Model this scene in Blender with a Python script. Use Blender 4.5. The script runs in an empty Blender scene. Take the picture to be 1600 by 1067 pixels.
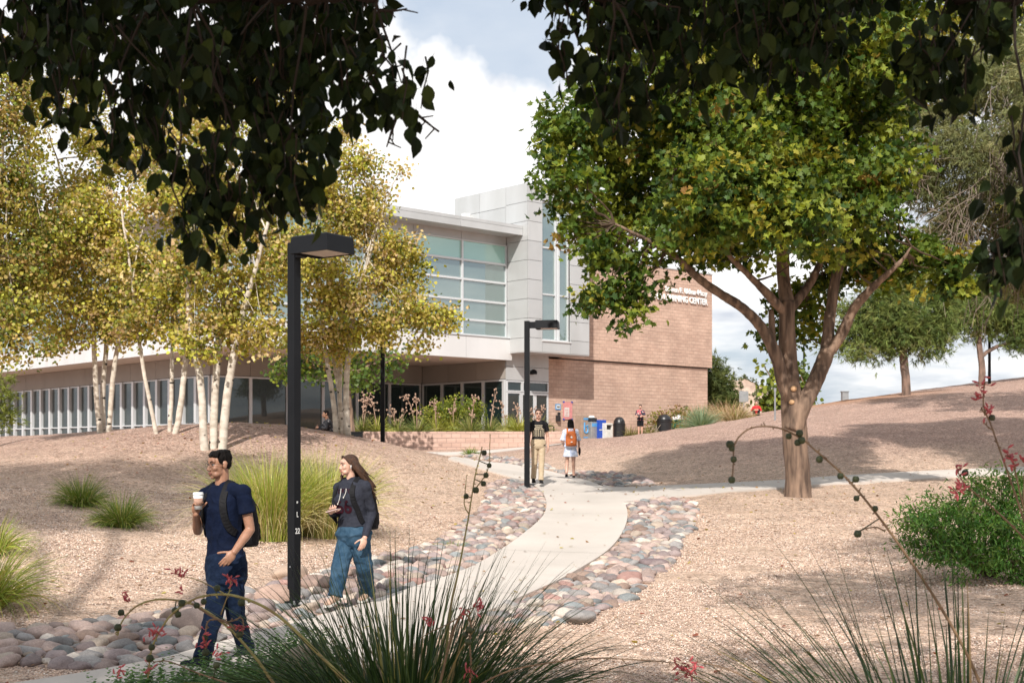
import bpy, math, random
import numpy as np
from mathutils import Vector, Matrix, noise
from mathutils.bvhtree import BVHTree

# ------------------------------------------------------------------ scene
sc = bpy.context.scene
COL = sc.collection
F = 2000.0; CX = 800.0; HZ = 700.0; EYE = 1.75
R = math.radians
rng = np.random.default_rng(7)
random.seed(7)

def at(px, py, Y):
    """a point seen at photo pixel px,py when it stands Y metres away"""
    return Vector(((px-CX)/F*Y, Y, EYE-(py-HZ)/F*Y))

def tag(o, label=None, cat=None, group=None, kind=None):
    if label: o['label'] = label
    if cat: o['category'] = cat
    if group: o['group'] = group
    if kind: o['kind'] = kind
    return o

def empty(name, loc=(0, 0, 0), rz=0.0, label=None, cat=None, group=None):
    o = bpy.data.objects.new(name, None)
    o.empty_display_size = 0.2
    COL.objects.link(o)
    o.location = loc; o.rotation_euler = (0, 0, rz)
    return tag(o, label, cat, group)

def link(name, me, mat=None, parent=None, world=True):
    """link a mesh. Vertices are given in world space unless world is False"""
    if mat is not None:
        me.materials.clear(); me.materials.append(mat)
    o = bpy.data.objects.new(name, me)
    COL.objects.link(o)
    if parent is not None:
        o.parent = parent
        if world:
            m = Matrix.Translation(parent.location) @ parent.rotation_euler.to_matrix().to_4x4()
            p = parent.parent
            while p is not None:
                m = (Matrix.Translation(p.location) @ p.rotation_euler.to_matrix().to_4x4()) @ m; p = p.parent
            me.transform(m.inverted())
    return o

def recentre(o):
    """move a top-level mesh object's origin to the base of its geometry"""
    me = o.data
    n = len(me.vertices); a = np.empty(n*3, np.float32); me.vertices.foreach_get('co', a); a = a.reshape(-1, 3)
    lo = a.min(0); hi = a.max(0)
    c = Vector(((lo[0]+hi[0])/2, (lo[1]+hi[1])/2, lo[2]))
    me.transform(Matrix.Translation(-c)); o.location = o.location + c
    return o

def mesh_np(name, V, faces, smooth=False, col=None):
    """V (n,3); faces list of (m,k) int arrays; col (n,3) colour per vertex"""
    me = bpy.data.meshes.new(name)
    V = np.asarray(V, np.float32)
    if not isinstance(faces, (list, tuple)): faces = [faces]
    faces = [np.asarray(f, np.int32) for f in faces if len(f)]
    nl = sum(f.size for f in faces); nf = sum(len(f) for f in faces)
    me.vertices.add(len(V)); me.vertices.foreach_set('co', V.ravel())
    me.loops.add(nl); me.polygons.add(nf)
    me.loops.foreach_set('vertex_index', np.concatenate([f.ravel() for f in faces]))
    tot = np.concatenate([np.full(len(f), f.shape[1], np.int32) for f in faces])
    st = np.concatenate([[0], np.cumsum(tot)[:-1]]).astype(np.int32)
    me.polygons.foreach_set('loop_start', st)
    me.polygons.foreach_set('loop_total', tot)
    me.polygons.foreach_set('use_smooth', np.full(nf, bool(smooth)))
    if col is not None:
        ca = me.color_attributes.new('col', 'FLOAT_COLOR', 'POINT')
        c4 = np.ones((len(V), 4), np.float32); c4[:, :3] = col
        ca.data.foreach_set('color', c4.ravel())
    me.update(calc_edges=True)
    return me

class MB:
    """collects shapes into one mesh"""
    def __init__(s): s.v = []; s.f = {}; s.n = 0; s.c = []
    def add(s, V, faces, col=None):
        V = np.asarray(V, float).reshape(-1, 3)
        for f in faces: s.f.setdefault(len(f), []).append([i+s.n for i in f])
        s.v.append(V); s.n += len(V)
        s.c.append(np.tile(np.asarray(col if col is not None else (1, 1, 1), float), (len(V), 1)) if np.ndim(col) < 2 else col)
    def box(s, c, size, M=None, col=None):
        c = np.array(c, float); h = np.array(size, float)/2
        V = np.array([[x, y, z] for x in (-1, 1) for y in (-1, 1) for z in (-1, 1)])*h
        if M is not None: V = V @ np.array(M)[:3, :3].T
        s.add(V+c, [(0, 1, 3, 2), (4, 6, 7, 5), (0, 4, 5, 1), (2, 3, 7, 6), (0, 2, 6, 4), (1, 5, 7, 3)], col)
    def quad(s, a, b, c, d, col=None): s.add([a, b, c, d], [(0, 1, 2, 3)], col)
    def tube(s, pts, rad, seg=6, cap=True, col=None):
        pts = [Vector(p) for p in pts]
        if not hasattr(rad, '__len__'): rad = [rad]*len(pts)
        V = []; up = None
        for i, p in enumerate(pts):
            d = (pts[min(i+1, len(pts)-1)]-pts[max(i-1, 0)])
            if d.length < 1e-9: d = Vector((0, 0, 1))
            d.normalize()
            if up is None:
                up = Vector((1, 0, 0)) if abs(d.x) < .8 else Vector((0, 1, 0))
            x = (up - d*up.dot(d)).normalized(); up = x; y = d.cross(x)
            for k in range(seg):
                a = 2*math.pi*k/seg
                V.append(p + (x*math.cos(a)+y*math.sin(a))*rad[i])
        fs = []
        for i in range(len(pts)-1):
            for k in range(seg):
                a = i*seg+k; b = i*seg+(k+1) % seg
                fs.append((a, b, b+seg, a+seg))
        if cap:
            fs.append(tuple(range(seg-1, -1, -1))); m = (len(pts)-1)*seg
            fs.append(tuple(range(m, m+seg)))
        s.add([tuple(v) for v in V], fs, col)
    def ell(s, c, r, M=None, nu=12, nv=8, col=None):
        V = [(0, 0, 1)]
        for j in range(1, nv):
            t = math.pi*j/nv
            for k in range(nu):
                a = 2*math.pi*k/nu
                V.append((math.sin(t)*math.cos(a), math.sin(t)*math.sin(a), math.cos(t)))
        V.append((0, 0, -1)); V = np.array(V)*np.array(r, float)
        if M is not None: V = V @ np.array(M)[:3, :3].T
        fs = []
        for k in range(nu):
            fs.append((0, 1+k, 1+(k+1) % nu))
            for j in range(nv-2):
                a = 1+j*nu+k; b = 1+j*nu+(k+1) % nu
                fs.append((a, a+nu, b+nu, b))
            a = 1+(nv-2)*nu+k; b = 1+(nv-2)*nu+(k+1) % nu
            fs.append((a, len(V)-1, b))
        s.add(V+np.array(c, float), fs, col)
    def loft(s, rings, col=None):
        """rings: list of equal-length point lists, capped at both ends"""
        n = len(rings[0]); V = [p for r in rings for p in r]; fs = []
        for i in range(len(rings)-1):
            for k in range(n):
                a = i*n+k; b = i*n+(k+1) % n
                fs.append((a, b, b+n, a+n))
        fs.append(tuple(range(n-1, -1, -1))); m = (len(rings)-1)*n
        fs.append(tuple(range(m, m+n)))
        s.add(V, fs, col)
    def lathe(s, c, prof, seg=20, col=None, M=None):
        rings = [[(r*math.cos(2*math.pi*k/seg), r*math.sin(2*math.pi*k/seg), z) for k in range(seg)] for r, z in prof]
        V = np.array([p for r in rings for p in r])
        if M is not None: V = V @ np.array(M)[:3, :3].T
        V = V+np.array(c, float); n = seg; fs = []
        for i in range(len(rings)-1):
            for k in range(n):
                a = i*n+k; b = i*n+(k+1) % n
                fs.append((a, b, b+n, a+n))
        fs.append(tuple(range(n-1, -1, -1))); m = (len(rings)-1)*n
        fs.append(tuple(range(m, m+n)))
        s.add(V, fs, col)
    def mesh(s, name='m', smooth=False):
        V = np.concatenate(s.v); C = np.concatenate(s.c)
        return mesh_np(name, V, [np.array(a) for a in s.f.values()], smooth, C)
    def build(s, name, mat, parent=None, smooth=False, bevel=0.0, world=True):
        o = link(name, s.mesh(name, smooth), mat, parent, world)
        if bevel:
            b = o.modifiers.new('bevel', 'BEVEL'); b.width = bevel; b.segments = 2; b.limit_method = 'ANGLE'
        return o

def smooth_by_angle(o, deg=40):
    me = o.data
    me.polygons.foreach_set('use_smooth', [True]*len(me.polygons))
    try: me.set_sharp_from_angle(angle=R(deg))
    except Exception: pass

# ------------------------------------------------------------------ materials
def mat_new(name):
    m = bpy.data.materials.new(name); m.use_nodes = True
    nt = m.node_tree; nt.nodes.clear()
    out = nt.nodes.new('ShaderNodeOutputMaterial')
    return m, nt, out
def nd(nt, typ, **kw):
    n = nt.nodes.new(typ)
    for k, v in kw.items():
        if k.startswith('i_'):
            key = k[2:]; key = int(key) if key.isdigit() else key.replace('_', ' ')
            n.inputs[key].default_value = v
        else: setattr(n, k, v)
    return n
def ramp(nt, stops, interp='LINEAR'):
    n = nt.nodes.new('ShaderNodeValToRGB'); cr = n.color_ramp; cr.interpolation = interp
    while len(cr.elements) > 1: cr.elements.remove(cr.elements[-1])
    cr.elements[0].position = stops[0][0]; c = stops[0][1]; cr.elements[0].color = (*c, 1) if len(c) == 3 else c
    for p, c in stops[1:]:
        e = cr.elements.new(p); e.color = (*c, 1) if len(c) == 3 else c
    return n
def mix(nt, a, b, f, typ='MIX'):
    n = nt.nodes.new('ShaderNodeMix'); n.data_type = 'RGBA'; n.blend_type = typ
    for sock, v in ((n.inputs[0], f), (n.inputs[6], a), (n.inputs[7], b)):
        if isinstance(v, bpy.types.NodeSocket): nt.links.new(v, sock)
        elif isinstance(v, (int, float)): sock.default_value = v
        else: sock.default_value = (*v, 1) if len(v) == 3 else v
    return n.outputs[2]
def mat_simple(name, col, rough=.7, col2=None, scale=6.0, bump=0.0, bscale=60.0, metallic=0.0, spec=.5, coord='Object', attr=False, detail=5.0, stretch=None, coat=0.0):
    m, nt, out = mat_new(name); L = nt.links.new
    p = nd(nt, 'ShaderNodeBsdfPrincipled', i_Roughness=rough, i_Metallic=metallic)
    p.inputs['Specular IOR Level'].default_value = spec
    if coat: p.inputs['Coat Weight'].default_value = coat
    tc = nd(nt, 'ShaderNodeTexCoord'); mp = nd(nt, 'ShaderNodeMapping')
    L(tc.outputs[coord], mp.inputs[0])
    if stretch: mp.inputs['Scale'].default_value = stretch
    if attr:
        a = nd(nt, 'ShaderNodeAttribute', attribute_name='col'); base = a.outputs['Color']
    else: base = col
    if col2 is not None:
        n = nd(nt, 'ShaderNodeTexNoise', i_Scale=scale, i_Detail=detail); L(mp.outputs[0], n.inputs[0])
        r = ramp(nt, [(.35, (0, 0, 0)), (.65, (1, 1, 1))]); L(n.outputs['Fac'], r.inputs[0])
        if attr: c = mix(nt, base, mix(nt, base, col2, 1.0, 'MULTIPLY'), r.outputs[0])
        else: c = mix(nt, base, col2, r.outputs[0])
        L(c, p.inputs['Base Color'])
    elif attr: L(base, p.inputs['Base Color'])
    else: p.inputs['Base Color'].default_value = (*col, 1)
    if bump:
        b = nd(nt, 'ShaderNodeBump', i_Strength=bump, i_Distance=.02); n2 = nd(nt, 'ShaderNodeTexNoise', i_Scale=bscale, i_Detail=6.0)
        L(mp.outputs[0], n2.inputs[0]); L(n2.outputs['Fac'], b.inputs['Height']); L(b.outputs[0], p.inputs['Normal'])
    L(p.outputs[0], out.inputs[0])
    return m
def mat_leaf(name, trans=.35, rough=.55, tcol=(1.3, 1.25, .5), spec=.35):
    m, nt, out = mat_new(name); L = nt.links.new
    a = nd(nt, 'ShaderNodeAttribute', attribute_name='col')
    p = nd(nt, 'ShaderNodeBsdfPrincipled', i_Roughness=rough); p.inputs['Specular IOR Level'].default_value = spec
    L(a.outputs['Color'], p.inputs['Base Color'])
    t = nd(nt, 'ShaderNodeBsdfTranslucent'); L(mix(nt, a.outputs['Color'], tcol, 1.0, 'MULTIPLY'), t.inputs[0])
    s = nd(nt, 'ShaderNodeMixShader'); s.inputs[0].default_value = trans
    L(p.outputs[0], s.inputs[1]); L(t.outputs[0], s.inputs[2]); L(s.outputs[0], out.inputs[0])
    return m

MAT = {}
MAT['leaf'] = mat_leaf('leaf_surface')
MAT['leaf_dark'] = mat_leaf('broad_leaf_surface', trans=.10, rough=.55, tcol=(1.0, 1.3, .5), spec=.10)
MAT['needle'] = mat_leaf('needle_surface', trans=.15, rough=.6)
MAT['blade'] = mat_leaf('blade_surface', trans=.2, rough=.5)
MAT['bark'] = mat_simple('rough_bark', (.27, .18, .125), .9, (.075, .048, .034), 9, 1.0, 30, stretch=(1, 1, .16), coord='Object', detail=9)
MAT['bark_dark'] = mat_simple('dark_bark', (.03, .022, .018), .95, (.014, .011, .009), 8, .8, 30, stretch=(1, 1, .3), spec=.1)
MAT['bark_pine'] = mat_simple('pine_bark', (.26, .17, .13), .95, (.10, .07, .055), 6, 1.0, 18, stretch=(1, 1, .3))
MAT['twig'] = mat_simple('dry_twig', (.30, .25, .20), .9, (.16, .12, .09), 9)
MAT['metal_black'] = mat_simple('black_powder_coat', (.0065, .0075, .0095), .5, (.009, .010, .012), 3, .05, 300, spec=.18)
MAT['concrete'] = mat_simple('path_concrete', (.57, .51, .455), .9, (.49, .44, .39), .7, .25, 160, coord='Object', detail=9)
MAT['stone'] = None

# ------------------------------------------------------------------ camera, world, sun
cam = bpy.data.cameras.new('camera'); camo = bpy.data.objects.new('camera', cam); COL.objects.link(camo)
camo.location = (0, 0, EYE); camo.rotation_euler = (R(90), 0, 0)
cam.sensor_width = 36; cam.lens = 45.0; cam.shift_y = (HZ-533.5)/1600.0
cam.clip_start = .05; cam.clip_end = 6000
cam.dof.use_dof = True; cam.dof.focus_distance = 13.0; cam.dof.aperture_fstop = 6.3
sc.camera = camo
sc.view_settings.view_transform = 'Standard'; sc.view_settings.look = 'None'
sc.view_settings.exposure = 0.33; sc.view_settings.gamma = 1.0

SUN_EL = 40.0
sd = Vector((.43, 2.755, 0)).normalized()*math.cos(R(SUN_EL)) + Vector((0, 0, -math.sin(R(SUN_EL))))
sun = bpy.data.lights.new('sun', 'SUN'); sun.energy = 4.5; sun.angle = R(.9); sun.color = (1.0, .945, .88)
suno = bpy.data.objects.new('sun', sun); COL.objects.link(suno)
suno.rotation_euler = sd.to_track_quat('-Z', 'Y').to_euler(); suno.location = (-4, -20, 30)

w = bpy.data.worlds.new('World'); sc.world = w; w.use_nodes = True
def build_world():
    nt = w.node_tree; nt.nodes.clear(); L = nt.links.new
    out = nd(nt, 'ShaderNodeOutputWorld'); bg = nd(nt, 'ShaderNodeBackground', i_Strength=.104); L(bg.outputs[0], out.inputs[0])
    sky = nd(nt, 'ShaderNodeTexSky'); sky.sky_type = 'NISHITA'; sky.sun_disc = False
    sky.sun_elevation = R(SUN_EL); sky.sun_rotation = math.atan2(-sd.x, -sd.y); sky.air_density = 1.2; sky.dust_density = 2.2
    tc = nd(nt, 'ShaderNodeTexCoord'); d = tc.outputs['Generated']
    def vm(op, a, b=None):
        n = nd(nt, 'ShaderNodeVectorMath', operation=op)
        for i, v in enumerate((a, b)):
            if v is None: continue
            if isinstance(v, bpy.types.NodeSocket): L(v, n.inputs[i])
            else: n.inputs[i].default_value = v
        return n
    def ma(op, a, b=None, c=None, clamp=False):
        n = nd(nt, 'ShaderNodeMath', operation=op); n.use_clamp = clamp
        for i, v in enumerate((a, b, c)):
            if v is None: continue
            if isinstance(v, bpy.types.NodeSocket): L(v, n.inputs[i])
            else: n.inputs[i].default_value = v
        return n.outputs[0]
    dn = vm('NORMALIZE', d).outputs[0]
    # puffy distortion of the direction
    nz = nd(nt, 'ShaderNodeTexNoise', i_Scale=9.0, i_Detail=5.0, i_Roughness=.55); L(dn, nz.inputs[0])
    off = vm('SCALE', vm('SUBTRACT', nz.outputs['Color'], (.5, .5, .5)).outputs[0]); off.inputs['Scale'].default_value = .12
    dd = vm('ADD', dn, off.outputs[0]).outputs[0]
    # cumulus heads: centre (pixel) and angular radius
    heads = [(655, 130, .045), (710, 150, .043), (600, 190, .06), (760, 180, .036), (790, 235, .045), (640, 260, .085), (740, 290, .075), (700, 370, .10), (900, 165, .028), (935, 130, .028), (950, 230, .055), (870, 250, .035),
             (470, 220, .11), (1050, 300, .09), (300, 250, .12), (1200, 300, .09), (880, 330, .07)]
    m = None
    for px, py, r in heads:
        c = Vector(((px-CX)/F, 1, (HZ-py)/F)).normalized()
        ln = nd(nt, 'ShaderNodeVectorMath', operation='DISTANCE'); L(dd, ln.inputs[0]); ln.inputs[1].default_value = c
        v = ma('DIVIDE', ma('SUBTRACT', r, ln.outputs['Value']), .012, clamp=True)
        m = v if m is None else ma('MAXIMUM', m, v)
    # layered cloud everywhere else
    sep = nd(nt, 'ShaderNodeSeparateXYZ'); L(dn, sep.inputs[0])
    zz = ma('ADD', ma('MAXIMUM', sep.outputs[2], 0.0), .16)
    cmb = nd(nt, 'ShaderNodeCombineXYZ'); L(ma('DIVIDE', sep.outputs[0], zz), cmb.inputs[0]); L(ma('DIVIDE', sep.outputs[1], zz), cmb.inputs[1])
    n2 = nd(nt, 'ShaderNodeTexNoise', i_Scale=1.5, i_Detail=6.0, i_Roughness=.58); L(cmb.outputs[0], n2.inputs[0])
    r2 = ramp(nt, [(.36, (0, 0, 0)), (.56, (1, 1, 1))]); L(n2.outputs['Fac'], r2.inputs[0])
    gp = Vector(((810-CX)/F, 1, (HZ-40)/F)).normalized(); gd = nd(nt, 'ShaderNodeVectorMath', operation='DISTANCE'); L(dd, gd.inputs[0]); gd.inputs[1].default_value = gp
    gap = nd(nt, 'ShaderNodeMapRange'); L(gd.outputs['Value'], gap.inputs[0]); gap.inputs[1].default_value = .05; gap.inputs[2].default_value = .16; gap.inputs[3].default_value = .25; gap.inputs[4].default_value = .93
    layer = ma('MULTIPLY', r2.outputs[0], gap.outputs[0])
    # cloud shading: white tops, blue-grey bellies
    n3 = nd(nt, 'ShaderNodeTexNoise', i_Scale=3.4, i_Detail=4.0, i_Roughness=.5); L(cmb.outputs[0], n3.inputs[0])
    r3 = ramp(nt, [(.34, (5.6, 5.9, 6.5)), (.48, (7.6, 7.7, 7.9)), (.62, (9.0, 8.9, 8.8))]); L(n3.outputs['Fac'], r3.inputs[0])
    n4 = nd(nt, 'ShaderNodeTexNoise', i_Scale=7.0, i_Detail=4.0, i_Roughness=.5); L(dd, n4.inputs[0])
    r4 = ramp(nt, [(.30, (6.4, 6.4, 6.8)), (.40, (8.4, 8.35, 8.4)), (.48, (9.5, 9.4, 9.3))]); L(n4.outputs['Fac'], r4.inputs[0])
    paler = mix(nt, sky.outputs[0], (5.0, 5.7, 6.7), .75)
    c1 = mix(nt, paler, r3.outputs[0], layer)
    c2 = mix(nt, c1, r4.outputs[0], m)
    L(c2, bg.inputs[0])
build_world()
# ------------------------------------------------------------------ terrain
TP = [  # x, y, z
 (-9,-6,0),(0,-6,0),(9,-6,0),(-14,2,.2),(-6,3,0),(0,3,0),(6,3,0),(14,3,.1),(-3,8,0),(3,8,0),(8,8,.05),(-30,10,.9),(30,10,.5),(-30,30,2.0),(-40,60,2.2),(-60,90,2.3)]
for px, py, Y in [
 (350,1035,10.5),(458,948,14.0),(520,1000,11.6),(850,902,17.1),(930,830,22.3),(870,770,30),(890,746,36),(780,729,42),(700,712,50),
 (1000,770,28.5),(1245,775,26),(1245,757,30),(1600,737,33),(1245,1000,11.6),(1500,900,17),(1100,900,17),(1400,800,25),(1600,800,25),
 (1300,700,37),(1600,684,38),(1050,700,40),(1300,662,44),(1600,640,48),(1600,606,56),(1380,640,52),(907,690,46),(1000,683,50),(1065,671,51),
 (1160,656,53),(1228,643,55),(1306,627,60),(1380,619,65),(1480,605,72),(1600,589,74),(1530,604,70),
 (960,683,69),(880,687,70),(820,688,68),(1000,682,72),(1060,668,72),(1182,652,72),(1130,660,66),(1085,673,60),(1040,678,60),(1062,674,65),(1005,682,60),(1110,655,78),
 (380,661,32),(250,669,32),(150,682,32),(0,709,30),(500,673,33),(600,691,36),(670,709,41),(190,822,20),(125,792,22),(450,842,19.5),(650,800,24),
 (600,742,29),(350,760,25),(350,706,29),(0,780,21.5),(0,852,16.5),(0,965,12.5),(250,965,13),(0,1060,9.8),(700,850,21),
 (300,688,50),(0,706,50),(650,704,53),(820,697,53.5),(150,691,70),(0,691,80),(330,688,64),(560,687,62),(750,686,66)]:
    p = at(px, py, Y); TP.append(tuple(p))
for x, y, z in [(4,90,2.3),(9,90,2.35),(0,100,2.3),(10,101,2.5),(8.2,76,2.4),(12.5,84,2.9),(45,60,6.0),(60,90,7.0),(22,110,3.6),(50,110,6.0),(-20,110,2.4),(-70,120,2.3),(45,35,3.0),(-12,75,2.4)]: TP.append((x, y, z))
TP = np.array(TP, float)
def _U(r2): return .5*r2*np.log(r2+1e-9)
def _solve():
    n = len(TP); d = TP[:, None, :2]-TP[None, :, :2]; K = _U((d**2).sum(-1))+np.eye(n)*4.0
    Pm = np.c_[np.ones(n), TP[:, :2]]; A = np.zeros((n+3, n+3)); A[:n, :n] = K; A[:n, n:] = Pm; A[n:, :n] = Pm.T
    return np.linalg.solve(A, np.r_[TP[:, 2], 0, 0, 0])
_W = _solve()
def hgt(x, y):
    x = np.atleast_1d(np.asarray(x, float)); y = np.atleast_1d(np.asarray(y, float)); sh = x.shape
    x = x.ravel(); y = y.ravel(); res = np.empty(len(x))
    for i in range(0, len(x), 20000):
        xx = x[i:i+20000]; yy = y[i:i+20000]
        cx = np.clip(xx, -60, 60); cy = np.clip(yy, -8, 112)
        d2 = (cx[:, None]-TP[:, 0])**2+(cy[:, None]-TP[:, 1])**2
        z = _U(d2)@_W[:-3]+_W[-3]+_W[-2]*cx+_W[-1]*cy
        far = np.clip(np.maximum(np.abs(xx)/60-1, yy/112-1), 0, 3)/3
        res[i:i+20000] = np.where(yy < 112, z, z)*(1-far)+1.0*far
    return res.reshape(sh)
def gz(x, y): return float(hgt(x, y)[0])
def on(x, y, dz=0.0): return Vector((x, y, gz(x, y)+dz))
def ground(px, py, y0=6.0, y1=110.0):
    """where the sight line through a photo pixel first meets the ground"""
    Y = np.exp(np.linspace(math.log(y0), math.log(y1), 700))
    X = (px-CX)/F*Y; Z = EYE-(py-HZ)/F*Y; d = Z-hgt(X, Y)
    i = np.argmax(d <= 0)
    if d[i] > 0: i = len(Y)-1
    if i > 0:
        t = d[i-1]/(d[i-1]-d[i]+1e-12); y = Y[i-1]+(Y[i]-Y[i-1])*t
    else: y = Y[0]
    x = (px-CX)/F*y
    return Vector((x, y, gz(x, y)))
# ------------------------------------------------------------------ ground sheet, paths
def gravel_mat():
    m, nt, out = mat_new('gravel_ground'); L = nt.links.new
    p = nd(nt, 'ShaderNodeBsdfPrincipled', i_Roughness=.95); p.inputs['Specular IOR Level'].default_value = .15
    tc = nd(nt, 'ShaderNodeTexCoord'); o = tc.outputs['Object']
    sep = nd(nt, 'ShaderNodeSeparateXYZ'); L(o, sep.inputs[0])
    def vor(s):
        v = nd(nt, 'ShaderNodeTexVoronoi', i_Scale=s); L(o, v.inputs['Vector']); return v
    v1 = vor(46.0); v2 = vor(13.0); v3 = vor(24.0)
    sc1 = nd(nt, 'ShaderNodeSeparateColor'); L(v1.outputs['Color'], sc1.inputs[0])
    sc2 = nd(nt, 'ShaderNodeSeparateColor'); L(v2.outputs['Color'], sc2.inputs[0])
    sc3 = nd(nt, 'ShaderNodeSeparateColor'); L(v3.outputs['Color'], sc3.inputs[0])
    tan = ramp(nt, [(0, (.37, .24, .175)), (.18, (.53, .37, .275)), (.45, (.64, .465, .36)), (.75, (.71, .545, .435)), (1, (.80, .66, .55))]); L(sc1.outputs[0], tan.inputs[0])
    mau = ramp(nt, [(0, (.23, .145, .12)), (.25, (.41, .265, .215)), (.55, (.52, .355, .29)), (.85, (.60, .43, .36)), (1, (.70, .58, .50))]); L(sc1.outputs[1], mau.inputs[0])
    # which gravel lies where: tan chippings on the low ground, darker mauve crushed rock on the mounds
    n = nd(nt, 'ShaderNodeTexNoise', i_Scale=.25, i_Detail=5.0); L(o, n.inputs[0])
    a = nd(nt, 'ShaderNodeMath', operation='MULTIPLY_ADD'); L(n.outputs['Fac'], a.inputs[0]); a.inputs[1].default_value = 1.2; L(sep.outputs[2], a.inputs[2])
    z = nd(nt, 'ShaderNodeMapRange'); L(a.outputs[0], z.inputs[0]); z.inputs[1].default_value = 1.7; z.inputs[2].default_value = 2.6
    c = mix(nt, tan.outputs[0], mau.outputs[0], z.outputs[0])
    # bigger soft patches, orange-ish soil far up the slope
    n2 = nd(nt, 'ShaderNodeTexNoise', i_Scale=1.1, i_Detail=6.0, i_Roughness=.65); L(o, n2.inputs[0])
    r2 = ramp(nt, [(.3, (.84, .82, .80)), (.7, (1.12, 1.10, 1.07))]); L(n2.outputs['Fac'], r2.inputs[0])
    c = mix(nt, c, r2.outputs[0], 1.0, 'MULTIPLY')
    rr = ramp(nt, [(0, (.45, .43, .42)), (.10, (.8, .79, .78)), (.2, (1, 1, 1)), (.93, (1, 1, 1)), (1, (1.5, 1.5, 1.5))]); L(sc2.outputs[0], rr.inputs[0])
    c = mix(nt, c, rr.outputs[0], .8, 'MULTIPLY')
    r3 = ramp(nt, [(0, (.6, .58, .57)), (.2, (.95, .95, .95)), (.85, (1.05, 1.04, 1.02)), (1, (1.35, 1.3, 1.25))]); L(sc3.outputs[0], r3.inputs[0])
    c = mix(nt, c, r3.outputs[0], .9, 'MULTIPLY')
    sp = nd(nt, 'ShaderNodeVectorMath', operation='DISTANCE'); L(o, sp.inputs[0]); sp.inputs[1].default_value = (15.5, 61, 3.9)
    so = nd(nt, 'ShaderNodeMapRange'); L(sp.outputs['Value'], so.inputs[0]); so.inputs[1].default_value = 6.0; so.inputs[2].default_value = 1.5
    c = mix(nt, c, (.50, .27, .16), so.outputs[0]); 
    L(c, p.inputs['Base Color'])
    b = nd(nt, 'ShaderNodeBump', i_Strength=.9, i_Distance=.03); L(v1.outputs['Distance'], b.inputs['Height']); b.invert = True
    b2 = nd(nt, 'ShaderNodeBump', i_Strength=.8, i_Distance=.05); L(v2.outputs['Distance'], b2.inputs['Height']); b2.invert = True
    n5 = nd(nt, 'ShaderNodeTexNoise', i_Scale=3.2, i_Detail=4.0); L(o, n5.inputs[0]); b3 = nd(nt, 'ShaderNodeBump', i_Strength=.5, i_Distance=.10); L(n5.outputs['Fac'], b3.inputs['Height']); L(b3.outputs[0], b2.inputs['Normal'])
    L(b2.outputs[0], b.inputs['Normal'])
    L(b.outputs[0], p.inputs['Normal']); L(p.outputs[0], out.inputs[0])
    return m
MAT['gravel'] = gravel_mat()

def make_ground():
    def axis(lo, hi, step, far, g=1.25):
        a = list(np.arange(lo, hi+1e-6, step)); s = step
        while a[-1] < far: s *= g; a.append(a[-1]+s)
        s = step; b = []
        x = lo
        while x > -far: s *= g; x -= s; b.append(x)
        return np.array(b[::-1]+a)
    xs = axis(-34, 44, .45, 2500); ys = axis(2, 96, .45, 2500)
    X, Y = np.meshgrid(xs, ys); Z = hgt(X, Y)
    far = (np.abs(X) > 80) | (np.abs(Y) > 130)
    # gentle unevenness raked into the gravel
    Z = Z + np.where(far, 0, .022*np.sin(X*1.9+np.sin(Y*1.3))*np.sin(Y*1.7+1.3*np.sin(X*.9))+.012*np.sin(X*4.3+Y*2.1))
    V = np.stack([X, Y, Z], -1).reshape(-1, 3); nx = len(xs); ny = len(ys)
    i, j = np.meshgrid(np.arange(nx-1), np.arange(ny-1)); a = (j*nx+i).ravel()
    me = mesh_np('ground', V, [np.stack([a, a+1, a+nx+1, a+nx], -1)], True)
    o = link('ground', me, MAT['gravel']); tag(o, kind='structure')
make_ground()

PL = [(700,719),(764,738),(815,752),(839,762),(851,777),(855,791),(851,807),(839,820),(815,839),(781,863),(746,886),(705,903),(667,915),(600,938),(500,968),(392,998),(328,1014),(246,1040)]
PR = [(726,716),(781,725),(825,732),(870,740),(908,750),(929,757),(953,766),(972,782),(981,800),(980,819),(970,841),(949,865),(915,887),(870,913),(815,937),(774,956),(700,985),(564,1059)]
def resample(P, n, smooth=True):
    P = np.array(P, float)
    if smooth:
        for _ in range(2):  # Chaikin
            Q = [P[0]]
            for a, b in zip(P[:-1], P[1:]): Q += [.75*a+.25*b, .25*a+.75*b]
            Q.append(P[-1]); P = np.array(Q)
    s = np.r_[0, np.cumsum(np.linalg.norm(np.diff(P, axis=0), axis=1))]
    t = np.linspace(0, s[-1], n); return np.stack([np.interp(t, s, P[:, k]) for k in range(P.shape[1])], -1)
def gl(P): return np.array([tuple(ground(*p))[:2] for p in P])
SLABS = []
def slab(name, A, B, lift=.05, n=90, across=6):
    A = resample(A, n); B = resample(B, n); SLABS.append(np.r_[A, B[::-1]])
    V = []; fs = []
    for k in range(across+1):
        P = A+(B-A)*k/across
        V.append(np.c_[P, hgt(P[:, 0], P[:, 1])+lift])
    for P in (A, B): V.append(np.c_[P, hgt(P[:, 0], P[:, 1])-.12])
    V = np.concatenate(V)
    for k in range(across):
        a = np.arange(n-1)+k*n; fs.append(np.stack([a, a+1, a+n+1, a+n], -1))
    a = np.arange(n-1); fs.append(np.stack([a+1, a, a+(across+1)*n, a+1+(across+1)*n], -1))
    b = a+across*n; fs.append(np.stack([b, b+1, b+1+2*n, b+2*n], -1))
    o = link(name, mesh_np(name, V, fs, False), MAT['concrete']); tag(o, kind='structure'); return o
wl = gl(PL); wr = gl(PR)
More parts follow.
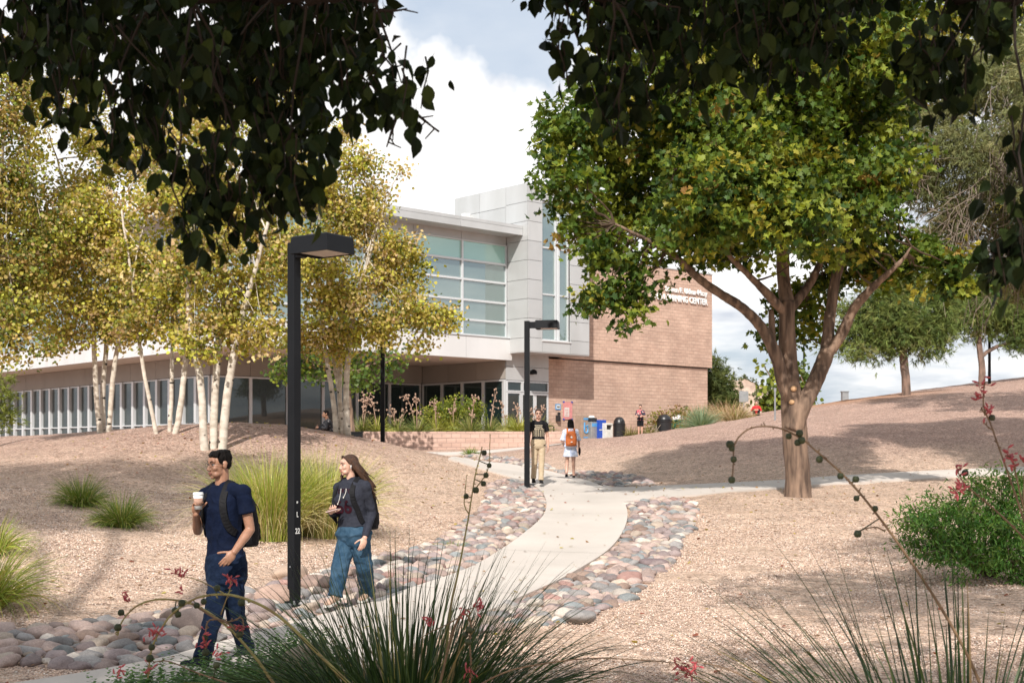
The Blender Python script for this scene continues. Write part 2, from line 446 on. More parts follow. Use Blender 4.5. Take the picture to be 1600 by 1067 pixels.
# the path carries on behind and to the left of the photographer's frame
wl = np.r_[wl, [wl[-1]+(-1.2, -1.6)], [wl[-1]+(-4.0, -4.4)]]; wr = np.r_[wr, [wr[-1]+(-1.5, -1.35)], [wr[-1]+(-4.6, -4.6)]]
slab('path', wl, wr)
slab('sidewalk', gl([(940,757.5),(955,764),(1022,761),(1060,760),(1228,752),(1266,748),(1438,738),(1576,731)]).tolist()+[[24, 34.5]],
     gl([(966,790),(976,786),(1055,778),(1100,775),(1228,764),(1266,760),(1462,748),(1600,741)]).tolist()+[[25, 31.5]], lift=.042)
slab('walkway', [[-14, 51.6], [-6, 51.8], [-2.4, 51.6], [0, 51.9], [2.5, 52.1]], [[-14, 49.6], [-6, 49.2], [-3.6, 46.5], [-1.6, 45.6], [1.2, 49.5]], lift=.038, n=30)
# control joints cut across the path
MAT['joint'] = mat_simple('joint_filler', (.16, .14, .12), .95)

def inside(poly, x, y):
    poly = np.asarray(poly); c = np.zeros(len(x), bool); j = len(poly)-1
    for i in range(len(poly)):
        xi, yi = poly[i]; xj, yj = poly[j]
        with np.errstate(divide='ignore', invalid='ignore'):
            t = ((yi > y) != (yj > y)) & (x < (xj-xi)*(y-yi)/(yj-yi+1e-12)+xi)
        c ^= t; j = i
    return c
def on_slab(x, y):
    c = np.zeros(len(x), bool)
    for s in SLABS: c |= inside(s, x, y)
    return c

# ------------------------------------------------------------------ river stones
def stone_mat():
    m, nt, out = mat_new('river_stone'); L = nt.links.new
    p = nd(nt, 'ShaderNodeBsdfPrincipled', i_Roughness=.75)
    a = nd(nt, 'ShaderNodeAttribute', attribute_name='col'); tc = nd(nt, 'ShaderNodeTexCoord')
    n = nd(nt, 'ShaderNodeTexNoise', i_Scale=7.0, i_Detail=9.0, i_Roughness=.7); L(tc.outputs['Object'], n.inputs[0])
    r = ramp(nt, [(.3, (.72, .7, .7)), (.55, (1, 1, 1)), (.72, (1.3, 1.26, 1.2))]); L(n.outputs['Fac'], r.inputs[0])
    w_ = nd(nt, 'ShaderNodeTexNoise', i_Scale=160.0, i_Detail=2.0); L(tc.outputs['Object'], w_.inputs[0])
    rw = ramp(nt, [(.35, (.8, .8, .8)), (.65, (1.15, 1.15, 1.15))]); L(w_.outputs['Fac'], rw.inputs[0])
    c = mix(nt, a.outputs['Color'], r.outputs[0], 1.0, 'MULTIPLY'); c = mix(nt, c, rw.outputs[0], 1.0, 'MULTIPLY'); L(c, p.inputs['Base Color'])
    b = nd(nt, 'ShaderNodeBump', i_Strength=.25, i_Distance=.01); L(w_.outputs['Fac'], b.inputs['Height']); L(b.outputs[0], p.inputs['Normal'])
    L(p.outputs[0], out.inputs[0]); return m
MAT['stone'] = stone_mat()
import bmesh
def ico(sub):
    bm = bmesh.new(); bmesh.ops.create_icosphere(bm, subdivisions=sub, radius=1.0); bm.verts.ensure_lookup_table()
    V = np.array([v.co[:] for v in bm.verts]); Fc = np.array([[v.index for v in f.verts] for f in bm.faces]); bm.free(); return V, Fc
ICO2 = ico(3); ICO1 = ico(2)
def rock_verts(seed, base=ICO2, flat=.46, rough=.21, facet=0.0):
    V = base[0].copy(); r = np.random.default_rng(seed); o = Vector(r.uniform(-50, 50, 3))
    d = np.array([noise.noise(Vector(v)*1.1+o)*rough*1.6+noise.noise(Vector(v)*2.6+o)*rough*.5 for v in V])
    V = V*(1+d)[:, None]
    for _ in range(5 if facet else 2):     # worn flats
        nrm = r.normal(size=3); nrm /= np.linalg.norm(nrm); lim = r.uniform(.6, .85) if facet else r.uniform(.78, .95)
        dd = V@nrm; V = V-np.outer(np.clip(dd-lim, 0, None)*(.9 if facet else .7), nrm)
    V = V*np.array([1.0, r.uniform(.5, .88), flat*r.uniform(.75, 1.25)]); return V
STONE_COL = {'pinkish': (.40, .30, .26), 'grey': (.27, .255, .245), 'mauve': (.28, .22, .21), 'tan': (.43, .35, .28), 'blue-grey': (.21, .225, .225), 'pale': (.52, .46, .40), 'brown': (.27, .19, .15), 'reddish': (.33, .20, .17)}
CN = list(STONE_COL); CP = [.25, .15, .2, .12, .08, .1, .06, .04]
SHAPES = [rock_verts(100+i) for i in range(9)]
BEDS = {
 'left of the curved path': gl([(-60,978),(50,984),(138,977),(206,967),(275,954),(340,938),(406,920),(470,906),(530,890),(588,872),(629,865),(678,848),(712,827),(746,800),(764,779),(762,757),(791,750)]+PL[2:]+[(172,1049),(103,1044),(-60,1036)]),
 'right of the curved path': gl([(981,787),(1000,783),(1055,780),(1082,786),(1086,800),(1078,830),(1062,850),(1052,880),(1020,902),(985,935),(940,955),(900,968),(860,976),(800,986),(740,990)]+PR[8:16][::-1]),
 'above the fork of the paths': gl([(862,735),(900,737),(960,741),(1000,746),(1026,760),(955,763),(908,748)]),
 'beside the upper bend of the path': gl([(706,711),(760,713),(830,720),(866,736),(825,730),(781,723),(730,714)])}
def scatter_stones():
    out = []
    for bed, poly in BEDS.items():
        lo = poly.min(0); hi = poly.max(0); big = 1.0 if 'curved' in bed else 1.15
        area = (hi-lo).prod(); cand = rng.uniform(lo, hi, (int(area*640), 2))
        ok = inside(poly, cand[:, 0], cand[:, 1]) & ~on_slab(cand[:, 0], cand[:, 1])
        for ax, ay in ((.07, 0), (-.07, 0), (0, .07), (0, -.07)): ok &= ~on_slab(cand[:, 0]+ax, cand[:, 1]+ay)
        cand = cand[ok]
        rad = np.sort(np.clip(rng.lognormal(-2.80, .42, len(cand)), .032, .135)*big)[::-1]
        pts = np.zeros((0, 3)); cell = {}
        for (x, y), r in zip(cand, rad):
            kx, ky = int(x/.4), int(y/.4); good = True
            for a in (-1, 0, 1):
                for b in (-1, 0, 1):
                    for q in cell.get((kx+a, ky+b), ()):
                        if (q[0]-x)**2+(q[1]-y)**2 < (.68*(q[2]+r))**2: good = False; break
                    if not good: break
                if not good: break
            if good:
                cell.setdefault((kx, ky), []).append((x, y, r)); out.append((x, y, r, bed))
    return out
def make_stones():
    S = scatter_stones(); score = []
    for s in S:
        x, y, r, b = s; px = CX+x/y*F
        vis = -20 < px < 1620 and 700+1.75/y*F < 1110
        score.append(r/y if vis else 0)
    order = np.argsort(-np.array(score)); V0 = []; base = {}
    MBs = []; MBf = []; MBc = []; nv = 0
    r2 = np.random.default_rng(3); print('stones', len(S))
    for rank, idx in enumerate(order):
        x, y, r, bed = S[idx]; k = int(r2.integers(len(SHAPES))); cn = CN[r2.choice(len(CN), p=np.array(CP)/sum(CP))]
        yaw = r2.uniform(0, 6.283); til = r2.normal(0, .16, 2); z = gz(x, y)+r*.15*r2.uniform(.0, 1.6)
        if rank < 300:
            key = (k, cn, int(r2.integers(3)))
            if key not in base:
                c = np.array(STONE_COL[cn])*(.78, 1.0, 1.2)[key[2]]
                me = mesh_np('river_stone', SHAPES[k], [ICO2[1]], True, np.tile(c, (len(SHAPES[k]), 1))); me.materials.append(MAT['stone']); base[key] = me
            o = bpy.data.objects.new('river_stone', base[key]); COL.objects.link(o)
            o.location = (x, y, z); o.rotation_euler = (til[0], til[1], yaw); o.scale = (r, r, r)
            size = 'large' if r > .15 else ('middling' if r > .1 else 'small')
            tag(o, f'{size} rounded {cn} river stone in the stone bed {bed}', 'river stone', 'river stones bedded along the path')
        else:
            Rm = np.array(Matrix.Rotation(yaw, 3, 'Z') @ Matrix.Rotation(til[0], 3, 'X'))
            sh = SHAPES[k]; c = np.array(STONE_COL[cn])*r2.uniform(.75, 1.25)
            MBs.append(sh*r@Rm.T+(x, y, z)); MBf.append(ICO2[1]+nv); MBc.append(np.tile(c, (len(sh), 1))); nv += len(sh)
    o = link('river_stones', mesh_np('river_stones', np.concatenate(MBs), [np.concatenate(MBf)], True, np.concatenate(MBc)), MAT['stone'])
    tag(o, 'many smaller rounded river stones filling the beds along the path', 'stones', kind='stuff')
make_stones()

def boulder(px, py, size, cn, label, seed, flat=.6, facet=0, yaw=0., sink=.25, Y=None, cat='boulder', col=None):
    g = ground(px, py) if Y is None else on((px-CX)/F*Y, Y)
    V = rock_verts(seed, ICO2, flat, .14, facet); V = V*size@np.array(Matrix.Rotation(yaw, 3, 'Z')).T
    V[:, 2] -= V[:, 2].min()+size*flat*sink
    c = col or STONE_COL[cn]
    o = link('boulder', mesh_np('boulder', V, [ICO2[1]], True, np.tile(c, (len(V), 1))), MAT['stone']); o.location = g
    tag(o, label, cat); return o
boulder(300, 988, .19, 'grey', 'dark grey-brown rounded boulder in the stone bed just behind the walking man', 11, .62, col=(.22, .17, .15))
boulder(452, 906, .23, 'pale', 'pale buff boulder on the gravel directly behind the near lamp post', 12, .62, yaw=.5, col=(.45, .33, .25))
boulder(492, 922, .22, 'brown', 'brown boulder right of the near lamp post by the woman in jeans', 13, .6, yaw=1, col=(.30, .21, .17))
boulder(432, 946, .24, 'pinkish', 'broad pinkish boulder left of the near lamp post base', 14, .5, yaw=.2, col=(.42, .29, .23))
boulder(410, 962, .17, 'mauve', 'veined mauve boulder at the edge of the stones by the near lamp post', 15, .6, yaw=2.2)
boulder(474, 0, .27, 'tan', 'angular tan sandstone rock half buried by the spiky clump in the foreground', 21, .80, facet=1, yaw=.4, Y=8.3, sink=-.45, cat='rock', col=(.33, .26, .19))
boulder(1020, 884, .21, 'mauve', 'flat dark mauve stone at the gravel edge right of the path bend', 16, .4, yaw=.3, col=(.2, .15, .15))
boulder(985, 912, .20, 'reddish', 'long reddish stone in the bed right of the path', 17, .36, yaw=.5, col=(.34, .2, .17))
boulder(905, 972, .17, 'grey', 'long grey stone at the near end of the right hand stone bed', 18, .36, yaw=.3)

def gravel_scatter():
    r = np.random.default_rng(5); n = 170000
    Y = 8.3+15.7*r.random(n)**1.25; X = (r.uniform(-60, 1660, n)-CX)/F*Y
    ok = ~on_slab(X, Y)
    for p in BEDS.values(): ok &= ~inside(p, X, Y)
    X = X[ok]; Y = Y[ok]; n = len(X); Z = hgt(X, Y)
    s = r.uniform(.005, .0125, n)*(1+.35*(Y > 15))
    T = np.array([(1, 0, 0), (-.9, .2, 0), (.1, .9, .1), (0, -.85, -.1), (.1, .1, .7), (0, 0, -.5)])
    V = T[None]*r.uniform(.7, 1.3, (n, 6, 1)); a = r.uniform(0, 6.283, n); c, sn = np.cos(a), np.sin(a)
    Rm = np.zeros((n, 3, 3)); Rm[:, 0, 0] = c; Rm[:, 0, 1] = -sn; Rm[:, 1, 0] = sn; Rm[:, 1, 1] = c; Rm[:, 2, 2] = 1
    V = np.einsum('nij,nkj->nki', Rm, V)*s[:, None, None]; V += np.stack([X, Y, Z+s*.35], -1)[:, None]
    fc = np.array([(0, 2, 4), (2, 1, 4), (1, 3, 4), (3, 0, 4), (2, 0, 5), (1, 2, 5), (3, 1, 5), (0, 3, 5)])
    Fc = (fc[None]+6*np.arange(n)[:, None, None]).reshape(-1, 3)
    pal = np.array([(.70, .53, .42), (.62, .455, .355), (.77, .64, .54), (.40, .28, .22), (.50, .37, .30), (.26, .19, .16), (.78, .71, .64)])
    cc = pal[r.choice(7, n, p=[.25, .24, .14, .13, .14, .06, .04])]*r.uniform(.85, 1.12, (n, 1))
    o = link('gravel', mesh_np('gravel', V.reshape(-1, 3), [Fc], False, np.repeat(cc, 6, 0)), MAT['stone'])
    tag(o, 'loose tan gravel chippings spread over the near ground', 'gravel', kind='stuff')
gravel_scatter()
def joints():
    mb = MB()
    for (S_, lift, step) in ((SLABS[0], .055, 13), (SLABS[1], .047, 16)):
        n = len(S_)//2; A = S_[:n]; B = S_[n:][::-1]
        for i in range(4, n-2, step):
            a = A[i]; b = B[np.argmin(((B-a)**2).sum(1))]; m_ = 9; P = a+(b-a)*np.linspace(.005, .995, m_)[:, None]; d = np.array([-(b-a)[1], (b-a)[0]]); d = d/np.linalg.norm(d)*.005
            for k in range(m_-1): mb.quad(*[(q[0]+s*d[0], q[1]+s*d[1], gz(q[0], q[1])+lift) for q, s in ((P[k], -1), (P[k+1], -1), (P[k+1], 1), (P[k], 1))])
    o = mb.build('path_joints', MAT['joint']); tag(o, kind='structure')
joints()
# ------------------------------------------------------------------ library building
MAT['panel'] = mat_simple('metal_panel', (.50, .50, .49), .42, (.90, .90, .89), .9, .02, 8, metallic=.25, detail=6, attr=True, stretch=(1, 1, .35))
MAT['panel_white'] = mat_simple('pale_metal_panel', (.66, .66, .65), .45, (.9, .9, .89), .8, metallic=.15, attr=True, stretch=(1, 1, .35), detail=6)
MAT['panel_taupe'] = mat_simple('taupe_panel', (.30, .275, .245), .6, (.88, .88, .87), .6, attr=True)
PCOL = {'panel': (.52, .53, .53), 'panel_white': (.68, .68, .68), 'panel_taupe': (.30, .275, .245)}; prr = np.random.default_rng(31)
MAT['soffit'] = mat_simple('soffit_board', (.60, .53, .46), .8, (.55, .49, .43), .8)
MAT['frame'] = mat_simple('window_frame', (.62, .64, .65), .4, metallic=.3)
MAT['gap'] = mat_simple('panel_gap', (.10, .10, .10), .9)
def glass(name, tint, refl=.35, rough=.015, top=1.0):
    m, nt, out = mat_new(name); L = nt.links.new
    p = nd(nt, 'ShaderNodeBsdfPrincipled', i_Roughness=.25); p.inputs['Base Color'].default_value = (*tint, 1)
    g = nd(nt, 'ShaderNodeBsdfGlossy', i_Roughness=rough); g.inputs[0].default_value = (.86, .95, .95, 1)
    lw = nd(nt, 'ShaderNodeLayerWeight', i_Blend=.35); mr = nd(nt, 'ShaderNodeMapRange'); L(lw.outputs['Fresnel'], mr.inputs[0])
    mr.inputs[3].default_value = refl; mr.inputs[4].default_value = top
    tc = nd(nt, 'ShaderNodeTexCoord'); n = nd(nt, 'ShaderNodeTexNoise', i_Scale=.45, i_Detail=1.0); L(tc.outputs['Object'], n.inputs[0])
    b = nd(nt, 'ShaderNodeBump', i_Strength=.04, i_Distance=.1); L(n.outputs['Fac'], b.inputs['Height']); L(b.outputs[0], g.inputs['Normal'])
    s = nd(nt, 'ShaderNodeMixShader'); L(mr.outputs[0], s.inputs[0]); L(p.outputs[0], s.inputs[1]); L(g.outputs[0], s.inputs[2]); L(s.outputs[0], out.inputs[0]); return m
MAT['glass'] = glass('reflective_teal_glass', (.10, .145, .135), .26, top=.8)
MAT['glass_green'] = glass('green_spandrel_glass', (.33, .60, .52), .14, .05)
MAT['glass_dark'] = glass('dark_shopfront_glass', (.008, .018, .018), .05, top=.2)
def brick_mat(name, c1, c2, mortar, bw=.40, bh=.2):
    m, nt, out = mat_new(name); L = nt.links.new
    p = nd(nt, 'ShaderNodeBsdfPrincipled', i_Roughness=.9); tc = nd(nt, 'ShaderNodeTexCoord')
    s = nd(nt, 'ShaderNodeSeparateXYZ'); L(tc.outputs['Object'], s.inputs[0]); a = nd(nt, 'ShaderNodeMath', operation='ADD'); L(s.outputs[0], a.inputs[0]); L(s.outputs[1], a.inputs[1])
    c = nd(nt, 'ShaderNodeCombineXYZ'); L(a.outputs[0], c.inputs[0]); L(s.outputs[2], c.inputs[1])
    b = nd(nt, 'ShaderNodeTexBrick', i_Scale=1.0); b.inputs['Brick Width'].default_value = bw; b.inputs['Row Height'].default_value = bh
    b.inputs['Mortar Size'].default_value = .013; b.inputs['Color1'].default_value = (*c1, 1); b.inputs['Color2'].default_value = (*c2, 1); b.inputs['Mortar'].default_value = (*mortar, 1); b.inputs['Bias'].default_value = -.2
    L(c.outputs[0], b.inputs[0])
    n = nd(nt, 'ShaderNodeTexNoise', i_Scale=.5, i_Detail=7.0, i_Roughness=.6); L(tc.outputs['Object'], n.inputs[0]); r = ramp(nt, [(.3, (.80, .785, .78)), (.7, (1.16, 1.15, 1.14))]); L(n.outputs['Fac'], r.inputs[0])
    mp = nd(nt, 'ShaderNodeMapping'); L(tc.outputs['Object'], mp.inputs[0]); mp.inputs['Scale'].default_value = (.3, .3, 5.0)
    n2 = nd(nt, 'ShaderNodeTexNoise', i_Scale=3.0, i_Detail=4.0); L(mp.outputs[0], n2.inputs[0]); r2 = ramp(nt, [(.35, (.88, .87, .86)), (.65, (1.1, 1.1, 1.1))]); L(n2.outputs['Fac'], r2.inputs[0])
    cc = mix(nt, mix(nt, b.outputs['Color'], r.outputs[0], 1, 'MULTIPLY'), r2.outputs[0], 1, 'MULTIPLY'); L(cc, p.inputs['Base Color'])
    bp = nd(nt, 'ShaderNodeBump', i_Strength=.6, i_Distance=.01); bp.invert = True; L(b.outputs['Fac'], bp.inputs['Height']); L(bp.outputs[0], p.inputs['Normal'])
    L(p.outputs[0], out.inputs[0]); return m
MAT['brick'] = brick_mat('brown_block_wall', (.52, .37, .29), (.455, .31, .24), (.36, .255, .205))
MAT['brick_planter'] = brick_mat('planter_block', (.52, .365, .30), (.455, .31, .25), (.34, .245, .205), .4, .19)

GB = 2.35; ZB = EYE-GB            # local z = height over eye level + ZB
bld = empty('library_building', (2.02, 71.0, GB), math.atan2(.673, .74), 'modern two storey library with grey metal panels, teal glass and brown brick end wall', 'building')
def bx(mb, u0, u1, v0, v1, z0, z1, col=None): mb.box(((u0+u1)/2, (v0+v1)/2, (z0+z1)/2), (u1-u0, v1-v0, z1-z0), col=col)
def part(name, mat, boxes, parent=None, bevel=0.0, z=True):
    mb = MB()
    for b in boxes:
        b = list(b)
        if z: b[4] += ZB; b[5] += ZB
        bx(mb, *b, col=tuple(np.array(PCOL[mat])*prr.uniform(.93, 1.05)) if mat in PCOL else None)
    return mb.build(name, MAT[mat], parent or bld, world=False, bevel=bevel)
def panels_u(u0, u1, v, zs, du, th=.05, g=.022, us=None):
    """boxes of a panel skin on a wall facing -v"""
    us = us or list(np.linspace(u0, u1, max(1, round((u1-u0)/du))+1)); o = []
    for a, b in zip(us[:-1], us[1:]):
        for c, d in zip(zs[:-1], zs[1:]): o.append((a+g/2, b-g/2, v-th, v, c+g/2, d-g/2))
    return o
def panels_v(v0, v1, u, zs, dv, th=.05, g=.022):
    vs = list(np.linspace(v0, v1, max(1, round((v1-v0)/dv))+1)); o = []
    for a, b in zip(vs[:-1], vs[1:]):
        for c, d in zip(zs[:-1], zs[1:]): o.append((u-th, u, a+g/2, b-g/2, c+g/2, d-g/2))
    return o
g0 = -ZB-.3
# ground floor cores (behind the glass line) and taupe band over the windows
part('wall', 'gap', [(-3.10, 0, .3, 8, g0, 5.0), (-16.6, -3.1, 7.5, 20, g0, 4.70), (-16.6, -8, 20, 46, g0, 4.70)])
zb = [3.72, 4.715]
part('wall_band', 'panel_taupe', panels_v(0.0, 7.17, -3.18, zb, 2.2)+panels_u(-16.84, -3.24, 7.23, zb, 2.4)+panels_v(7.2, 46, -16.84, zb, 3.1))
part('soffit', 'soffit', [(-19.0, -3.2, -.08, 7.4, 4.72, 4.80), (-19.0, -16.6, 7.4, 46, 4.72, 4.80)])
part('fascia', 'panel_white', panels_u(-19.2, -3.0, -.22, [4.70, 5.86], 3.1, .09)+panels_v(-.22, 46, -19.11, [4.70, 5.86], 3.1, .09))
part('floor_slab', 'gap', [(-19.08, -3.2, -.19, 20, 4.82, 5.82), (-19.08, -8, 20, 46, 4.82, 5.82)])
part('ledge', 'frame', [(-19.25, -3.0, -.36, .0, 5.862, 5.92), (-19.25, -18.9, 0, 46, 5.862, 5.92)])
# ------------- ground floor windows
def window_u(u0, u1, v, z0, z1, gl_='glass_dark', fr=.07, rails=(), th=.10, name='window'):
    w_ = part(name, 'frame', [(u0, u0+fr, v-th, v+.04, z0, z1), (u1-fr, u1, v-th, v+.04, z0, z1), (u0+fr, u1-fr, v-th, v+.04, z0, z0+fr), (u0+fr, u1-fr, v-th, v+.04, z1-fr, z1)]+[(u0+fr, u1-fr, v-th, v+.04, r-fr/2, r+fr/2) for r in rails])
    part('pane', gl_, [(u0+fr-.005, u1-fr+.005, v-.02, v+.01, z0+fr-.005, z1-fr+.005)], w_); return w_
def window_v(v0, v1, u, z0, z1, gl_='glass_dark', fr=.07, rails=(), th=.10, fin=0.0):
    bxs = [(u-th, u+.04, v0, v0+fr, z0, z1), (u-th, u+.04, v1-fr, v1, z0, z1), (u-th, u+.04, v0+fr, v1-fr, z0, z0+fr), (u-th, u+.04, v0+fr, v1-fr, z1-fr, z1)]+[(u-th-.03, u+.04, v0+fr, v1-fr, r-fr/2, r+fr/2) for r in rails]
    if fin: bxs.append((u-.17, u+.04, v1-.005-fin, v1-.005, z0, z1-.002))
    w_ = part('window', 'frame', bxs)
    part('pane', gl_, [(u-.02, u+.01, v0+fr-.005, v1-fr-fin+.005, z0+fr-.005, z1-fr+.005)], w_); return w_
v = 7.35
for i in range(25):
    window_v(v, v+1.42, -16.80, -.40+.02*0, 3.70, 'glass_dark', .065, (1.25,), .1, .24); v += 1.425
u = -16.8
for i in range(6): window_u(u, u+2.24, 7.25, g0+.3, 3.70, 'glass_dark', .08); u += 2.245
for i in range(4): window_v(.05+i*1.79, .05+i*1.79+1.785, -3.14, g0+.3, 3.70, 'glass_dark', .09)
# ------------- entrance
part('entrance_wall', 'panel', panels_u(-3.18, 0, 0.02, [3.66, 4.40, 5.12], 3.2)+[(-3.2, -3.14, 0.0, .3, g0, 3.66)])
window_u(-3.14, -2.0, 0.05, 3.05, 3.64); window_u(-1.99, -.03, 0.05, 3.05, 3.64)
window_u(-3.14, -2.12, 0.05, g0+.3, 3.03, rails=(1.2,))
for s, (a, b) in enumerate(((-2.08, -1.06), (-1.05, -.03))):
    d_ = part('door', 'frame', [(a, a+.11, -.04, .06, g0+.3, 3.02), (b-.11, b, -.04, .06, g0+.3, 3.02), (a+.11, b-.11, -.04, .06, 2.9, 3.02), (a+.11, b-.11, -.04, .06, g0+.3, g0+.55)])
    part('pane', 'glass_dark', [(a+.105, b-.105, 0, .03, g0+.54, 2.905)], d_)
    hx = b-.17 if s == 0 else a+.12
    part('handle', 'frame', [(hx, hx+.035, -.12, -.085, .3, 1.1), (hx, hx+.035, -.09, -.04, .35, .38), (hx, hx+.035, -.09, -.04, 1.02, 1.05)], d_)
# ------------- upper storey: curtain wall
us = [-3.20-.02]
while us[-1] > -18.0: us.append(us[-1]-3.09)
zr = [5.92, 6.72, 7.75, 8.82, 9.82, 10.87]
for a, b in zip(us[1:], us[:-1]):
    fr = .055; bxs = [(a, a+fr, -.12, .05, 5.92, 10.87), (b-fr, b, -.12, .05, 5.92, 10.87)]
    for k, z_ in enumerate(zr): bxs.append((a+fr, b-fr, -.12, .05, z_-(0 if k == 0 else fr), z_+(0 if k == 5 else fr)))
    w_ = part('window', 'frame', bxs)
    for k in range(5):
        part('pane', 'glass_green' if k == 4 else 'glass', [(a+fr-.004, b-fr+.004, -.03+.002*k, .02, zr[k]+fr-.01, zr[k+1]-fr+.01)], w_)
part('upper_wall', 'gap', [(-18.8, 13, .06, 19.8, 5.93, 10.8), (-18.8, -8, 19.8, 46, 5.93, 10.8)])
v = 0.1
for i in range(11):
    window_v(v, v+3.6, -18.86, 5.93, 10.86, 'glass', .06, (6.9, 8.6, 9.8), .1); v += 3.62
part('header', 'panel', panels_u(-18.9, -3.2, -.0, [10.88, 11.32], 3.09)+panels_v(0.0, 46, -18.86, [10.88, 11.32], 3.1))
part('roof', 'panel', [(-20.3, -3.2, -1.28, 20, 11.30, 11.72), (-20.3, -8, 20, 47, 11.30, 11.72)])
part('roof_fascia', 'panel', panels_u(-20.38, -3.19, -1.30, [11.26, 11.60, 11.78], 3.9, .06, .015)+panels_v(-1.30, 47, -20.32, [11.26, 11.60, 11.78], 3.9, .06, .015))
# ------------- tower
T0, T1, TV = -3.18, 1.46, -1.75
zt = [5.12, 5.85]+[5.85+1.025*k for k in range(1, 8)]+[13.98]
part('tower_core', 'gap', [(T0+.05, -2.15, TV+.06, 4.35, 5.14, 13.94), (.0, T1-.05, TV+.06, 4.35, 5.14, 13.94), (-2.15, 0, TV+.6, 4.35, 5.14, 13.94), (-2.15, 0, TV+.06, TV+.6, 5.14, 5.72), (-2.15, 0, TV+.06, TV+.6, 13.26, 13.94)])
part('tower_cladding', 'panel',
     panels_u(T0, -2.12, TV+.05, zt, 5)+panels_u(-.03, T1, TV+.05, zt, 5)+panels_u(-2.12, -.03, TV+.05, [5.12, 5.75], 5)+panels_u(-2.12, -.03, TV+.05, [13.22, 13.98], 5)
     + panels_v(TV+.055, .0, T0+.05, zt, 5)+panels_v(0.0, 4.3, T0+.05, [11.8, 12.95, 13.98], 2.1)+[(T1-.05, T1, TV+.06, 0, 5.12, 13.97), (T1-.05, T1, 0, 4.3, 10.9, 13.97), (T0+.02, T1-.02, TV+.03, 4.32, 13.97, 14.02)]
     + [(T0+.01, T1-.01, TV+.02, .2, 5.08, 5.13)])
tw = part('window', 'frame', [(-2.11, -2.03, TV+.12, TV+.3, 5.76, 13.2), (-.12, -.04, TV+.12, TV+.3, 5.76, 13.2), (-1.06, -.98, TV+.1, TV+.3, 5.84, 13.12), (-.80, -.74, TV+.1, TV+.3, 5.84, 13.12),
                             (-2.03, -.12, TV+.12, TV+.3, 5.76, 5.84), (-2.03, -.12, TV+.12, TV+.3, 13.12, 13.2), (-2.03, -1.06, TV+.12, TV+.3, 10.7, 10.78), (-2.03, -1.06, TV+.12, TV+.3, 8.2, 8.28), (-.74, -.12, TV+.12, TV+.3, 8.2, 8.28), (-.74, -.12, TV+.12, TV+.3, 10.7, 10.78), (-.98, -.8, TV+.2, TV+.3, 5.84, 13.12)])
part('pane', 'glass', [(-2.035, -1.055, TV+.2, TV+.24, 5.83, 13.13)], tw); part('pane', 'glass', [(-.745, -.115, TV+.2, TV+.24, 5.83, 13.13)], tw)
part('sill', 'panel_white', [(-2.15, -.0, TV-.06, TV+.12, 5.70, 5.76)])
# ------------- brick end wall
part('brick_wall', 'brick', [(0.004, 13.85, .0, 20, g0, 4.96)])
part('upper_brick_wall', 'brick', [(.9, 14.13, -.14, 20.2, 5.04, 10.85)])
part('shadow_gap', 'gap', [(.85, 13.95, .06, 20.05, 4.95, 5.05)])
part('coping', 'panel', [(1.5, 14.17, -.18, 20.24, 10.852, 10.93)])
part('vent', 'gap', [(7.05, 7.30, -.03, .01, .55, .75)])
# wall light above the doors, small white box beside the tower parapet
mb = MB(); mb.lathe((-1.31, -.20, 4.13+ZB), [(.0, -.1), (.19, -.09), (.2, 0), (.16, .1), (.06, .17)], 16); mb.box((-1.31, -.08, 4.16+ZB), (.12, .14, .12)); mb.build('wall_light', MAT['metal_black'], bld, True, world=False)
part('security_camera', 'panel_white', [(T0-.45, T0-.0, 2.9, 3.2, 12.75, 12.98), (T0-.2, T0, 3.0, 3.1, 12.60, 12.75)], bevel=.02)
# ------------- lettering
MAT['letter'] = mat_simple('white_letter', (.80, .79, .77), .5)
def text_mesh(body, size, extrude=.0, offset=0.0, bold=True):
    c = bpy.data.curves.new('lettering', 'FONT'); c.body = body; c.size = size; c.extrude = extrude; c.offset = offset; c.resolution_u = 4
    o = bpy.data.objects.new('lettering', c); COL.objects.link(o)
    dg = bpy.context.evaluated_depsgraph_get(); me = bpy.data.meshes.new_from_object(o.evaluated_get(dg))
    bpy.data.objects.remove(o); bpy.data.curves.remove(c); return me
def wall_text(body, u0, u1, zbase, cap, v_, mat='letter', name='sign_lettering', ext=.03, off=.012, parent=None):
    me = text_mesh(body, 1.0, 0.05, off)
    n = len(me.vertices); a = np.empty(n*3, np.float32); me.vertices.foreach_get('co', a); a = a.reshape(-1, 3)
    x0, x1 = a[:, 0].min(), a[:, 0].max(); H = .73
    b = np.stack([u0+(a[:, 0]-x0)/(x1-x0)*(u1-u0), v_-(a[:, 2]+.05)*ext/.05*.5-.002, zbase+ZB+a[:, 1]/H*cap], -1).astype(np.float32)
    me.vertices.foreach_set('co', b.ravel()); me.update()
    return link(name, me, MAT[mat], parent or bld, world=False)
wall_text('AND LEARNING CENTER', 8.28, 13.60, 8.93, .38, -.15, off=.03, ext=.08)
wall_text('Steven F. Udvar-Hazy', 9.62, 13.58, 9.48, .33, -.15, off=.025, ext=.08)

# ------------- planter in front of the building
pl = empty('planter_wall', (-1.9, 54, 1.6), 0, 'long low brick planter wall below the spiky plants in front of the entrance', 'planter wall')
mb = MB(); mb.box((0.0, 0, .35), (9.3, .3, 1.0)); mb.box((-4.5, 2.65, .35), (.3, 5.0, 1.0)); mb.build('wall', MAT['brick_planter'], pl, world=False)
MAT['soil'] = mat_simple('planter_soil', (.16, .11, .085), .95, (.09, .06, .05), 4, .5, 30)
mb = MB(); mb.box((0.1, 3.0, .3), (8.9, 5.7, .8)); mb.build('soil', MAT['soil'], pl, world=False)
o = part('bench', 'gap', []) if False else None
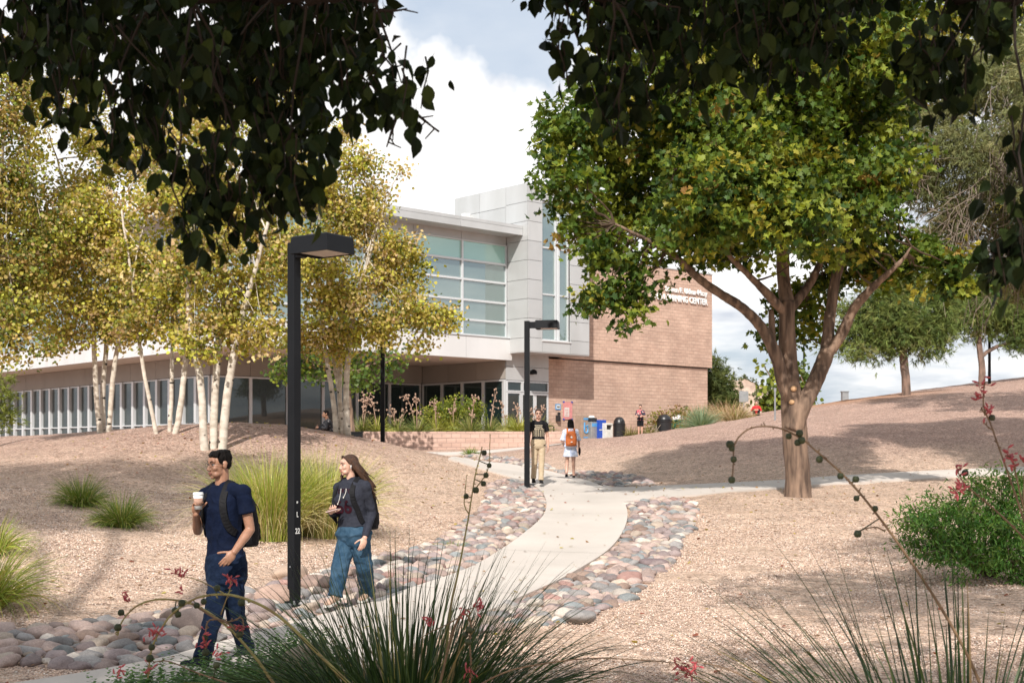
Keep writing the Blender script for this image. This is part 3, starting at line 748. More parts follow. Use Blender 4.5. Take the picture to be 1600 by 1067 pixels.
# ------------------------------------------------------------------ foliage tools
def hexleaf():
    v = np.array([(0, 0, 0), (.38, .22, .05), (.42, .6, .03), (0, 1, -.04), (-.42, .6, .03), (-.38, .22, .05)]); return v, [np.array([[0, 1, 2, 3, 4, 5]])]
def mapleleaf():
    R_ = [(0, 0), (.10, .12), (.42, .06), (.30, .26), (.58, .42), (.36, .50), (.34, .62), (.16, .62), (0, 1.0)]
    v = [(x, y, abs(x)*.22-.05*y*y) for x, y in R_]+[(-x, y, abs(x)*.22-.05*y*y) for x, y in R_[1:-1]]
    n = len(R_); left = [0]+[n-1]+[n+6-i for i in range(0, 7)]
    return np.array(v), [np.array([list(range(n))]), np.array([left])]
def pearleaf():
    v = []; ys = [0, .18, .42, .66, .86, 1.06]; ws = [.03, .26, .36, .31, .16, .0]
    for y, w_ in zip(ys, ws):
        zc = -.16*y*y
        v += [(-w_, y, zc+w_*.35), (0, y, zc), (w_, y, zc+w_*.35)]
    v += [(-.008, -.4, .05), (.008, -.4, .05)]
    fs = []
    for i in range(5):
        a = 3*i; fs += [(a, a+1, a+4, a+3), (a+1, a+2, a+5, a+4)]
    fs.append((15+3, 15+4, 1, 0))
    return np.array(v), [np.array(fs)]
def needle_tuft(k=7, seed=0):
    r = np.random.default_rng(seed); v = []; f = []
    for i in range(k):
        d = np.array([r.normal(0, .55), 1.0, r.normal(0, .55)]); d /= np.linalg.norm(d); s = np.cross(d, r.normal(size=3)); s /= np.linalg.norm(s); s *= .035
        b = np.array([0, r.uniform(0, .25), 0]); v += [b-s*1.3, b+s*1.3, b+d*r.uniform(.7, 1.1)]; f.append((3*i, 3*i+1, 3*i+2))
    return np.array(v), [np.array(f)]
T_HEX = hexleaf(); T_MAPLE = mapleleaf(); T_PEAR = pearleaf(); T_NEEDLE = needle_tuft()
def unit(a): return a/np.maximum(np.linalg.norm(a, axis=-1, keepdims=True), 1e-9)
def scatter(tmpl, pos, tip, nrm, size, col):
    """copies of a leaf template as one vertex array; pos, tip, nrm (n,3)"""
    tv, tfs = tmpl; n = len(pos); y = unit(tip); x = unit(np.cross(y, nrm)); z = np.cross(x, y)
    M = np.stack([x, y, z], -1); V = np.einsum('nij,kj->nki', M, tv)*np.asarray(size).reshape(-1, 1, 1)+pos[:, None]
    k = len(tv); off = (np.arange(n)*k)[:, None, None]
    return V.reshape(-1, 3), [(t[None]+off).reshape(-1, t.shape[1]) for t in tfs], np.repeat(col, k, 0)
class Foliage:
    def __init__(s): s.V = []; s.F = {}; s.C = []; s.n = 0
    def take(s, mb, col):
        if not mb.v: return
        V = np.concatenate(mb.v); s.add(V, [np.array(a) for a in mb.f.values()], np.tile(np.array(col, float), (len(V), 1)))
    def add(s, V, fs, C):
        for f in fs: s.F.setdefault(f.shape[1], []).append(f+s.n)
        s.V.append(V); s.C.append(C); s.n += len(V)
    def build(s, name, mat, parent=None):
        me = mesh_np(name, np.concatenate(s.V), [np.concatenate(v) for v in s.F.values()], False, np.concatenate(s.C))
        return link(name, me, mat, parent)
def bez(a, b, sag=0.0, n=5, rnd=0.0, r=None):
    a = np.array(a); b = np.array(b); t = np.linspace(0, 1, n)[:, None]; p = a+(b-a)*t; L = np.linalg.norm(b-a)
    p[:, 2] += (sag*L*4*t*(1-t))[:, 0]
    if rnd and r is not None: p[1:-1] += r.normal(0, rnd*L, (n-2, 3))
    return p
def blobpts(blobs, dY=1.0, rscale=1.0):
    """px,py,r_px,Y -> centre and radius in metres"""
    o = []
    for b in blobs:
        px, py, rp, Y = b[:4]; c = at(px, py, Y); r = rp/F*Y*rscale; o.append((np.array(c), np.array([r, r*dY, r*.9])))
    return o
def crown(fol, blobs, dens, per, clr, tmpl, size, pal, palw, r, droop=.0, limbs=None, twigs=None, twig_r=.012, up=.7, shell=.45, cvar=.18, twigcol=None, flat=.55, tipdown=0.0, twp=.35, twmax=1.25):
    """fill blob volumes with leaf clusters; twigs (an MB) joins clusters to the nearest limb point"""
    pal = np.array(pal, float); LP = np.array(limbs) if limbs is not None else None; nc = 0
    for c, rad in blobs:
        n = max(2, int(dens*rad[0]*rad[1]**.5*rad[2]**.5*3)); d = unit(r.normal(size=(n, 3))); q = r.random(n)**shell
        P = c+d*rad*q[:, None]; nc += n
        lim = r.integers(0, 99999)
        for i, p in enumerate(P):
            m = max(3, int(per*r.uniform(.5, 1.4))); base = pal[r.choice(len(pal), p=palw)]
            off = r.normal(0, clr, (m, 3))*np.array([1, 1, flat]); pos = p+off; pos[:, 2] -= droop*np.linalg.norm(off[:, :2], axis=1)
            nrm = unit(r.normal(size=(m, 3))+np.array([0, 0, up])+d[i]*.4); tip = unit(r.normal(size=(m, 3))+d[i]*.5+np.array([0, 0, -.35-tipdown]))
            own = pal[r.choice(len(pal), m, p=palw)]; col = (base*.7+own*.3)*r.uniform(1-cvar, 1+cvar, (m, 1))
            fol.add(*scatter(tmpl, pos, tip, nrm, size*r.uniform(.65, 1.2, m), col))
            if twigs is not None and LP is not None and r.random() < twp:
                k = np.argmin(((LP-p)**2).sum(1)); a = LP[k]
                if np.linalg.norm(a-p) < twmax: twigs.tube([tuple(t) for t in bez(a, p, -.04, 5, .05, r)], [twig_r*2.0, twig_r*1.7, twig_r*1.3, twig_r, twig_r*.5], 4, False, twigcol)
    return nc
def limb(mb, pts, seg=9, col=None, n=None, jit=.0, r=None):
    """pts: (px,py,Y,r_px). A smooth tapered limb; returns points along it"""
    A = np.array([tuple(at(p[0], p[1], p[2]))+(p[3]/F*p[2],) for p in pts]); n = n or (len(pts)*4)
    s = np.r_[0, np.cumsum(np.linalg.norm(np.diff(A[:, :3], axis=0), axis=1))]; t = np.linspace(0, s[-1], n)
    def cub(k):
        y = A[:, k]; 
        if len(y) < 3: return np.interp(t, s, y)
        m = np.gradient(y, s); i = np.clip(np.searchsorted(s, t)-1, 0, len(s)-2); h = s[i+1]-s[i]; u = (t-s[i])/h
        return (2*u**3-3*u**2+1)*y[i]+(u**3-2*u**2+u)*h*m[i]+(-2*u**3+3*u**2)*y[i+1]+(u**3-u**2)*h*m[i+1]
    P = np.stack([cub(0), cub(1), cub(2)], -1); rad = np.maximum(np.interp(t, s, A[:, 3]), .004)
    if jit and r is not None: P[1:-1] += r.normal(0, jit, (len(P)-2, 3)); rad = rad*r.uniform(.975, 1.03, len(rad))
    mb.tube([tuple(p) for p in P], list(rad), seg, True, col); return P

# ------------------------------------------------------------------ the big maple on the right
MAT['cut_wood'] = mat_simple('fresh_cut_wood', (.56, .35, .19), .8, (.42, .25, .13), 30)
def maple():
    r = np.random.default_rng(21); Y = 26.5; b = ground(1247, 776)
    t = empty('maple_tree', b, 0, 'big multi limbed maple with peeling bark and green leaves beside the side path', 'tree')
    tr = MB(); LP = []
    def lb(pts, seg=12, jit=.012):
        pts = [(p[0], p[1], Y+(p[3] if len(p) > 3 else 0), p[2]) for p in pts]; P = limb(tr, pts, seg+4, jit=.004, r=None, n=len(pts)*8); LP.extend(P[len(P)//4:])
    lb([(1247, 784, 24), (1247, 770, 20.5), (1246, 735, 19), (1243, 700, 18.8), (1241, 660, 19), (1237, 630, 16.5), (1234, 586, 14.2), (1230, 535, 13), (1230, 495, 12.5), (1230, 470, 11.5)], 18)
    lb([(1230, 480, 11.5), (1224, 430, 10, .2), (1222, 380, 10, .2), (1217, 330, 9, .2), (1203, 290, 8, .2), (1195, 220, 6, .3), (1180, 120, 4, .4), (1170, 20, 2, .6)])
    lb([(1222, 345, 7, 0), (1226, 300, 7), (1232, 220, 5, -.5), (1250, 120, 4, -1), (1270, 0, 2.5, -1)])
    lb([(1243, 640, 12, -.05), (1226, 606, 10.5, -.1), (1214, 560, 10, -.2), (1190, 512, 8.5, -.3), (1161, 482, 7.5, -.5), (1127, 460, 7, -.7), (1090, 434, 6, -.9), (1060, 405, 5, -1.1), (1020, 380, 3.5, -1.4), (960, 350, 2, -1.6)])
    lb([(1211, 556, 6, -.2), (1206, 520, 5, -.1), (1205, 484, 4.5, 0)], 8)
    lb([(1240, 672, 15, -.1), (1252, 640, 13.5, -.1), (1270, 604, 12.5, 0), (1288, 562, 12.5, .1), (1294, 545, 11, .1)])
    lb([(1291, 556, 11, .1), (1296, 502, 8.5, .2), (1306, 434, 8, .3), (1323, 377, 6.5, .4), (1340, 330, 5.5, .5), (1352, 250, 4.5, .8), (1370, 120, 3, 1), (1380, 0, 2, 1)])
    lb([(1290, 556, 10, .1), (1312, 527, 8.5, 0), (1336, 480, 7.5, -.2), (1362, 450, 6, -.4), (1388, 427, 4.6, -.6), (1408, 408, 3, -.7), (1424, 385, 1.5, -.8)])
    lb([(1232, 485, 9, 0), (1262, 448, 6, .3), (1284, 407, 5, .5), (1296, 384, 4.5, .6), (1316, 367, 4, .7), (1345, 345, 4, .8), (1370, 325, 2.5, .9)])
    lb([(1228, 490, 8, 0), (1197, 457, 7, -.3), (1176, 436, 5, -.5), (1140, 400, 4, -.9), (1100, 340, 3, -1.4), (1060, 250, 2, -1.8)])
    lb([(1205, 300, 5, .2), (1150, 220, 4, .6), (1080, 140, 3, 1.2), (1000, 60, 1.5, 1.6)])
    for k in range(6):
        a = LP[r.integers(len(LP)//3, len(LP))]
    for a in tr.v:      # bark ridges and burrs
        c = a.mean(0); a += np.array([[noise.noise(Vector((p[0]*9, p[1]*9, p[2]*2.2)))*.020+noise.noise(Vector((p[0]*22, p[1]*22, p[2]*5)))*.010, noise.noise(Vector((p[0]*9+7, p[1]*9, p[2]*2.2)))*.020, 0] for p in a])
    o = tr.build('trunk', MAT['bark'], t, True)
    # pruning scars
    for px, py, s in ((1240, 607, 5.2), (1237, 628, 4.6)):
        sc_ = MB(); c = at(px, py, Y-.225); q = s/F*Y; sc_.ell(c, (q, .035, q*.85), nu=14, nv=8); sc_.build('pruning_scar', MAT['cut_wood'], t, True)
    B = [(930,205,92,0),(895,285,55,-1),(965,330,85,1),(985,432,54,-1.2),(935,462,36,-1.5),(985,490,26,-1.4),(1050,250,120,1.5),(1075,345,78,-1),(1040,100,120,-1),(1150,100,150,1),(1180,250,150,-1.4),(1170,350,72,1.5),(1300,200,150,1),
         (1300,320,105,-1),(1250,50,150,-1.5),(1350,110,90,0),(1405,10,60,.5),(1365,262,62,-1),(1392,395,60,1),(1470,415,52,0),(1245,470,44,.8),(1225,520,30,1.1),(1270,510,26,1),(1345,410,52,.8),(1150,-60,150,0),(1320,-60,130,0),(1010,-30,100,0),
         (1100,300,100,-2.4),(1230,330,90,-2.4),(1330,150,100,2.5),(1120,180,110,2.6),(880,200,35,0),(870,240,28,-.5),(900,350,36,-1),(945,385,40,-1.3),(1505,440,26,0),(1440,405,36,.5),(1115,392,34,-.5),(1290,430,36,1.5)]
    bl = blobpts([(x, y, rr, Y+d) for x, y, rr, d in B])
    fol = Foliage(); tw = MB()
    n = crown(fol, bl, 23, 27, .175, T_MAPLE, .152, [(.018, .045, .008), (.045, .095, .013), (.115, .175, .02), (.27, .31, .035), (.42, .36, .05), (.34, .17, .05)], [.2, .24, .27, .22, .06, .01], r, .25, LP, tw, .012, up=.9, shell=.5)
    fol.take(tw, (.13, .09, .06)); fol.build('crown', MAT['leaf'], t); print('maple clusters', n, fol.n)
maple()

# ------------------------------------------------------------------ aspens on the left mound
MAT['aspen'] = None
def aspen_bark():
    m, nt, out = mat_new('aspen_bark'); L = nt.links.new
    p = nd(nt, 'ShaderNodeBsdfPrincipled', i_Roughness=.8); tc = nd(nt, 'ShaderNodeTexCoord'); mp = nd(nt, 'ShaderNodeMapping'); L(tc.outputs['Object'], mp.inputs[0]); mp.inputs['Scale'].default_value = (1, 1, 2.0)
    v = nd(nt, 'ShaderNodeTexVoronoi', i_Scale=2.8); L(mp.outputs[0], v.inputs['Vector']); n0 = nd(nt, 'ShaderNodeTexNoise', i_Scale=30.0, i_Detail=3.0); L(mp.outputs[0], n0.inputs[0])
    a = nd(nt, 'ShaderNodeMath', operation='MULTIPLY_ADD'); L(n0.outputs['Fac'], a.inputs[0]); a.inputs[1].default_value = .10; L(v.outputs['Distance'], a.inputs[2])
    r = ramp(nt, [(.17, (.03, .026, .022)), (.215, (.12, .10, .08)), (.25, (1, 1, 1))]); L(a.outputs[0], r.inputs[0])
    n = nd(nt, 'ShaderNodeTexNoise', i_Scale=5.0, i_Detail=7.0); L(mp.outputs[0], n.inputs[0]); r2 = ramp(nt, [(.3, (.40, .34, .27)), (.55, (.58, .52, .44)), (.75, (.66, .61, .53))]); L(n.outputs['Fac'], r2.inputs[0])
    L(mix(nt, r2.outputs[0], r.outputs[0], 1.0, 'MULTIPLY'), p.inputs['Base Color']); b = nd(nt, 'ShaderNodeBump', i_Strength=.4, i_Distance=.01); L(n0.outputs['Fac'], b.inputs['Height']); L(b.outputs[0], p.inputs['Normal']); L(p.outputs[0], out.inputs[0]); return m
MAT['aspen'] = aspen_bark()
APAL = [(.50, .44, .08), (.54, .41, .15), (.46, .31, .19), (.20, .24, .035), (.06, .095, .018), (.60, .62, .09), (.72, .56, .32)]
APW = [.26, .20, .11, .19, .10, .09, .05]
def aspen(base, label, trunks, B, Y, seed, dens=22, pal=APAL, pw=APW, group='aspens on the left mound'):
    r = np.random.default_rng(seed); t = empty('aspen_tree', base, 0, label, 'tree', group); LP = []
    for tk in trunks:
        tr = MB(); P = limb(tr, tk, 12, n=len(tk)*5, jit=.004, r=r)
        # root flare
        LP.extend(P[len(P)//2:]); top = P[-1]
        # side branches running up into the crown
        cs = [at(b[0], b[1], Y+b[3]) for b in B]
        for c in cs:
            c = np.array(c); 
            if abs(c[0]-top[0]) < 2.2 and r.random() < .5:
                a = P[r.integers(len(P)*2//3, len(P))]; q = resample(bez(a, c, .06, 7, .015, r), 9); tr.tube([tuple(x) for x in q], list(np.linspace(.022, .006, 9)), 6, False); LP.extend(q[2:])
        tr.build('trunk', MAT['aspen'], t, True)
    bl = blobpts([(x, y, rr, Y+d) for x, y, rr, d in B]); fol = Foliage(); tw = MB()
    n = crown(fol, bl, dens*1.8, 25, .20, T_HEX, .094, pal, pw, r, .1, LP, tw, .007, up=.5, shell=.6, cvar=.22)
    fol.take(tw, (.26, .21, .16)); fol.build('crown', MAT['leaf'], t); print(label, n, fol.n)
def tk(pts, Y, up):
    """trunk from photo pixels (px,py,r), continued upward by `up`"""
    o = [(p[0], p[1], Y, p[2]) for p in pts]; return o+[(u[0], u[1], Y+u[3], u[2]) for u in up]
aspen(ground(-25, 700), 'aspen at the far left edge whose lower branches hang in front of the wing', [tk([(-30, 708, 5), (-28, 600, 4.5), (-22, 480, 4)], 31, [(-10, 350, 3, 0), (5, 230, 2, 0), (10, 130, 1, 0)])],
      [(0,400,70,0),(25,500,48,-.5),(15,280,55,.5),(60,140,45,.4),(-40,300,80,0),(80,540,22,-.5),(20,560,20,-.5),(10,190,50,0),(-20,100,60,0),(70,380,50,.5),(40,440,50,0)], 31, 41,
      pal=[(.42, .38, .07), (.46, .33, .11), (.36, .22, .12), (.16, .21, .035), (.055, .095, .02), (.48, .50, .08), (.55, .42, .2)], pw=[.22, .17, .08, .23, .17, .09, .04])
aspen(ground(163, 687), 'three slim pale aspen trunks in a tight clump, the clump furthest left in view',
      [tk([(158, 692, 4.6), (152, 637, 4), (148, 566, 4)], 33, [(145, 500, 3.5, 0), (120, 380, 3, .5), (90, 250, 1.5, 1)]), tk([(162, 691, 4.4), (161, 603, 4), (166, 542, 3.6)], 33.3, [(172, 450, 3, 0), (175, 330, 2.2, .3), (160, 200, 1.2, .3)]),
       tk([(169, 690, 4), (174, 620, 4), (183, 546, 3.6)], 33.1, [(198, 480, 3, -.3), (205, 400, 2, -.5), (210, 300, 1, -.5)])],
      [(150,480,64,0),(90,430,66,.6),(62,340,66,0),(170,380,66,-.5),(125,300,50,.5),(45,235,30,.8),(30,480,50,.4),(110,525,36,-.4),(190,500,46,.3),(150,330,50,-1),(150,220,40,.4),(60,180,26,0),(100,370,50,-.5),(200,250,50,0),(140,150,40,.5),(210,440,40,-.5)], 33, 42)
aspen(ground(262, 697), 'pale aspen clump with one thin trunk leaning out to the left and two upright ones',
      [tk([(249, 702, 3.6), (236, 637, 3.2), (223, 569, 3), (215, 515, 2.7)], 31, [(205, 430, 2.2, 0), (190, 330, 1.5, 0)]), tk([(263, 701, 3.6), (267, 637, 3.4), (269, 559, 3.2)], 31.3, [(272, 470, 3, .2), (275, 360, 2, .4), (260, 230, 1, .5)]),
       tk([(267, 702, 5), (277, 664, 5), (287, 593, 4.6), (290, 552, 4.4)], 31, [(291, 450, 4.2, 0), (288, 350, 3.4, 0), (278, 230, 2, 0), (270, 130, 1, 0)])],
      [(250,480,56,0),(222,405,64,.4),(262,310,66,-.4),(212,515,34,0),(235,220,56,.3),(275,430,56,-.8),(285,520,30,-.4),(280,150,50,0)], 31, 43)
aspen(ground(333, 707), 'nearest aspen clump of three thicker spotted trunks behind the walking man',
      [tk([(321, 716, 7.5), (319, 700, 6.6), (317, 654, 6), (312, 586, 5.6), (303, 546, 5.2)], 29, [(295, 470, 4.6, 0), (300, 370, 3.6, 0), (320, 230, 2, 0)]), tk([(332, 716, 7), (333, 690, 6.4), (335, 637, 6), (341, 539, 5.4)], 29.2, [(350, 440, 4.4, .2), (352, 330, 3.2, .3), (345, 200, 2, .3), (340, 90, 1, .3)]),
       tk([(346, 714, 7.5), (348, 695, 6.8), (354, 620, 6.6), (366, 552, 5.8)], 29.2, [(382, 480, 4.6, -.2), (405, 400, 3.2, -.4), (430, 300, 2, -.4), (445, 200, 1, -.4)])],
      [(345,500,54,0),(398,452,56,.4),(322,405,74,-.4),(390,345,74,.5),(330,285,66,0),(415,520,38,-.4),(330,200,66,0),(445,245,52,0),(305,535,30,-.5),(375,530,26,.5),(440,400,50,0),(420,130,50,0)], 29.2, 44)
aspen(ground(533, 680), 'aspen clump of slender pale trunks between the near lamp post and the planter',
      [tk([(526, 684, 4.2), (520, 620, 3.8), (510, 559, 3.4)], 34.5, [(500, 480, 3, 0), (490, 380, 2, 0)]), tk([(532, 684, 4.2), (531, 610, 3.8), (532, 550, 3.6)], 34.8, [(535, 460, 3, 0), (540, 350, 2, 0), (545, 240, 1, 0)]),
       tk([(543, 684, 6), (541, 640, 5), (544, 560, 4.4)], 34.4, [(556, 470, 3.6, 0), (580, 390, 2.4, 0), (600, 320, 1, 0)]), tk([(537, 684, 3.6), (528, 600, 3), (521, 560, 2.6)], 35, [(515, 500, 2.2, 0), (510, 420, 1.5, 0)])],
      [(540,470,66,0),(598,422,54,.4),(480,400,66,-.4),(560,345,62,.4),(640,475,42,0),(668,500,30,-.3),(692,488,22,-.3),(505,300,52,0),(562,255,34,0),(525,530,44,0),(470,525,36,.4),(590,515,40,.3),(620,385,34,0),(645,420,22,.2),(580,300,26,0),(700,510,14,-.3),(715,480,9,-.3),(625,270,12,0),(540,205,20,0),(655,540,16,0)], 34.5, 45, dens=24)

# ------------------------------------------------------------------ other trees
def round_tree(name, label, base, B, Y, seed, tmpl, size, pal, pw, dens, per, clr, trunk, mat='leaf', bark='bark', twig=True, group=None, twr=.012, up=.6, cat='tree', flat=.6, tipdown=0., twcol=None):
    r = np.random.default_rng(seed); t = empty(name, base, 0, label, cat, group); LP = []; tr = MB()
    for q in trunk: P = limb(tr, q, 10, n=len(q)*4, jit=.01, r=r); LP.extend(P[len(P)//3:])
    bl = blobpts([(x, y, rr, Y+d) for x, y, rr, d in B]); fol = Foliage(); tw = MB()
    for c, _ in bl:
        k = np.argmin(((np.array(LP)-c)**2).sum(1)); q = bez(LP[k], c, .05, 6, .04, r); tr.tube([tuple(x) for x in q], list(np.linspace(.06, .02, 6)), 6, False); LP.extend(q[2:])
    n = crown(fol, bl, dens, per, clr, tmpl, size, pal, pw, r, .1, LP, tw if twig else None, twr, up=up, flat=flat, tipdown=tipdown)
    if twig: fol.take(tw, (.28, .24, .19) if twcol else (.12, .09, .06))
    tr.build('trunk', MAT[bark], t, True); fol.build('crown', MAT[mat], t)
    print(label, n, fol.n); return t
GP = [(.035, .075, .015), (.07, .12, .02), (.14, .19, .025), (.24, .28, .03)]
round_tree('shade_tree', 'bushy green tree low behind the aspen clump, left of the planter', on(-6.4, 50), [(560,580,34,0),(505,575,34,.5),(600,570,28,0),(470,560,32,0),(540,550,30,1),(620,562,15,0),(580,605,14,0),(440,570,26,0)], 50, 51, T_HEX, .17, GP, [.3, .35, .25, .1], 10, 18, .28, [[(552, 690, 50, 4), (548, 640, 50, 3.5), (540, 580, 50, 3)]])
PP = [(.08, .13, .03), (.14, .19, .045), (.21, .25, .06), (.26, .24, .09)]; PW = [.3, .35, .25, .1]
round_tree('pine_tree', 'broad green pine with a dark straight trunk, left one of the two on the slope', ground(1416, 640, 50), [(1400,505,46,0),(1345,515,28,0),(1330,490,20,1),(1370,470,34,-.5),(1420,460,34,1),(1455,500,34,0),(1440,535,26,0),(1380,540,28,0),(1340,545,18,-.5),(1465,540,14,0),(1400,440,28,0),(1475,470,26,0),(1310,535,12,0)], 58, 52, T_NEEDLE, .36, PP, PW, 15, 26, .30,
           [[(1417, 645, 58, 8), (1416, 610, 58, 7), (1411, 545, 58, 6.5), (1410, 480, 58, 4), (1408, 430, 58, 2)]], 'needle', 'bark_pine', twr=.014)
round_tree('pine_tree', 'second pine further right on the ridge next to the thin dark pole', ground(1533, 603, 60), [(1530,490,40,0),(1480,505,26,0),(1570,500,34,0),(1600,510,30,0),(1500,460,30,0),(1550,455,34,0),(1590,460,30,0),(1465,520,16,0),(1585,535,18,0),(1620,480,40,0)], 70, 53, T_NEEDLE, .40, PP, PW, 11, 26, .36,
           [[(1534, 608, 70, 6), (1534, 570, 70, 5), (1530, 540, 70, 4.5), (1528, 480, 70, 3)], [(1531, 560, 70, 3), (1550, 545, 70, 3), (1580, 535, 70, 2)]], 'needle', 'bark_pine', twr=.014)
GPN = [(.13, .155, .06), (.21, .23, .09), (.29, .28, .12), (.24, .19, .10)]
bp_ = [(1450,180,58,0),(1540,120,60,0),(1500,240,60,-.5),(1585,200,60,0),(1450,290,44,0),(1560,290,56,.5),(1400,230,36,0),(1390,300,30,.5),(1500,340,50,0),(1590,360,50,0),(1550,420,36,0),(1490,400,30,0),(1420,130,34,.5),(1480,90,40,0),(1610,100,60,0),(1460,370,26,0),(1600,440,30,0),(1700,250,120,1),(1700,100,120,0),(1780,350,100,0),(1740,300,140,-4.5),(1720,130,150,-4.5),(1830,220,150,-4.5),(1760,420,90,-3)]
pine = round_tree('pine_tree', 'big sparse grey green pine filling the upper right corner behind the maple', on(15.3, 33), bp_, 32, 54, T_NEEDLE, .21, GPN, [.3, .36, .24, .1], 30, 26, .18,
           [[(1760, 745, 33, 18), (1750, 600, 33, 15), (1730, 400, 33, 12), (1710, 200, 32, 9), (1700, 0, 32, 5)], [(1725, 330, 32, 7), (1640, 260, 32, 6), (1560, 240, 32, 4.5), (1480, 250, 32, 3), (1400, 270, 32, 2)], [(1730, 420, 32, 6), (1640, 380, 32, 5), (1560, 350, 32, 4), (1490, 340, 32, 2)], [(1715, 200, 32, 6), (1640, 130, 32, 5), (1560, 110, 32, 3.5), (1450, 110, 32, 2)]], 'needle', 'twig', twr=.007, twcol='twig')
def bare_twigs():
    r = np.random.default_rng(9); mb = MB()
    for (px, py), (tx, ty), n in (((1530, 290), (1480, 390), 30), ((1560, 250), (1590, 350), 26), ((1400, 270), (1330, 330), 22), ((1490, 330), (1540, 460), 26), ((1440, 300), (1370, 250), 18), ((1580, 120), (1600, 220), 16), ((1590, 330), (1560, 470), 22)):
        for k in range(n):
            a = at(px+r.normal(0, 14), py+r.normal(0, 14), 31.5+r.normal(0, .5)); b = at(tx+r.normal(0, 38), ty+r.normal(0, 32), 31.3+r.normal(0, .9)); q = bez(a, b, .16*r.uniform(-.3, 1.2), 8, .03, r)
            mb.tube([tuple(x) for x in q], list(np.linspace(.014, .005, 8)), 4, False)
            for _ in range(2):
                i = r.integers(3, 7); e = q[i]+r.normal(0, .22, 3)+(0, 0, -.12); mb.tube([tuple(q[i]), tuple((q[i]+e)/2+r.normal(0, .02, 3)), tuple(e)], [.008, .006, .004], 3, False)
    mb.build('bare_twigs', MAT['twig'], pine, True)
bare_twigs()
YP = [(.10, .15, .025), (.24, .27, .04), (.38, .35, .05), (.42, .30, .06)]
round_tree('yellowing_tree', 'yellow green leafy tree seen in gaps high behind the sparse pine', on(23, 42), [(1560,110,54,0),(1470,60,50,0),(1600,60,60,0),(1500,170,36,0),(1570,330,36,0),(1480,20,60,0),(1590,240,40,0),(1700,200,120,0),(1700,330,100,0)], 42, 55, T_MAPLE, .22, YP, [.3, .3, .25, .15], 8, 18, .3,
           [[(1895, 715, 42, 13), (1880, 500, 42, 10), (1800, 300, 42, 8), (1700, 180, 42, 5)], [(1800, 300, 42, 5), (1700, 150, 42, 4), (1580, 110, 42, 3)]], twr=.02)
JP = [(.05, .075, .02), (.09, .12, .03), (.14, .16, .04)]
round_tree('juniper', 'dark conical juniper just beyond the right end of the brick wall', on(14.2, 88), [(1122,610,24,0),(1120,585,18,0),(1115,565,12,0),(1130,625,18,0),(1112,600,18,0),(1112,628,18,0),(1136,605,10,0)], 88, 56, T_NEEDLE, .55, JP, [.35, .4, .25], 9, 26, .35, [[(1120, 655, 88, 3), (1120, 610, 88, 2.5), (1118, 570, 88, 1)]], 'needle', twig=False)
round_tree('young_tree', 'yellow green young tree on the slope behind the maple trunk', on(18.2, 85), [(1215,615,22,0),(1240,620,26,0),(1205,590,14,0),(1255,600,20,0),(1250,575,14,0),(1200,625,14,0),(1220,570,9,0),(1190,568,5,0),(1265,628,12,0),(1212,632,20,0),(1245,636,20,0)], 85, 57, T_HEX, .36, [(.07, .11, .02), (.16, .20, .03), (.28, .30, .04)], [.4, .35, .25], 5, 16, .36, [[(1230, 660, 85, 3), (1228, 610, 85, 2.5), (1222, 570, 85, 1)]], twr=.02)
round_tree('small_conifer', 'small yellow green conifer cut by the left edge in front of the glazed wing', on(-18.6, 45), [(5,640,20,0),(-12,620,26,0),(8,615,10,0),(-10,650,26,0),(2,660,12,0),(0,595,8,0)], 45, 58, T_NEEDLE, .3, [(.09, .12, .02), (.18, .21, .03), (.26, .27, .04)], [.35, .4, .25], 10, 18, .22, [[(-8, 720, 45, 4), (-8, 600, 45, 2)]], 'needle', twig=False)

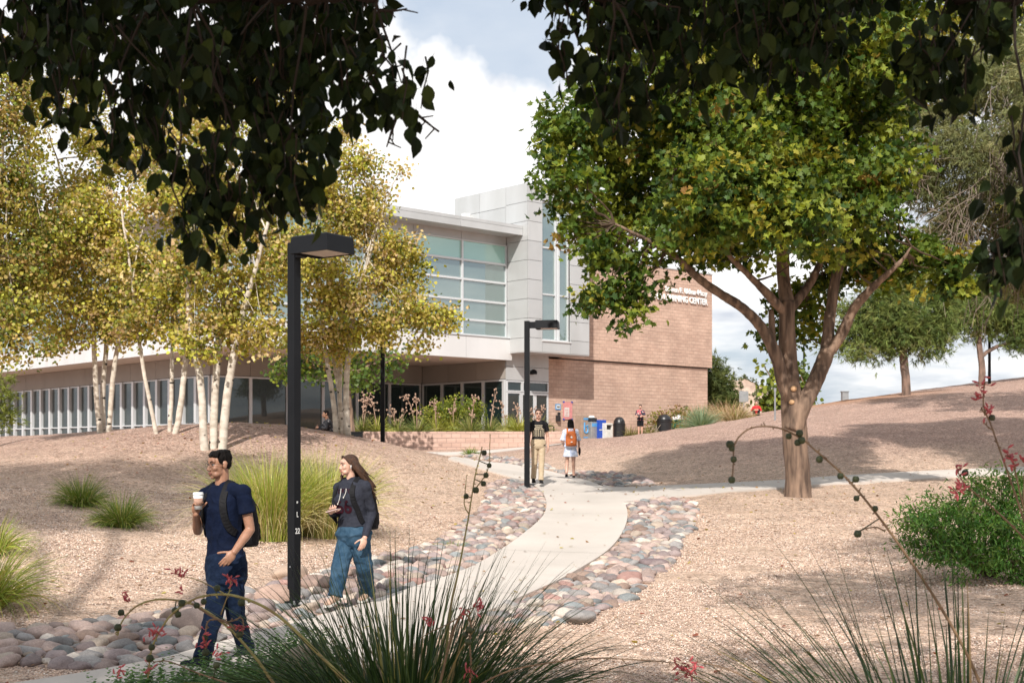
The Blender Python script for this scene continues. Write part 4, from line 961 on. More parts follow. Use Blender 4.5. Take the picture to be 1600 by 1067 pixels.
# ------------------------------------------------------------------ trees over the photographer
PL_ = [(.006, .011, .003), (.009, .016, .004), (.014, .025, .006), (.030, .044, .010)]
def overhang(label, base, B, canopy, seed, twigs, Y0=4.5, n_can=420):
    r = np.random.default_rng(seed); t = empty('overhanging_tree', base, 0, label, 'tree', 'leafy trees over the photographer')
    tr = MB(); b = np.array(base); fork = b+(0, .0, 3.5); tr.tube([tuple(b-(0, 0, .2)), tuple(b+(.03, .02, 1.6)), tuple(fork)], [.2, .16, .14], 12)
    fol = Foliage(); tw = MB(); LP = [fork]
    for c, rad in canopy:
        c = np.array(c, float); q = resample(bez(fork, c, .10, 8, .008, r), 18); tr.tube([tuple(x) for x in q], list(np.linspace(.10, .025, 18)), 8, False); LP.extend(q[2:])
    # limbs that carry the hanging sprays in view
    for (px, py, rr, Y) in B[::2]:
        c = np.array(at(px, min(py, 60)-60, Y)); k = np.argmin(((np.array(LP)-c)**2).sum(1)); q = resample(bez(LP[k], c, .05, 7, .02, r), 12); tr.tube([tuple(x) for x in q], list(np.linspace(.024, .009, 12)), 6, False); LP.extend(q[5:])
    LPa = np.array(LP)
    for (px, py, rr, Y) in B:
        if seed == 62 and py < 240: py -= 20
        c = np.array(at(px, py, Y)); rad = rr/F*Y; n = int(5+rad*rad*590)
        for _ in range(n):
            d = r.normal(size=3); d /= np.linalg.norm(d); p = c+d*rad*(r.random()**.45)*np.array([1, 1.8, 1]); m = int(r.integers(4, 9))
            # a short hanging shoot with leaves along it
            top = p+np.array([r.normal(0, .05), r.normal(0, .05), .12+.1*r.random()]); q = bez(top, p, 0, 4, .06, r)
            if r.random() < .7: tw.tube([tuple(x) for x in q], [.0035, .003, .0025, .002], 4, False)
            tt = r.random(m); pos = top+(p-top)*tt[:, None]+r.normal(0, .035, (m, 3)); nrm = unit(r.normal(size=(m, 3))+np.array([0, -.9, .3])); tip = unit(np.c_[r.normal(0, .55, m), r.normal(0, .45, m), -np.abs(r.normal(.9, .35, m))])
            col = np.array(PL_)[r.integers(0, 4, m)]*r.uniform(.8, 1.2, (m, 1)); fol.add(*scatter(T_PEAR, pos, tip, nrm, r.uniform(.036, .074, m), col))
            if r.random() < .07:
                k = np.argmin(((LPa-top)**2).sum(1)); q = bez(LPa[k], top, .03, 5, .03, r); tw.tube([tuple(x) for x in q], [.005, .0045, .004, .0035, .003], 5, False)
    for q in twigs:
        P = np.array([tuple(at(a, b_, Y)) for a, b_, Y in q]); P = resample(P, 14); tw.tube([tuple(x) for x in P], list(np.linspace(.007, .0025, 14)), 5, False)
        for i in range(3, 13, 2):
            e = P[i]+r.normal(0, .02, 3)+(0.01, 0, -.01); tw.tube([tuple(P[i]), tuple(e)], [.003, .002], 4, False)
    for c, rad in canopy:
        n = int(n_can*rad[0]*rad[1]/6); d = unit(r.normal(size=(n, 3))); P = np.array(c)+d*np.array(rad)*(r.random((n, 1))**.5)
        for p in P:
            m = 12; pos = p+r.normal(0, .22, (m, 3)); nrm = unit(r.normal(size=(m, 3))+(0, 0, .7)); tip = unit(r.normal(size=(m, 3))+(0, 0, -.6)); fol.add(*scatter(T_HEX, pos, tip, nrm, r.uniform(.09, .16, m), np.array(PL_)[r.integers(0, 4, m)]))
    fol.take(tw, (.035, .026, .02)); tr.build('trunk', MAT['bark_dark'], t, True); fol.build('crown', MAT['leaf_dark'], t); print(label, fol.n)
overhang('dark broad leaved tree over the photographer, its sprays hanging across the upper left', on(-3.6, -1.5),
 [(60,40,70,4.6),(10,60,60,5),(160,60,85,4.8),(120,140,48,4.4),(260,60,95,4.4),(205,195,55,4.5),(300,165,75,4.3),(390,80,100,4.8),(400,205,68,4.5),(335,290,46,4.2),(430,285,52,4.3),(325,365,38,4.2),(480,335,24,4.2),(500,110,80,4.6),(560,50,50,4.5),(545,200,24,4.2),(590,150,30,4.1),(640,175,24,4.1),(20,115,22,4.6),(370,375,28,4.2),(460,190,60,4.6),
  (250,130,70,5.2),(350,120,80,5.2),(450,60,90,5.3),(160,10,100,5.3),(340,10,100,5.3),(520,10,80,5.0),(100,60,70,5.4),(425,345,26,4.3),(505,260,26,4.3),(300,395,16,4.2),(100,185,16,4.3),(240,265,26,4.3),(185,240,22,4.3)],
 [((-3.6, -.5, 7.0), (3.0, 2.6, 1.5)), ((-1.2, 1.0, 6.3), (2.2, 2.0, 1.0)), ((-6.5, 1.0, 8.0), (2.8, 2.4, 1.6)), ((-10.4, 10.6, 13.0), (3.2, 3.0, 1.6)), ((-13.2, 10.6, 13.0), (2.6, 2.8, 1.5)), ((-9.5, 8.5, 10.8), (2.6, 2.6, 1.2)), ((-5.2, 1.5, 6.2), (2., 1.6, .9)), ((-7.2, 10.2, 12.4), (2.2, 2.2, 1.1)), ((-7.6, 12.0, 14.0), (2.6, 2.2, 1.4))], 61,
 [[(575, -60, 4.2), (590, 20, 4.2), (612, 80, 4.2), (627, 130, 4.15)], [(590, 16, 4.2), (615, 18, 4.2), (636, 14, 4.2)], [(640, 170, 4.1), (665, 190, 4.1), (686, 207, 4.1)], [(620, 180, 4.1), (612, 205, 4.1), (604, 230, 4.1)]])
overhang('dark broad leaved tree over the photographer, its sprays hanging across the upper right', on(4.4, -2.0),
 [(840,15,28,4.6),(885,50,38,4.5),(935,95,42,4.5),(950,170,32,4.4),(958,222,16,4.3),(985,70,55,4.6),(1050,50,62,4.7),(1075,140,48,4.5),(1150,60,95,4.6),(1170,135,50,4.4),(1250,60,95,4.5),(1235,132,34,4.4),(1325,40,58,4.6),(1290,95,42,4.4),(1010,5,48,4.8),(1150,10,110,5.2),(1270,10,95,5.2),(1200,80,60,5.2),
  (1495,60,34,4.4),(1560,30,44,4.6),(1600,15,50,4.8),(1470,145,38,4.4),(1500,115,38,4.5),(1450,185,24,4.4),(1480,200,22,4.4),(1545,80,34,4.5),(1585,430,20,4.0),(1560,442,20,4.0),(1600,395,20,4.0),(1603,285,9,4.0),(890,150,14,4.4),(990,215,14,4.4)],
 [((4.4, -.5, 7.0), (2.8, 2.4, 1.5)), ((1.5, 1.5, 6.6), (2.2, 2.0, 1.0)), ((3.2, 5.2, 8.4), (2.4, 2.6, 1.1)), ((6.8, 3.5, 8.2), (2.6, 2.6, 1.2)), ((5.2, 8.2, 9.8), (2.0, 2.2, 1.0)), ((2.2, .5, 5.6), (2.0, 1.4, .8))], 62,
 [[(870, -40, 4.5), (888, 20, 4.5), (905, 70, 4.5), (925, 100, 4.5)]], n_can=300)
# ------------------------------------------------------------------ grasses, yuccas, shrubs
def blades(fol, base, n, length, lean, width, droop, pal, r, seg=7, rad=.08, az=None, pw=None, fold=.25, lenvar=.35):
    """n arching strap leaves. lean: (min,max) degrees off vertical at the root"""
    base = np.array(base); L = length*r.uniform(1-lenvar, 1.12, n); a = r.uniform(0, 2*math.pi, n) if az is None else r.normal(az[0], az[1], n)
    th0 = np.radians(lean[0]+(lean[1]-lean[0])*r.random(n)**.8); bend = np.radians(droop)*r.uniform(.3, 1.3, n)*(.35+th0)
    t = np.linspace(0, 1, seg); th = th0[:, None]+bend[:, None]*t[None]**1.5
    ds = L[:, None]/(seg-1); hx = np.cumsum(np.sin(th)*ds, 1)-np.sin(th[:, :1])*ds; hz = np.cumsum(np.cos(th)*ds, 1)-np.cos(th[:, :1])*ds
    rr = rad*np.sqrt(r.random(n)); C = base+np.stack([np.cos(a)*rr, np.sin(a)*rr, np.zeros(n)], -1)
    wob = r.normal(0, .05, n)[:, None]*L[:, None]*t[None]**2
    ca, sa = np.cos(a)[:, None], np.sin(a)[:, None]
    P = C[:, None]+np.stack([ca*hx-sa*wob, sa*hx+ca*wob, hz], -1)
    w_ = width*r.uniform(.7, 1.2, n)[:, None]*(1-t[None]**2.2)*.5+.0006; tw = r.normal(0, .7, n)[:, None]
    side = np.stack([-sa*np.cos(tw)+0*t, ca*np.cos(tw)+0*t, np.sin(tw)+0*t], -1)
    V = np.stack([P-side*w_[..., None], P+side*w_[..., None]], 2).reshape(n, -1, 3)
    f = np.array([(2*i, 2*i+1, 2*i+3, 2*i+2) for i in range(seg-1)]); fs = (f[None]+(2*seg)*np.arange(n)[:, None, None]).reshape(-1, 4)
    pal = np.array(pal, float); col = pal[r.choice(len(pal), n, p=pw)]*r.uniform(.8, 1.2, (n, 1))
    fol.add(V.reshape(-1, 3), [fs], np.repeat(col, 2*seg, 0)); return P
def clump(name, label, cat, base, specs, seed, group=None, mat='blade', partname='leaves'):
    r = np.random.default_rng(seed); fol = Foliage()
    for s in specs: blades(fol, s.pop('base', base), r=r, **s)
    me = mesh_np(name, np.concatenate(fol.V), [np.concatenate(v) for v in fol.F.values()], False, np.concatenate(fol.C))
    me.transform(Matrix.Translation(-Vector(base))); o = link(name, me, MAT[mat]); o.location = base; return tag(o, label, cat, group)
GRN = [(.10, .17, .03), (.17, .25, .04), (.28, .32, .06), (.46, .40, .17)]
def gclump(px, py, h_m, label, seed, n=700, pal=GRN, pw=[.3, .35, .2, .15], Y=None, w_=.010, lean=(2, 50), droop=95, name='grass_clump', cat='grass clump', group='grass clumps on the gravel', rad=.14, pt=None):
    b = pt if pt is not None else (ground(px, py) if Y is None else on((px-CX)/F*Y, Y)); b = Vector(b)-Vector((0, 0, .02))
    ex = [dict(n=n//3, length=h_m*1.08, lean=(4, 34), width=.005, droop=150, pal=[(.62, .52, .30), (.52, .42, .20), (.55, .50, .22)], rad=rad)] if cat == 'tall grass' else []
    return clump(name, label, cat, b, ex+[dict(n=n, length=h_m, lean=lean, width=w_, droop=droop, pal=pal, pw=pw, rad=rad)], seed, group)
gclump(127, 792, .66, 'spiky green grass clump on the mound, upper left of the two left of the man', 71, 800)
gclump(190, 824, .62, 'spiky green grass clump lower right of its neighbour, closer to the man', 72, 850)
STR = [(.20, .28, .035), (.34, .40, .06), (.46, .43, .11), (.56, .46, .21)]
gclump(422, 842, 1.42, 'tall yellow green fountain grass between the walking man and the near lamp post', 73, 1500, STR, [.3, .33, .22, .15], w_=.010, lean=(0, 22), droop=95, rad=.40, group=None, cat='tall grass')
gclump(505, 838, 1.45, 'tall straw tipped fountain grass right behind the woman in jeans', 74, 1600, STR, [.22, .28, .28, .22], w_=.010, lean=(0, 22), droop=95, rad=.42, group=None, cat='tall grass')
gclump(-22, 950, .85, 'yellowish grass clump cut off by the left edge, nearest the stones', 75, 800, STR, [.35, .3, .2, .15])
gclump(-14, 866, .6, 'small yellowish grass clump cut off by the left edge, farther up the mound', 76, 500, STR, [.35, .3, .2, .15])
gclump(735, 712, .42, 'small bright green tuft beside the top of the path', 77, 160, GRN, [.4, .4, .1, .1], w_=.02)
gclump(705, 762+96, .25, 'tiny grass tuft among the stones left of the path', 78, 60, GRN)
# sotol and muhly grass along the brick wall
clump('sotol', 'round blue green sotol with stiff fine leaves below the end of the brick wall', 'sotol', on((1096-CX)/F*60, 60, -.05), [dict(n=900, length=1.25, lean=(3, 84), width=.022, droop=22, pal=[(.17, .25, .15), (.24, .32, .20), (.33, .38, .24)], rad=.12, lenvar=.2)], 80)
TAN = [(.36, .27, .15), (.46, .34, .20), (.25, .24, .08)]
gclump(1150, 0, 1.1, 'tan grass clump right of the sotol on the slope', 81, 350, TAN, [.4, .3, .3], Y=63, w_=.03, lean=(2, 50), rad=.5, group=None)
for i, (px, Y) in enumerate(((1135, 74), (1080, 78), (1100, 80))): gclump(px, 0, 1.4, 'pinkish tan ornamental grass along the foot of the brick wall behind the sotol', 82+i, 300, [(.50, .33, .22), (.56, .40, .28), (.30, .26, .10)], [.4, .35, .25], Y=Y, w_=.03, lean=(1, 35), rad=.7, group='tan grasses behind the sotol')
gclump(985, 0, .8, 'olive grass clump behind the single dark litter bin left of the man in floral shirt', 85, 300, [(.20, .19, .06), (.30, .25, .10)], [.6, .4], Y=72.2, w_=.03, rad=.4, group=None)
gclump(1012, 0, .6, 'low olive grass right of the feet of the man in floral shirt', 86, 160, [(.20, .19, .06), (.30, .25, .10)], [.6, .4], Y=73, w_=.03, rad=.3, group=None)

# planter yuccas with dry flower stalks
YG = [(.12, .17, .05), (.20, .25, .06), (.32, .34, .09), (.40, .34, .16)]; YY = [(.26, .30, .05), (.38, .38, .07), (.46, .42, .12)]
def planter_plants():
    xs = [(566, 0), (590, 1), (622, 0), (652, 0), (682, 1), (708, 1), (735, 0), (765, 0), (792, 1), (812, 1), (842, 0)]
    r = np.random.default_rng(90); MAT['stalk'] = mat_simple('dry_stalk', (.42, .28, .20), .9, (.30, .19, .14), 9)
    for i, (px, yel) in enumerate(xs):
        Y = 55.0+r.uniform(0, 1.2); b = Vector(((px-CX)/F*Y, Y, 2.32))
        t = empty('yucca', b, 0, ('yellow green' if yel else 'grey green')+' yucca in the brick planter with dry flower stalks', 'yucca', 'yuccas in the brick planter')
        fol = Foliage(); blades(fol, b, 260, 1.0, (3, 70), .03, 55, YY if yel else YG, r, seg=5, rad=.1); fol.build('leaves', MAT['blade'], t)
        for k in range(2 if px in (566, 622, 842, 652) else 1):
            h_ = r.uniform(1.0, 1.95); lean = r.normal(0, .22); p0 = np.array(b); p1 = p0+(lean*h_*.6, 0, h_*.8); p2 = p0+(lean*h_*1.1, 0, h_)
            mb = MB(); P = resample([p0, p1, p2], 10); mb.tube([tuple(q) for q in P], list(np.linspace(.022, .012, 10)), 5)
            for j in range(16):
                q = P[r.integers(5, 10)]; e = q+r.normal(0, .10, 3)+(0, 0, .05); mb.tube([tuple(q), tuple(e)], [.01, .008], 3); mb.ell(e, (.035, .035, .05), nu=6, nv=4)
            mb.build('flower_stalk', MAT['stalk'], t)
planter_plants()
def shrub(name, label, base, B, seed, size, pal, dens, per, clr, mat='leaf', tmpl=T_HEX, up=.6, cat='shrub', group=None, stems=True):
    r = np.random.default_rng(seed); t = empty(name, base, 0, label, cat, group); fol = Foliage(); bl = blobpts(B); tr = MB(); LP = []
    for c, rad in bl:
        for k in range(3):
            q = bez(np.array(base)+r.normal(0, .05, 3)*(1, 1, 0), c+r.normal(0, .3, 3)*rad, .05, 6, .04, r); tr.tube([tuple(x) for x in q], list(np.linspace(.02, .006, 6)), 5, True); LP.extend(q[2:])
    tw = MB(); crown(fol, bl, dens, per, clr, tmpl, size, pal, None, r, .05, LP, tw, .004, up=up, flat=.7); fol.take(tw, (.12, .10, .05))
    fol.build('foliage', MAT[mat], t); tr.build('stems', MAT['twig'], t, True); return t
SG = [(.10, .15, .02), (.20, .24, .03), (.33, .33, .05)]
shrub('shrub', 'rounded bright green shrub in the planter, larger left half of the pair', (-2.9, 57.2, 2.3), [(690,640,24,56.2),(668,646,18,56.2),(714,636,24,56.2),(700,650,22,56)], 91, .085, SG, 26, 20, .13)
shrub('shrub', 'rounded bright green shrub in the planter, smaller right half of the pair', (-1.7, 57.6, 2.3), [(738,638,20,56.6),(752,646,15,56.6),(728,648,18,56.6)], 92, .085, SG, 26, 20, .13)
RG = [(.08, .12, .02), (.16, .18, .03), (.26, .24, .05), (.22, .10, .04)]
shrub('shrub', 'green shrub between the man in floral shirt and the bins', on(8.2, 73), [(1018,657,14,74),(1036,652,13,75),(1014,668,10,74),(1026,668,10,74.5)], 93, .12, RG, 14, 18, .2)
shrub('shrub', 'reddish green low hedge behind the domed bins', on(10.2, 76), [(1055,648,16,76),(1075,648,16,76.5),(1092,650,14,77),(1060,660,16,75)], 94, .12, RG, 12, 18, .2)
def oleaf():
    v = np.array([(0, 0, 0), (.13, .35, .02), (.09, .75, .0), (0, 1, -.05), (-.09, .75, 0), (-.13, .35, .02)]); return v, [np.array([[0, 1, 2, 3, 4, 5]])]
T_NARROW = oleaf()
shrub('bush', 'dense bright green bush with fine leaves spreading in from the right edge', ground(1545, 900),
      [(1500,835,60,16.4),(1570,830,75,16.4),(1450,835,42,16.2),(1430,805,30,16.4),(1480,795,44,16.6),(1545,790,50,16.8),(1610,800,60,16.6),(1520,870,42,16),(1580,880,46,16),(1460,868,28,16),(1640,860,70,16.4),(1425,840,20,16.2),(1530,760,26,16.8),(1600,755,30,16.8),(1410,815,12,16.3),(1570,740,18,17)],
      95, .075, [(.035, .10, .018), (.06, .16, .025), (.12, .25, .04), (.16, .24, .05)], 120, 26, .085, tmpl=T_NARROW, cat='bush', up=.9)

# herbs at the photographer's feet
def herbs():
    r = np.random.default_rng(97); fol = Foliage(); pal = np.array([(.05, .13, .025), (.09, .20, .035), (.16, .29, .06)])
    n = 1100; Y = r.uniform(7.7, 9.4, n); px = r.uniform(165, 510, n); keep = ~on_slab((px-CX)/F*Y, Y) & ~on_slab((px-CX)/F*Y, Y+.08); Y = Y[keep]; px = px[keep]
    X = (px-CX)/F*Y; Z = hgt(X, Y)
    for x, y, z in zip(X, Y, Z):
        h_ = r.uniform(.16, .38)+(.14 if x > -1.75 else 0)*(1.1 if x > -1.6 else .9); m = int(r.integers(24, 40)); lean = r.normal(0, .12, 2); k = np.linspace(.1, 1, m); P = np.stack([x+lean[0]*k*h_*2, y+lean[1]*k*h_*2, z+k*h_], -1)
        a = np.arange(m)*2.4+r.random(); tip = np.stack([np.cos(a), np.sin(a), np.full(m, .35)], -1); nr = np.stack([-np.cos(a)*.3, -np.sin(a)*.3, np.ones(m)], -1)
        fol.add(*scatter(T_HEX, P, tip, nr, (.056*(1.1-.72*k)).reshape(-1), pal[r.integers(0, 3, m)]))
    o = fol.build('green_herbs', MAT['leaf']); tag(o, 'low mint-like green herbs growing at the near edge of the path', 'herbs', kind='stuff')
herbs()

# ------------------------------------------------------------------ red yuccas in the foreground with arching flower stalks
MAT['fstalk'] = mat_simple('flower_stalk', (.22, .14, .075), .7, (.14, .085, .05), 20)
MAT['fstalk_green'] = mat_simple('green_flower_stalk', (.30, .27, .09), .6, (.24, .17, .07), 14)
MAT['pod'] = mat_simple('seed_pod', (.022, .032, .010), .6, (.05, .06, .02), 30)
MAT['flower'] = mat_simple('red_flower', (.55, .10, .11), .6, (.36, .06, .07), 30)
YA = [(.022, .045, .014), (.034, .066, .020), (.055, .092, .032), (.09, .135, .05), (.38, .33, .12), (.30, .22, .13)]
def red_yucca(label, base, specs, stalks, seed):
    r = np.random.default_rng(seed); t = empty('red_yucca', base, 0, label, 'yucca'); fol = Foliage()
    for s in specs: blades(fol, s.pop('base', base), r=r, pal=YA, **s)
    fol.build('leaves', MAT['blade'], t)
    for st in stalks:
        pts = [(p[0], p[1], st['Y'] if len(p) < 3 else p[2]) for p in st['pts']]; P = np.array([tuple(at(*p)) for p in pts]); n = len(pts)*6; P = resample(P, n)
        mb = MB(); w0, w1 = st.get('w', (.0075, .003)); rad = np.linspace(w0, w1, n); mb.tube([tuple(p) for p in P], list(rad), 7)
        k0 = int(n*st.get('bare', .45)); Y = st['Y']
        for i in range(k0, n):      # little bract stubs that make the stalk knobbly
            if r.random() < .7: e = P[i]+r.normal(0, .008, 3); mb.tube([tuple(P[i]), tuple(e)], [w1*1.2, w1*.9], 4)
        for q in st.get('side', []):
            S = resample(np.array([tuple(at(a, b, Y)) for a, b in q]), 8); mb.tube([tuple(x) for x in S], list(np.linspace(.004, .002, 8)), 5)
            for x in S[2:]:
                e = x+r.normal(0, .007, 3); mb.tube([tuple(x), tuple(e)], [.0025, .002], 4)
        so = mb.build('flower_stalk', MAT[st.get('mat', 'fstalk')], t, True)
        for px, py in st.get('pods', []):
            c = np.array(at(px, py, Y)); j = np.argmin(((P-c)**2).sum(1)); pb = MB(); pb.tube([tuple(P[j]), tuple(c)], [.003, .003], 5)
            s_ = r.uniform(.0125, .0165)*Y/5.5*st.get('ps', 1)
            for a in range(3): pb.ell(c+np.array([math.cos(a*2.1)*s_*.35, math.sin(a*2.1)*s_*.35, -s_*.3]), (s_*.75, s_*.75, s_), nu=9, nv=7)
            pb.build('seed_pod', MAT['pod'], so, True)
        for px, py, nf in st.get('flowers', []):
            c = np.array(at(px, py, Y)); fb = MB()
            for _ in range(nf):
                a = c+r.normal(0, .014, 3)*Y/5.5; d = unit(r.normal(size=3)+(0, 0, .2)); e = a+d*.026*Y/5.5
                fb.tube([tuple(a), tuple((a+e)/2), tuple(e)], [.003, .0055, .0025], 5); fb.tube([tuple(c), tuple(a)], [.0015, .0015], 3)
            fb.build('flower', MAT['flower'], so, True)
    return t
bA = on(-.62, 7.5, -.03)
st_A = [
 dict(Y=6.9, mat='fstalk_green', w=(.011, .004), pts=[(560,1150),(480,1120),(426,1067),(410,1040),(384,1008),(360,982),(330,958),(300,942),(276,937),(252,935),(228,939),(210,948),(198,960),(188,974),(184,992)], pods=[(189,955),(273,952),(278,958),(184,978)], flowers=[(194,936,9)], bare=.55),
 dict(Y=6.7, mat='fstalk_green', w=(.011, .004), pts=[(600,1120),(500,1024),(460,982),(420,950),(380,933),(350,927),(320,930),(300,936),(268,958),(254,978),(246,992),(238,1008),(234,1028),(232,1052)], pods=[(318,938),(307,944),(339,917),(377,939),(284,940),(237,1009),(234,1026)], flowers=[(280,898,12),(361,905,12),(240,990,10),(286,922,4),(232,1040,7)], side=[[(350,927),(330,915),(300,902),(282,900)], [(345,960),(352,940),(360,920),(361,908)]], bare=.5),
 dict(Y=6.8, w=(.006, .003), pts=[(370,985),(350,968),(325,966),(321,985),(322,1005),(320,1020)], pods=[(320,994),(321,1017)], flowers=[(318,1006,8),(322,985,4)], bare=.2),
 dict(Y=6.8, w=(.006, .003), pts=[(300,942),(345,972),(365,970),(378,962),(381,975),(379,992)], pods=[(374,989)], flowers=[(378,980,9)], bare=.4),
 dict(Y=7.3, mat='fstalk_green', w=(.009, .003), pts=[(690,1120,7.4),(700,985),(705,941),(712,913),(722,862),(733,803),(738,769),(743,738),(750,714),(753,698)], pods=[(756,706),(764,726),(759,741),(755,754),(743,764),(728,774)], side=[[(738,769),(765,735),(765,700),(766,680)], [(733,803),(724,790),(727,765),(729,742)]], bare=.6, ps=.85),
 dict(Y=6.6, w=(.009, .004), pts=[(670,1140),(688,1065),(702,1003),(715,965),(728,955),(738,975),(733,1000),(736,1030),(737,1062)], pods=[(733,982),(727,990),(731,1001)], flowers=[(746,946,12),(671,972,10),(735,1048,9),(722,960,6)], side=[[(715,965),(700,975),(675,985),(658,996)], [(722,958),(735,950),(746,947)]], bare=.5),
 dict(Y=6.4, w=(.005, .0025), pts=[(700,1100),(780,1050),(839,1037),(918,1027),(987,1029),(1056,1035)], flowers=[(1064,1042,16),(1074,1050,12)], bare=.7),
 dict(Y=6.6, w=(.005, .003), pts=[(460,1120),(380,1075),(300,1048),(262,1030),(240,1034)], pods=[(338,1037)], flowers=[(339,1025,6),(188,1048,9),(247,988,9)], bare=.4)]
red_yucca('large dark green red yucca clump in the foreground centre with arching pod stalks', bA,
 [dict(n=1000, length=1.24, lean=(2, 54), width=.013, droop=52, rad=.42, seg=10, pw=[.28, .3, .22, .12, .04, .04]), dict(n=750, length=1.0, lean=(25, 74), width=.012, droop=45, rad=.45, seg=9, pw=[.3, .3, .2, .08, .05, .07])], st_A, 101)
bB = on(2.0, 5.7, -.03)
st_B = [
 dict(Y=5.4, w=(.0075, .003), pts=[(1545,1110),(1531,1065),(1504,1006),(1459,930),(1425,879),(1383,820),(1349,776),(1321,745),(1301,726),(1270,700),(1258,688),(1236,676),(1224,670),(1204,666),(1180,666),(1162,674),(1150,688),(1146,700),(1146,722),(1144,752)], pods=[(1140,692),(1143,699),(1146,716),(1143,748),(1232,680),(1249,675),(1246,690),(1252,686),(1280,716),(1313,742),(1337,747),(1338,777),(1367,793),(1340,832)], side=[[(1383,830),(1370,822),(1350,826),(1341,831)], [(1321,745),(1330,756),(1337,750)]], bare=.3),
 dict(Y=5.5, w=(.006, .0028), pts=[(1640,1000),(1612,850),(1596,800),(1582,759),(1567,716),(1554,680),(1547,659),(1537,641),(1536,618),(1539,597)], pods=[(1550,651)], flowers=[(1536,600,5),(1534,622,7),(1540,640,7),(1545,652,4),(1530,604,3)], side=[[(1552,672),(1545,668),(1537,660)], [(1543,650),(1537,645),(1534,636)]], bare=.55),
 dict(Y=5.5, w=(.006, .0028), pts=[(1640,980),(1620,860),(1598,790),(1588,745),(1584,722),(1578,712),(1570,712)], flowers=[(1582,716,8),(1574,711,6),(1603,718,8),(1586,728,5)], side=[[(1598,790),(1600,760),(1602,725)]], bare=.5),
 dict(Y=5.6, w=(.006, .0028), pts=[(1680,940),(1610,850),(1560,800),(1520,768),(1500,748),(1497,735)], flowers=[(1497,760,12),(1500,733,7),(1493,770,8)], pods=[(1508,737)], bare=.5),
 dict(Y=5.3, w=(.004, .002), pts=[(1300,1120),(1200,1075),(1130,1040),(1090,1034)], flowers=[(1084,1040,8)], bare=.7)]
red_yucca('open clump of long thin green leaves rising from the lower right corner', bB,
 [dict(n=300, length=1.42, lean=(4, 60), width=.015, droop=38, rad=.30, seg=10, pw=[.2, .3, .3, .16, .02, .02]), dict(n=170, length=1.50, lean=(26, 64), width=.0145, droop=36, rad=.2, seg=10, az=(math.pi*1.0, .5), pw=[.2, .3, .3, .16, .02, .02])], st_B, 102)
# ------------------------------------------------------------------ lamp posts
MAT['lens'] = mat_simple('frosted_lamp_lens', (.42, .33, .29), .35, (.34, .26, .23), 30, .15, 120)
MAT['sticker'] = mat_simple('white_marking', (.75, .75, .72), .6)
MAT['steel'] = mat_simple('galvanised_steel', (.32, .33, .34), .5, (.26, .27, .28), 6, metallic=.4)
def lamp_post(label, base, H, ang, s=.105, near=False, arm=.10, hd=(.53, .43, .19), lift=.03):
    base = Vector(base); t = empty('lamp_post', base, ang, label, 'lamp post', 'square black lamp posts')
    mb = MB(); mb.box((0, 0, H/2), (s, s, H)); mb.build('post', MAT['metal_black'], t, bevel=.006, world=False)
    mb = MB(); mb.box((0, 0, .02), (.30, .30, .04)); mb.box((0, 0, .055), (.2, .2, .03))
    mb.build('base_plate', MAT['metal_black'], t, bevel=.005, world=False)
    for a, b in ((1, 1), (1, -1), (-1, 1), (-1, -1)):
        mb = MB(); mb.lathe((a*.118, b*.118, .04), [(.018, 0), (.018, .016), (.010, .017), (.010, .045)], 6); mb.build('bolt', MAT['steel'], t, world=False)
    x0 = s/2+arm; zt = H+lift
    mb = MB(); mb.box((s/2+arm/2-.005, 0, H-.095), (arm+.03, .075, .15)); mb.build('arm', MAT['metal_black'], t, bevel=.004, world=False)
    L_, W_, h_ = hd; mb = MB(); th = .012
    # a shoebox head, open underneath, slightly wider at the foot
    def ring(dx, z): return [(x0-dx, -W_/2-dx, z), (x0+L_+dx, -W_/2-dx, z), (x0+L_+dx, W_/2+dx, z), (x0-dx, W_/2+dx, z)]
    O = ring(.004, zt-h_); T = ring(-.006, zt-.015); T2 = ring(-.02, zt); I = ring(-th, zt-h_); I2 = ring(-th, zt-h_+.02)
    V = O+T+T2+I+I2; q = lambda a, b: [(a+i, a+(i+1) % 4, b+(i+1) % 4, b+i) for i in range(4)]
    mb.add(V, q(0, 4)+q(4, 8)+[(8, 9, 10, 11)]+q(12, 0)+q(16, 12)+[(19, 18, 17, 16)]); hdo = mb.build('lamp_head', MAT['metal_black'], t, bevel=.003, world=False)
    mb = MB(); mb.box((x0+L_*.5+.04, 0, zt-h_+.012), (L_*.72, W_*.84, .012)); mb.build('lens', MAT['lens'], hdo, world=False)
    if near:
        mb = MB(); mb.box((0, -s/2-.003, .40), (.065, .008, .13)); mb.build('handhole_cover', MAT['metal_black'], t, bevel=.003, world=False)
        mb = MB(); M_ = Matrix.Rotation(R(90), 3, 'X'); mb.lathe((0, -s/2-.008, .44), [(.0, 0), (.009, 0), (.008, .004), (.0, .005)], 10, M=M_); mb.build('screw', MAT['steel'], t, world=False)
        def put(body, xc, z0, cap, sx=1.0):
            me = text_mesh(body, 1.0, .02, .012); n = len(me.vertices); a = np.empty(n*3, np.float32); me.vertices.foreach_get('co', a); a = a.reshape(-1, 3); w = (a[:, 0].max()-a[:, 0].min())
            # lettering on the post's right-hand face (facing -y in the post's frame turned by 90 degrees)
            b = np.stack([s/2+.001+a[:, 2]*.05, xc+(a[:, 0]-a[:, 0].min()-w/2)*cap/.73*sx, z0+a[:, 1]*cap/.73], -1).astype(np.float32); me.vertices.foreach_set('co', b.ravel()); me.update()
            link('number_marking', me, MAT['sticker'], t, world=False)
        put('22', .0, .80, .062, .85); put('L', .0, .98, .06, .7); put('\u2033', -.005, 1.09, .06, .7)
    return t
g1 = ground(459, 948)
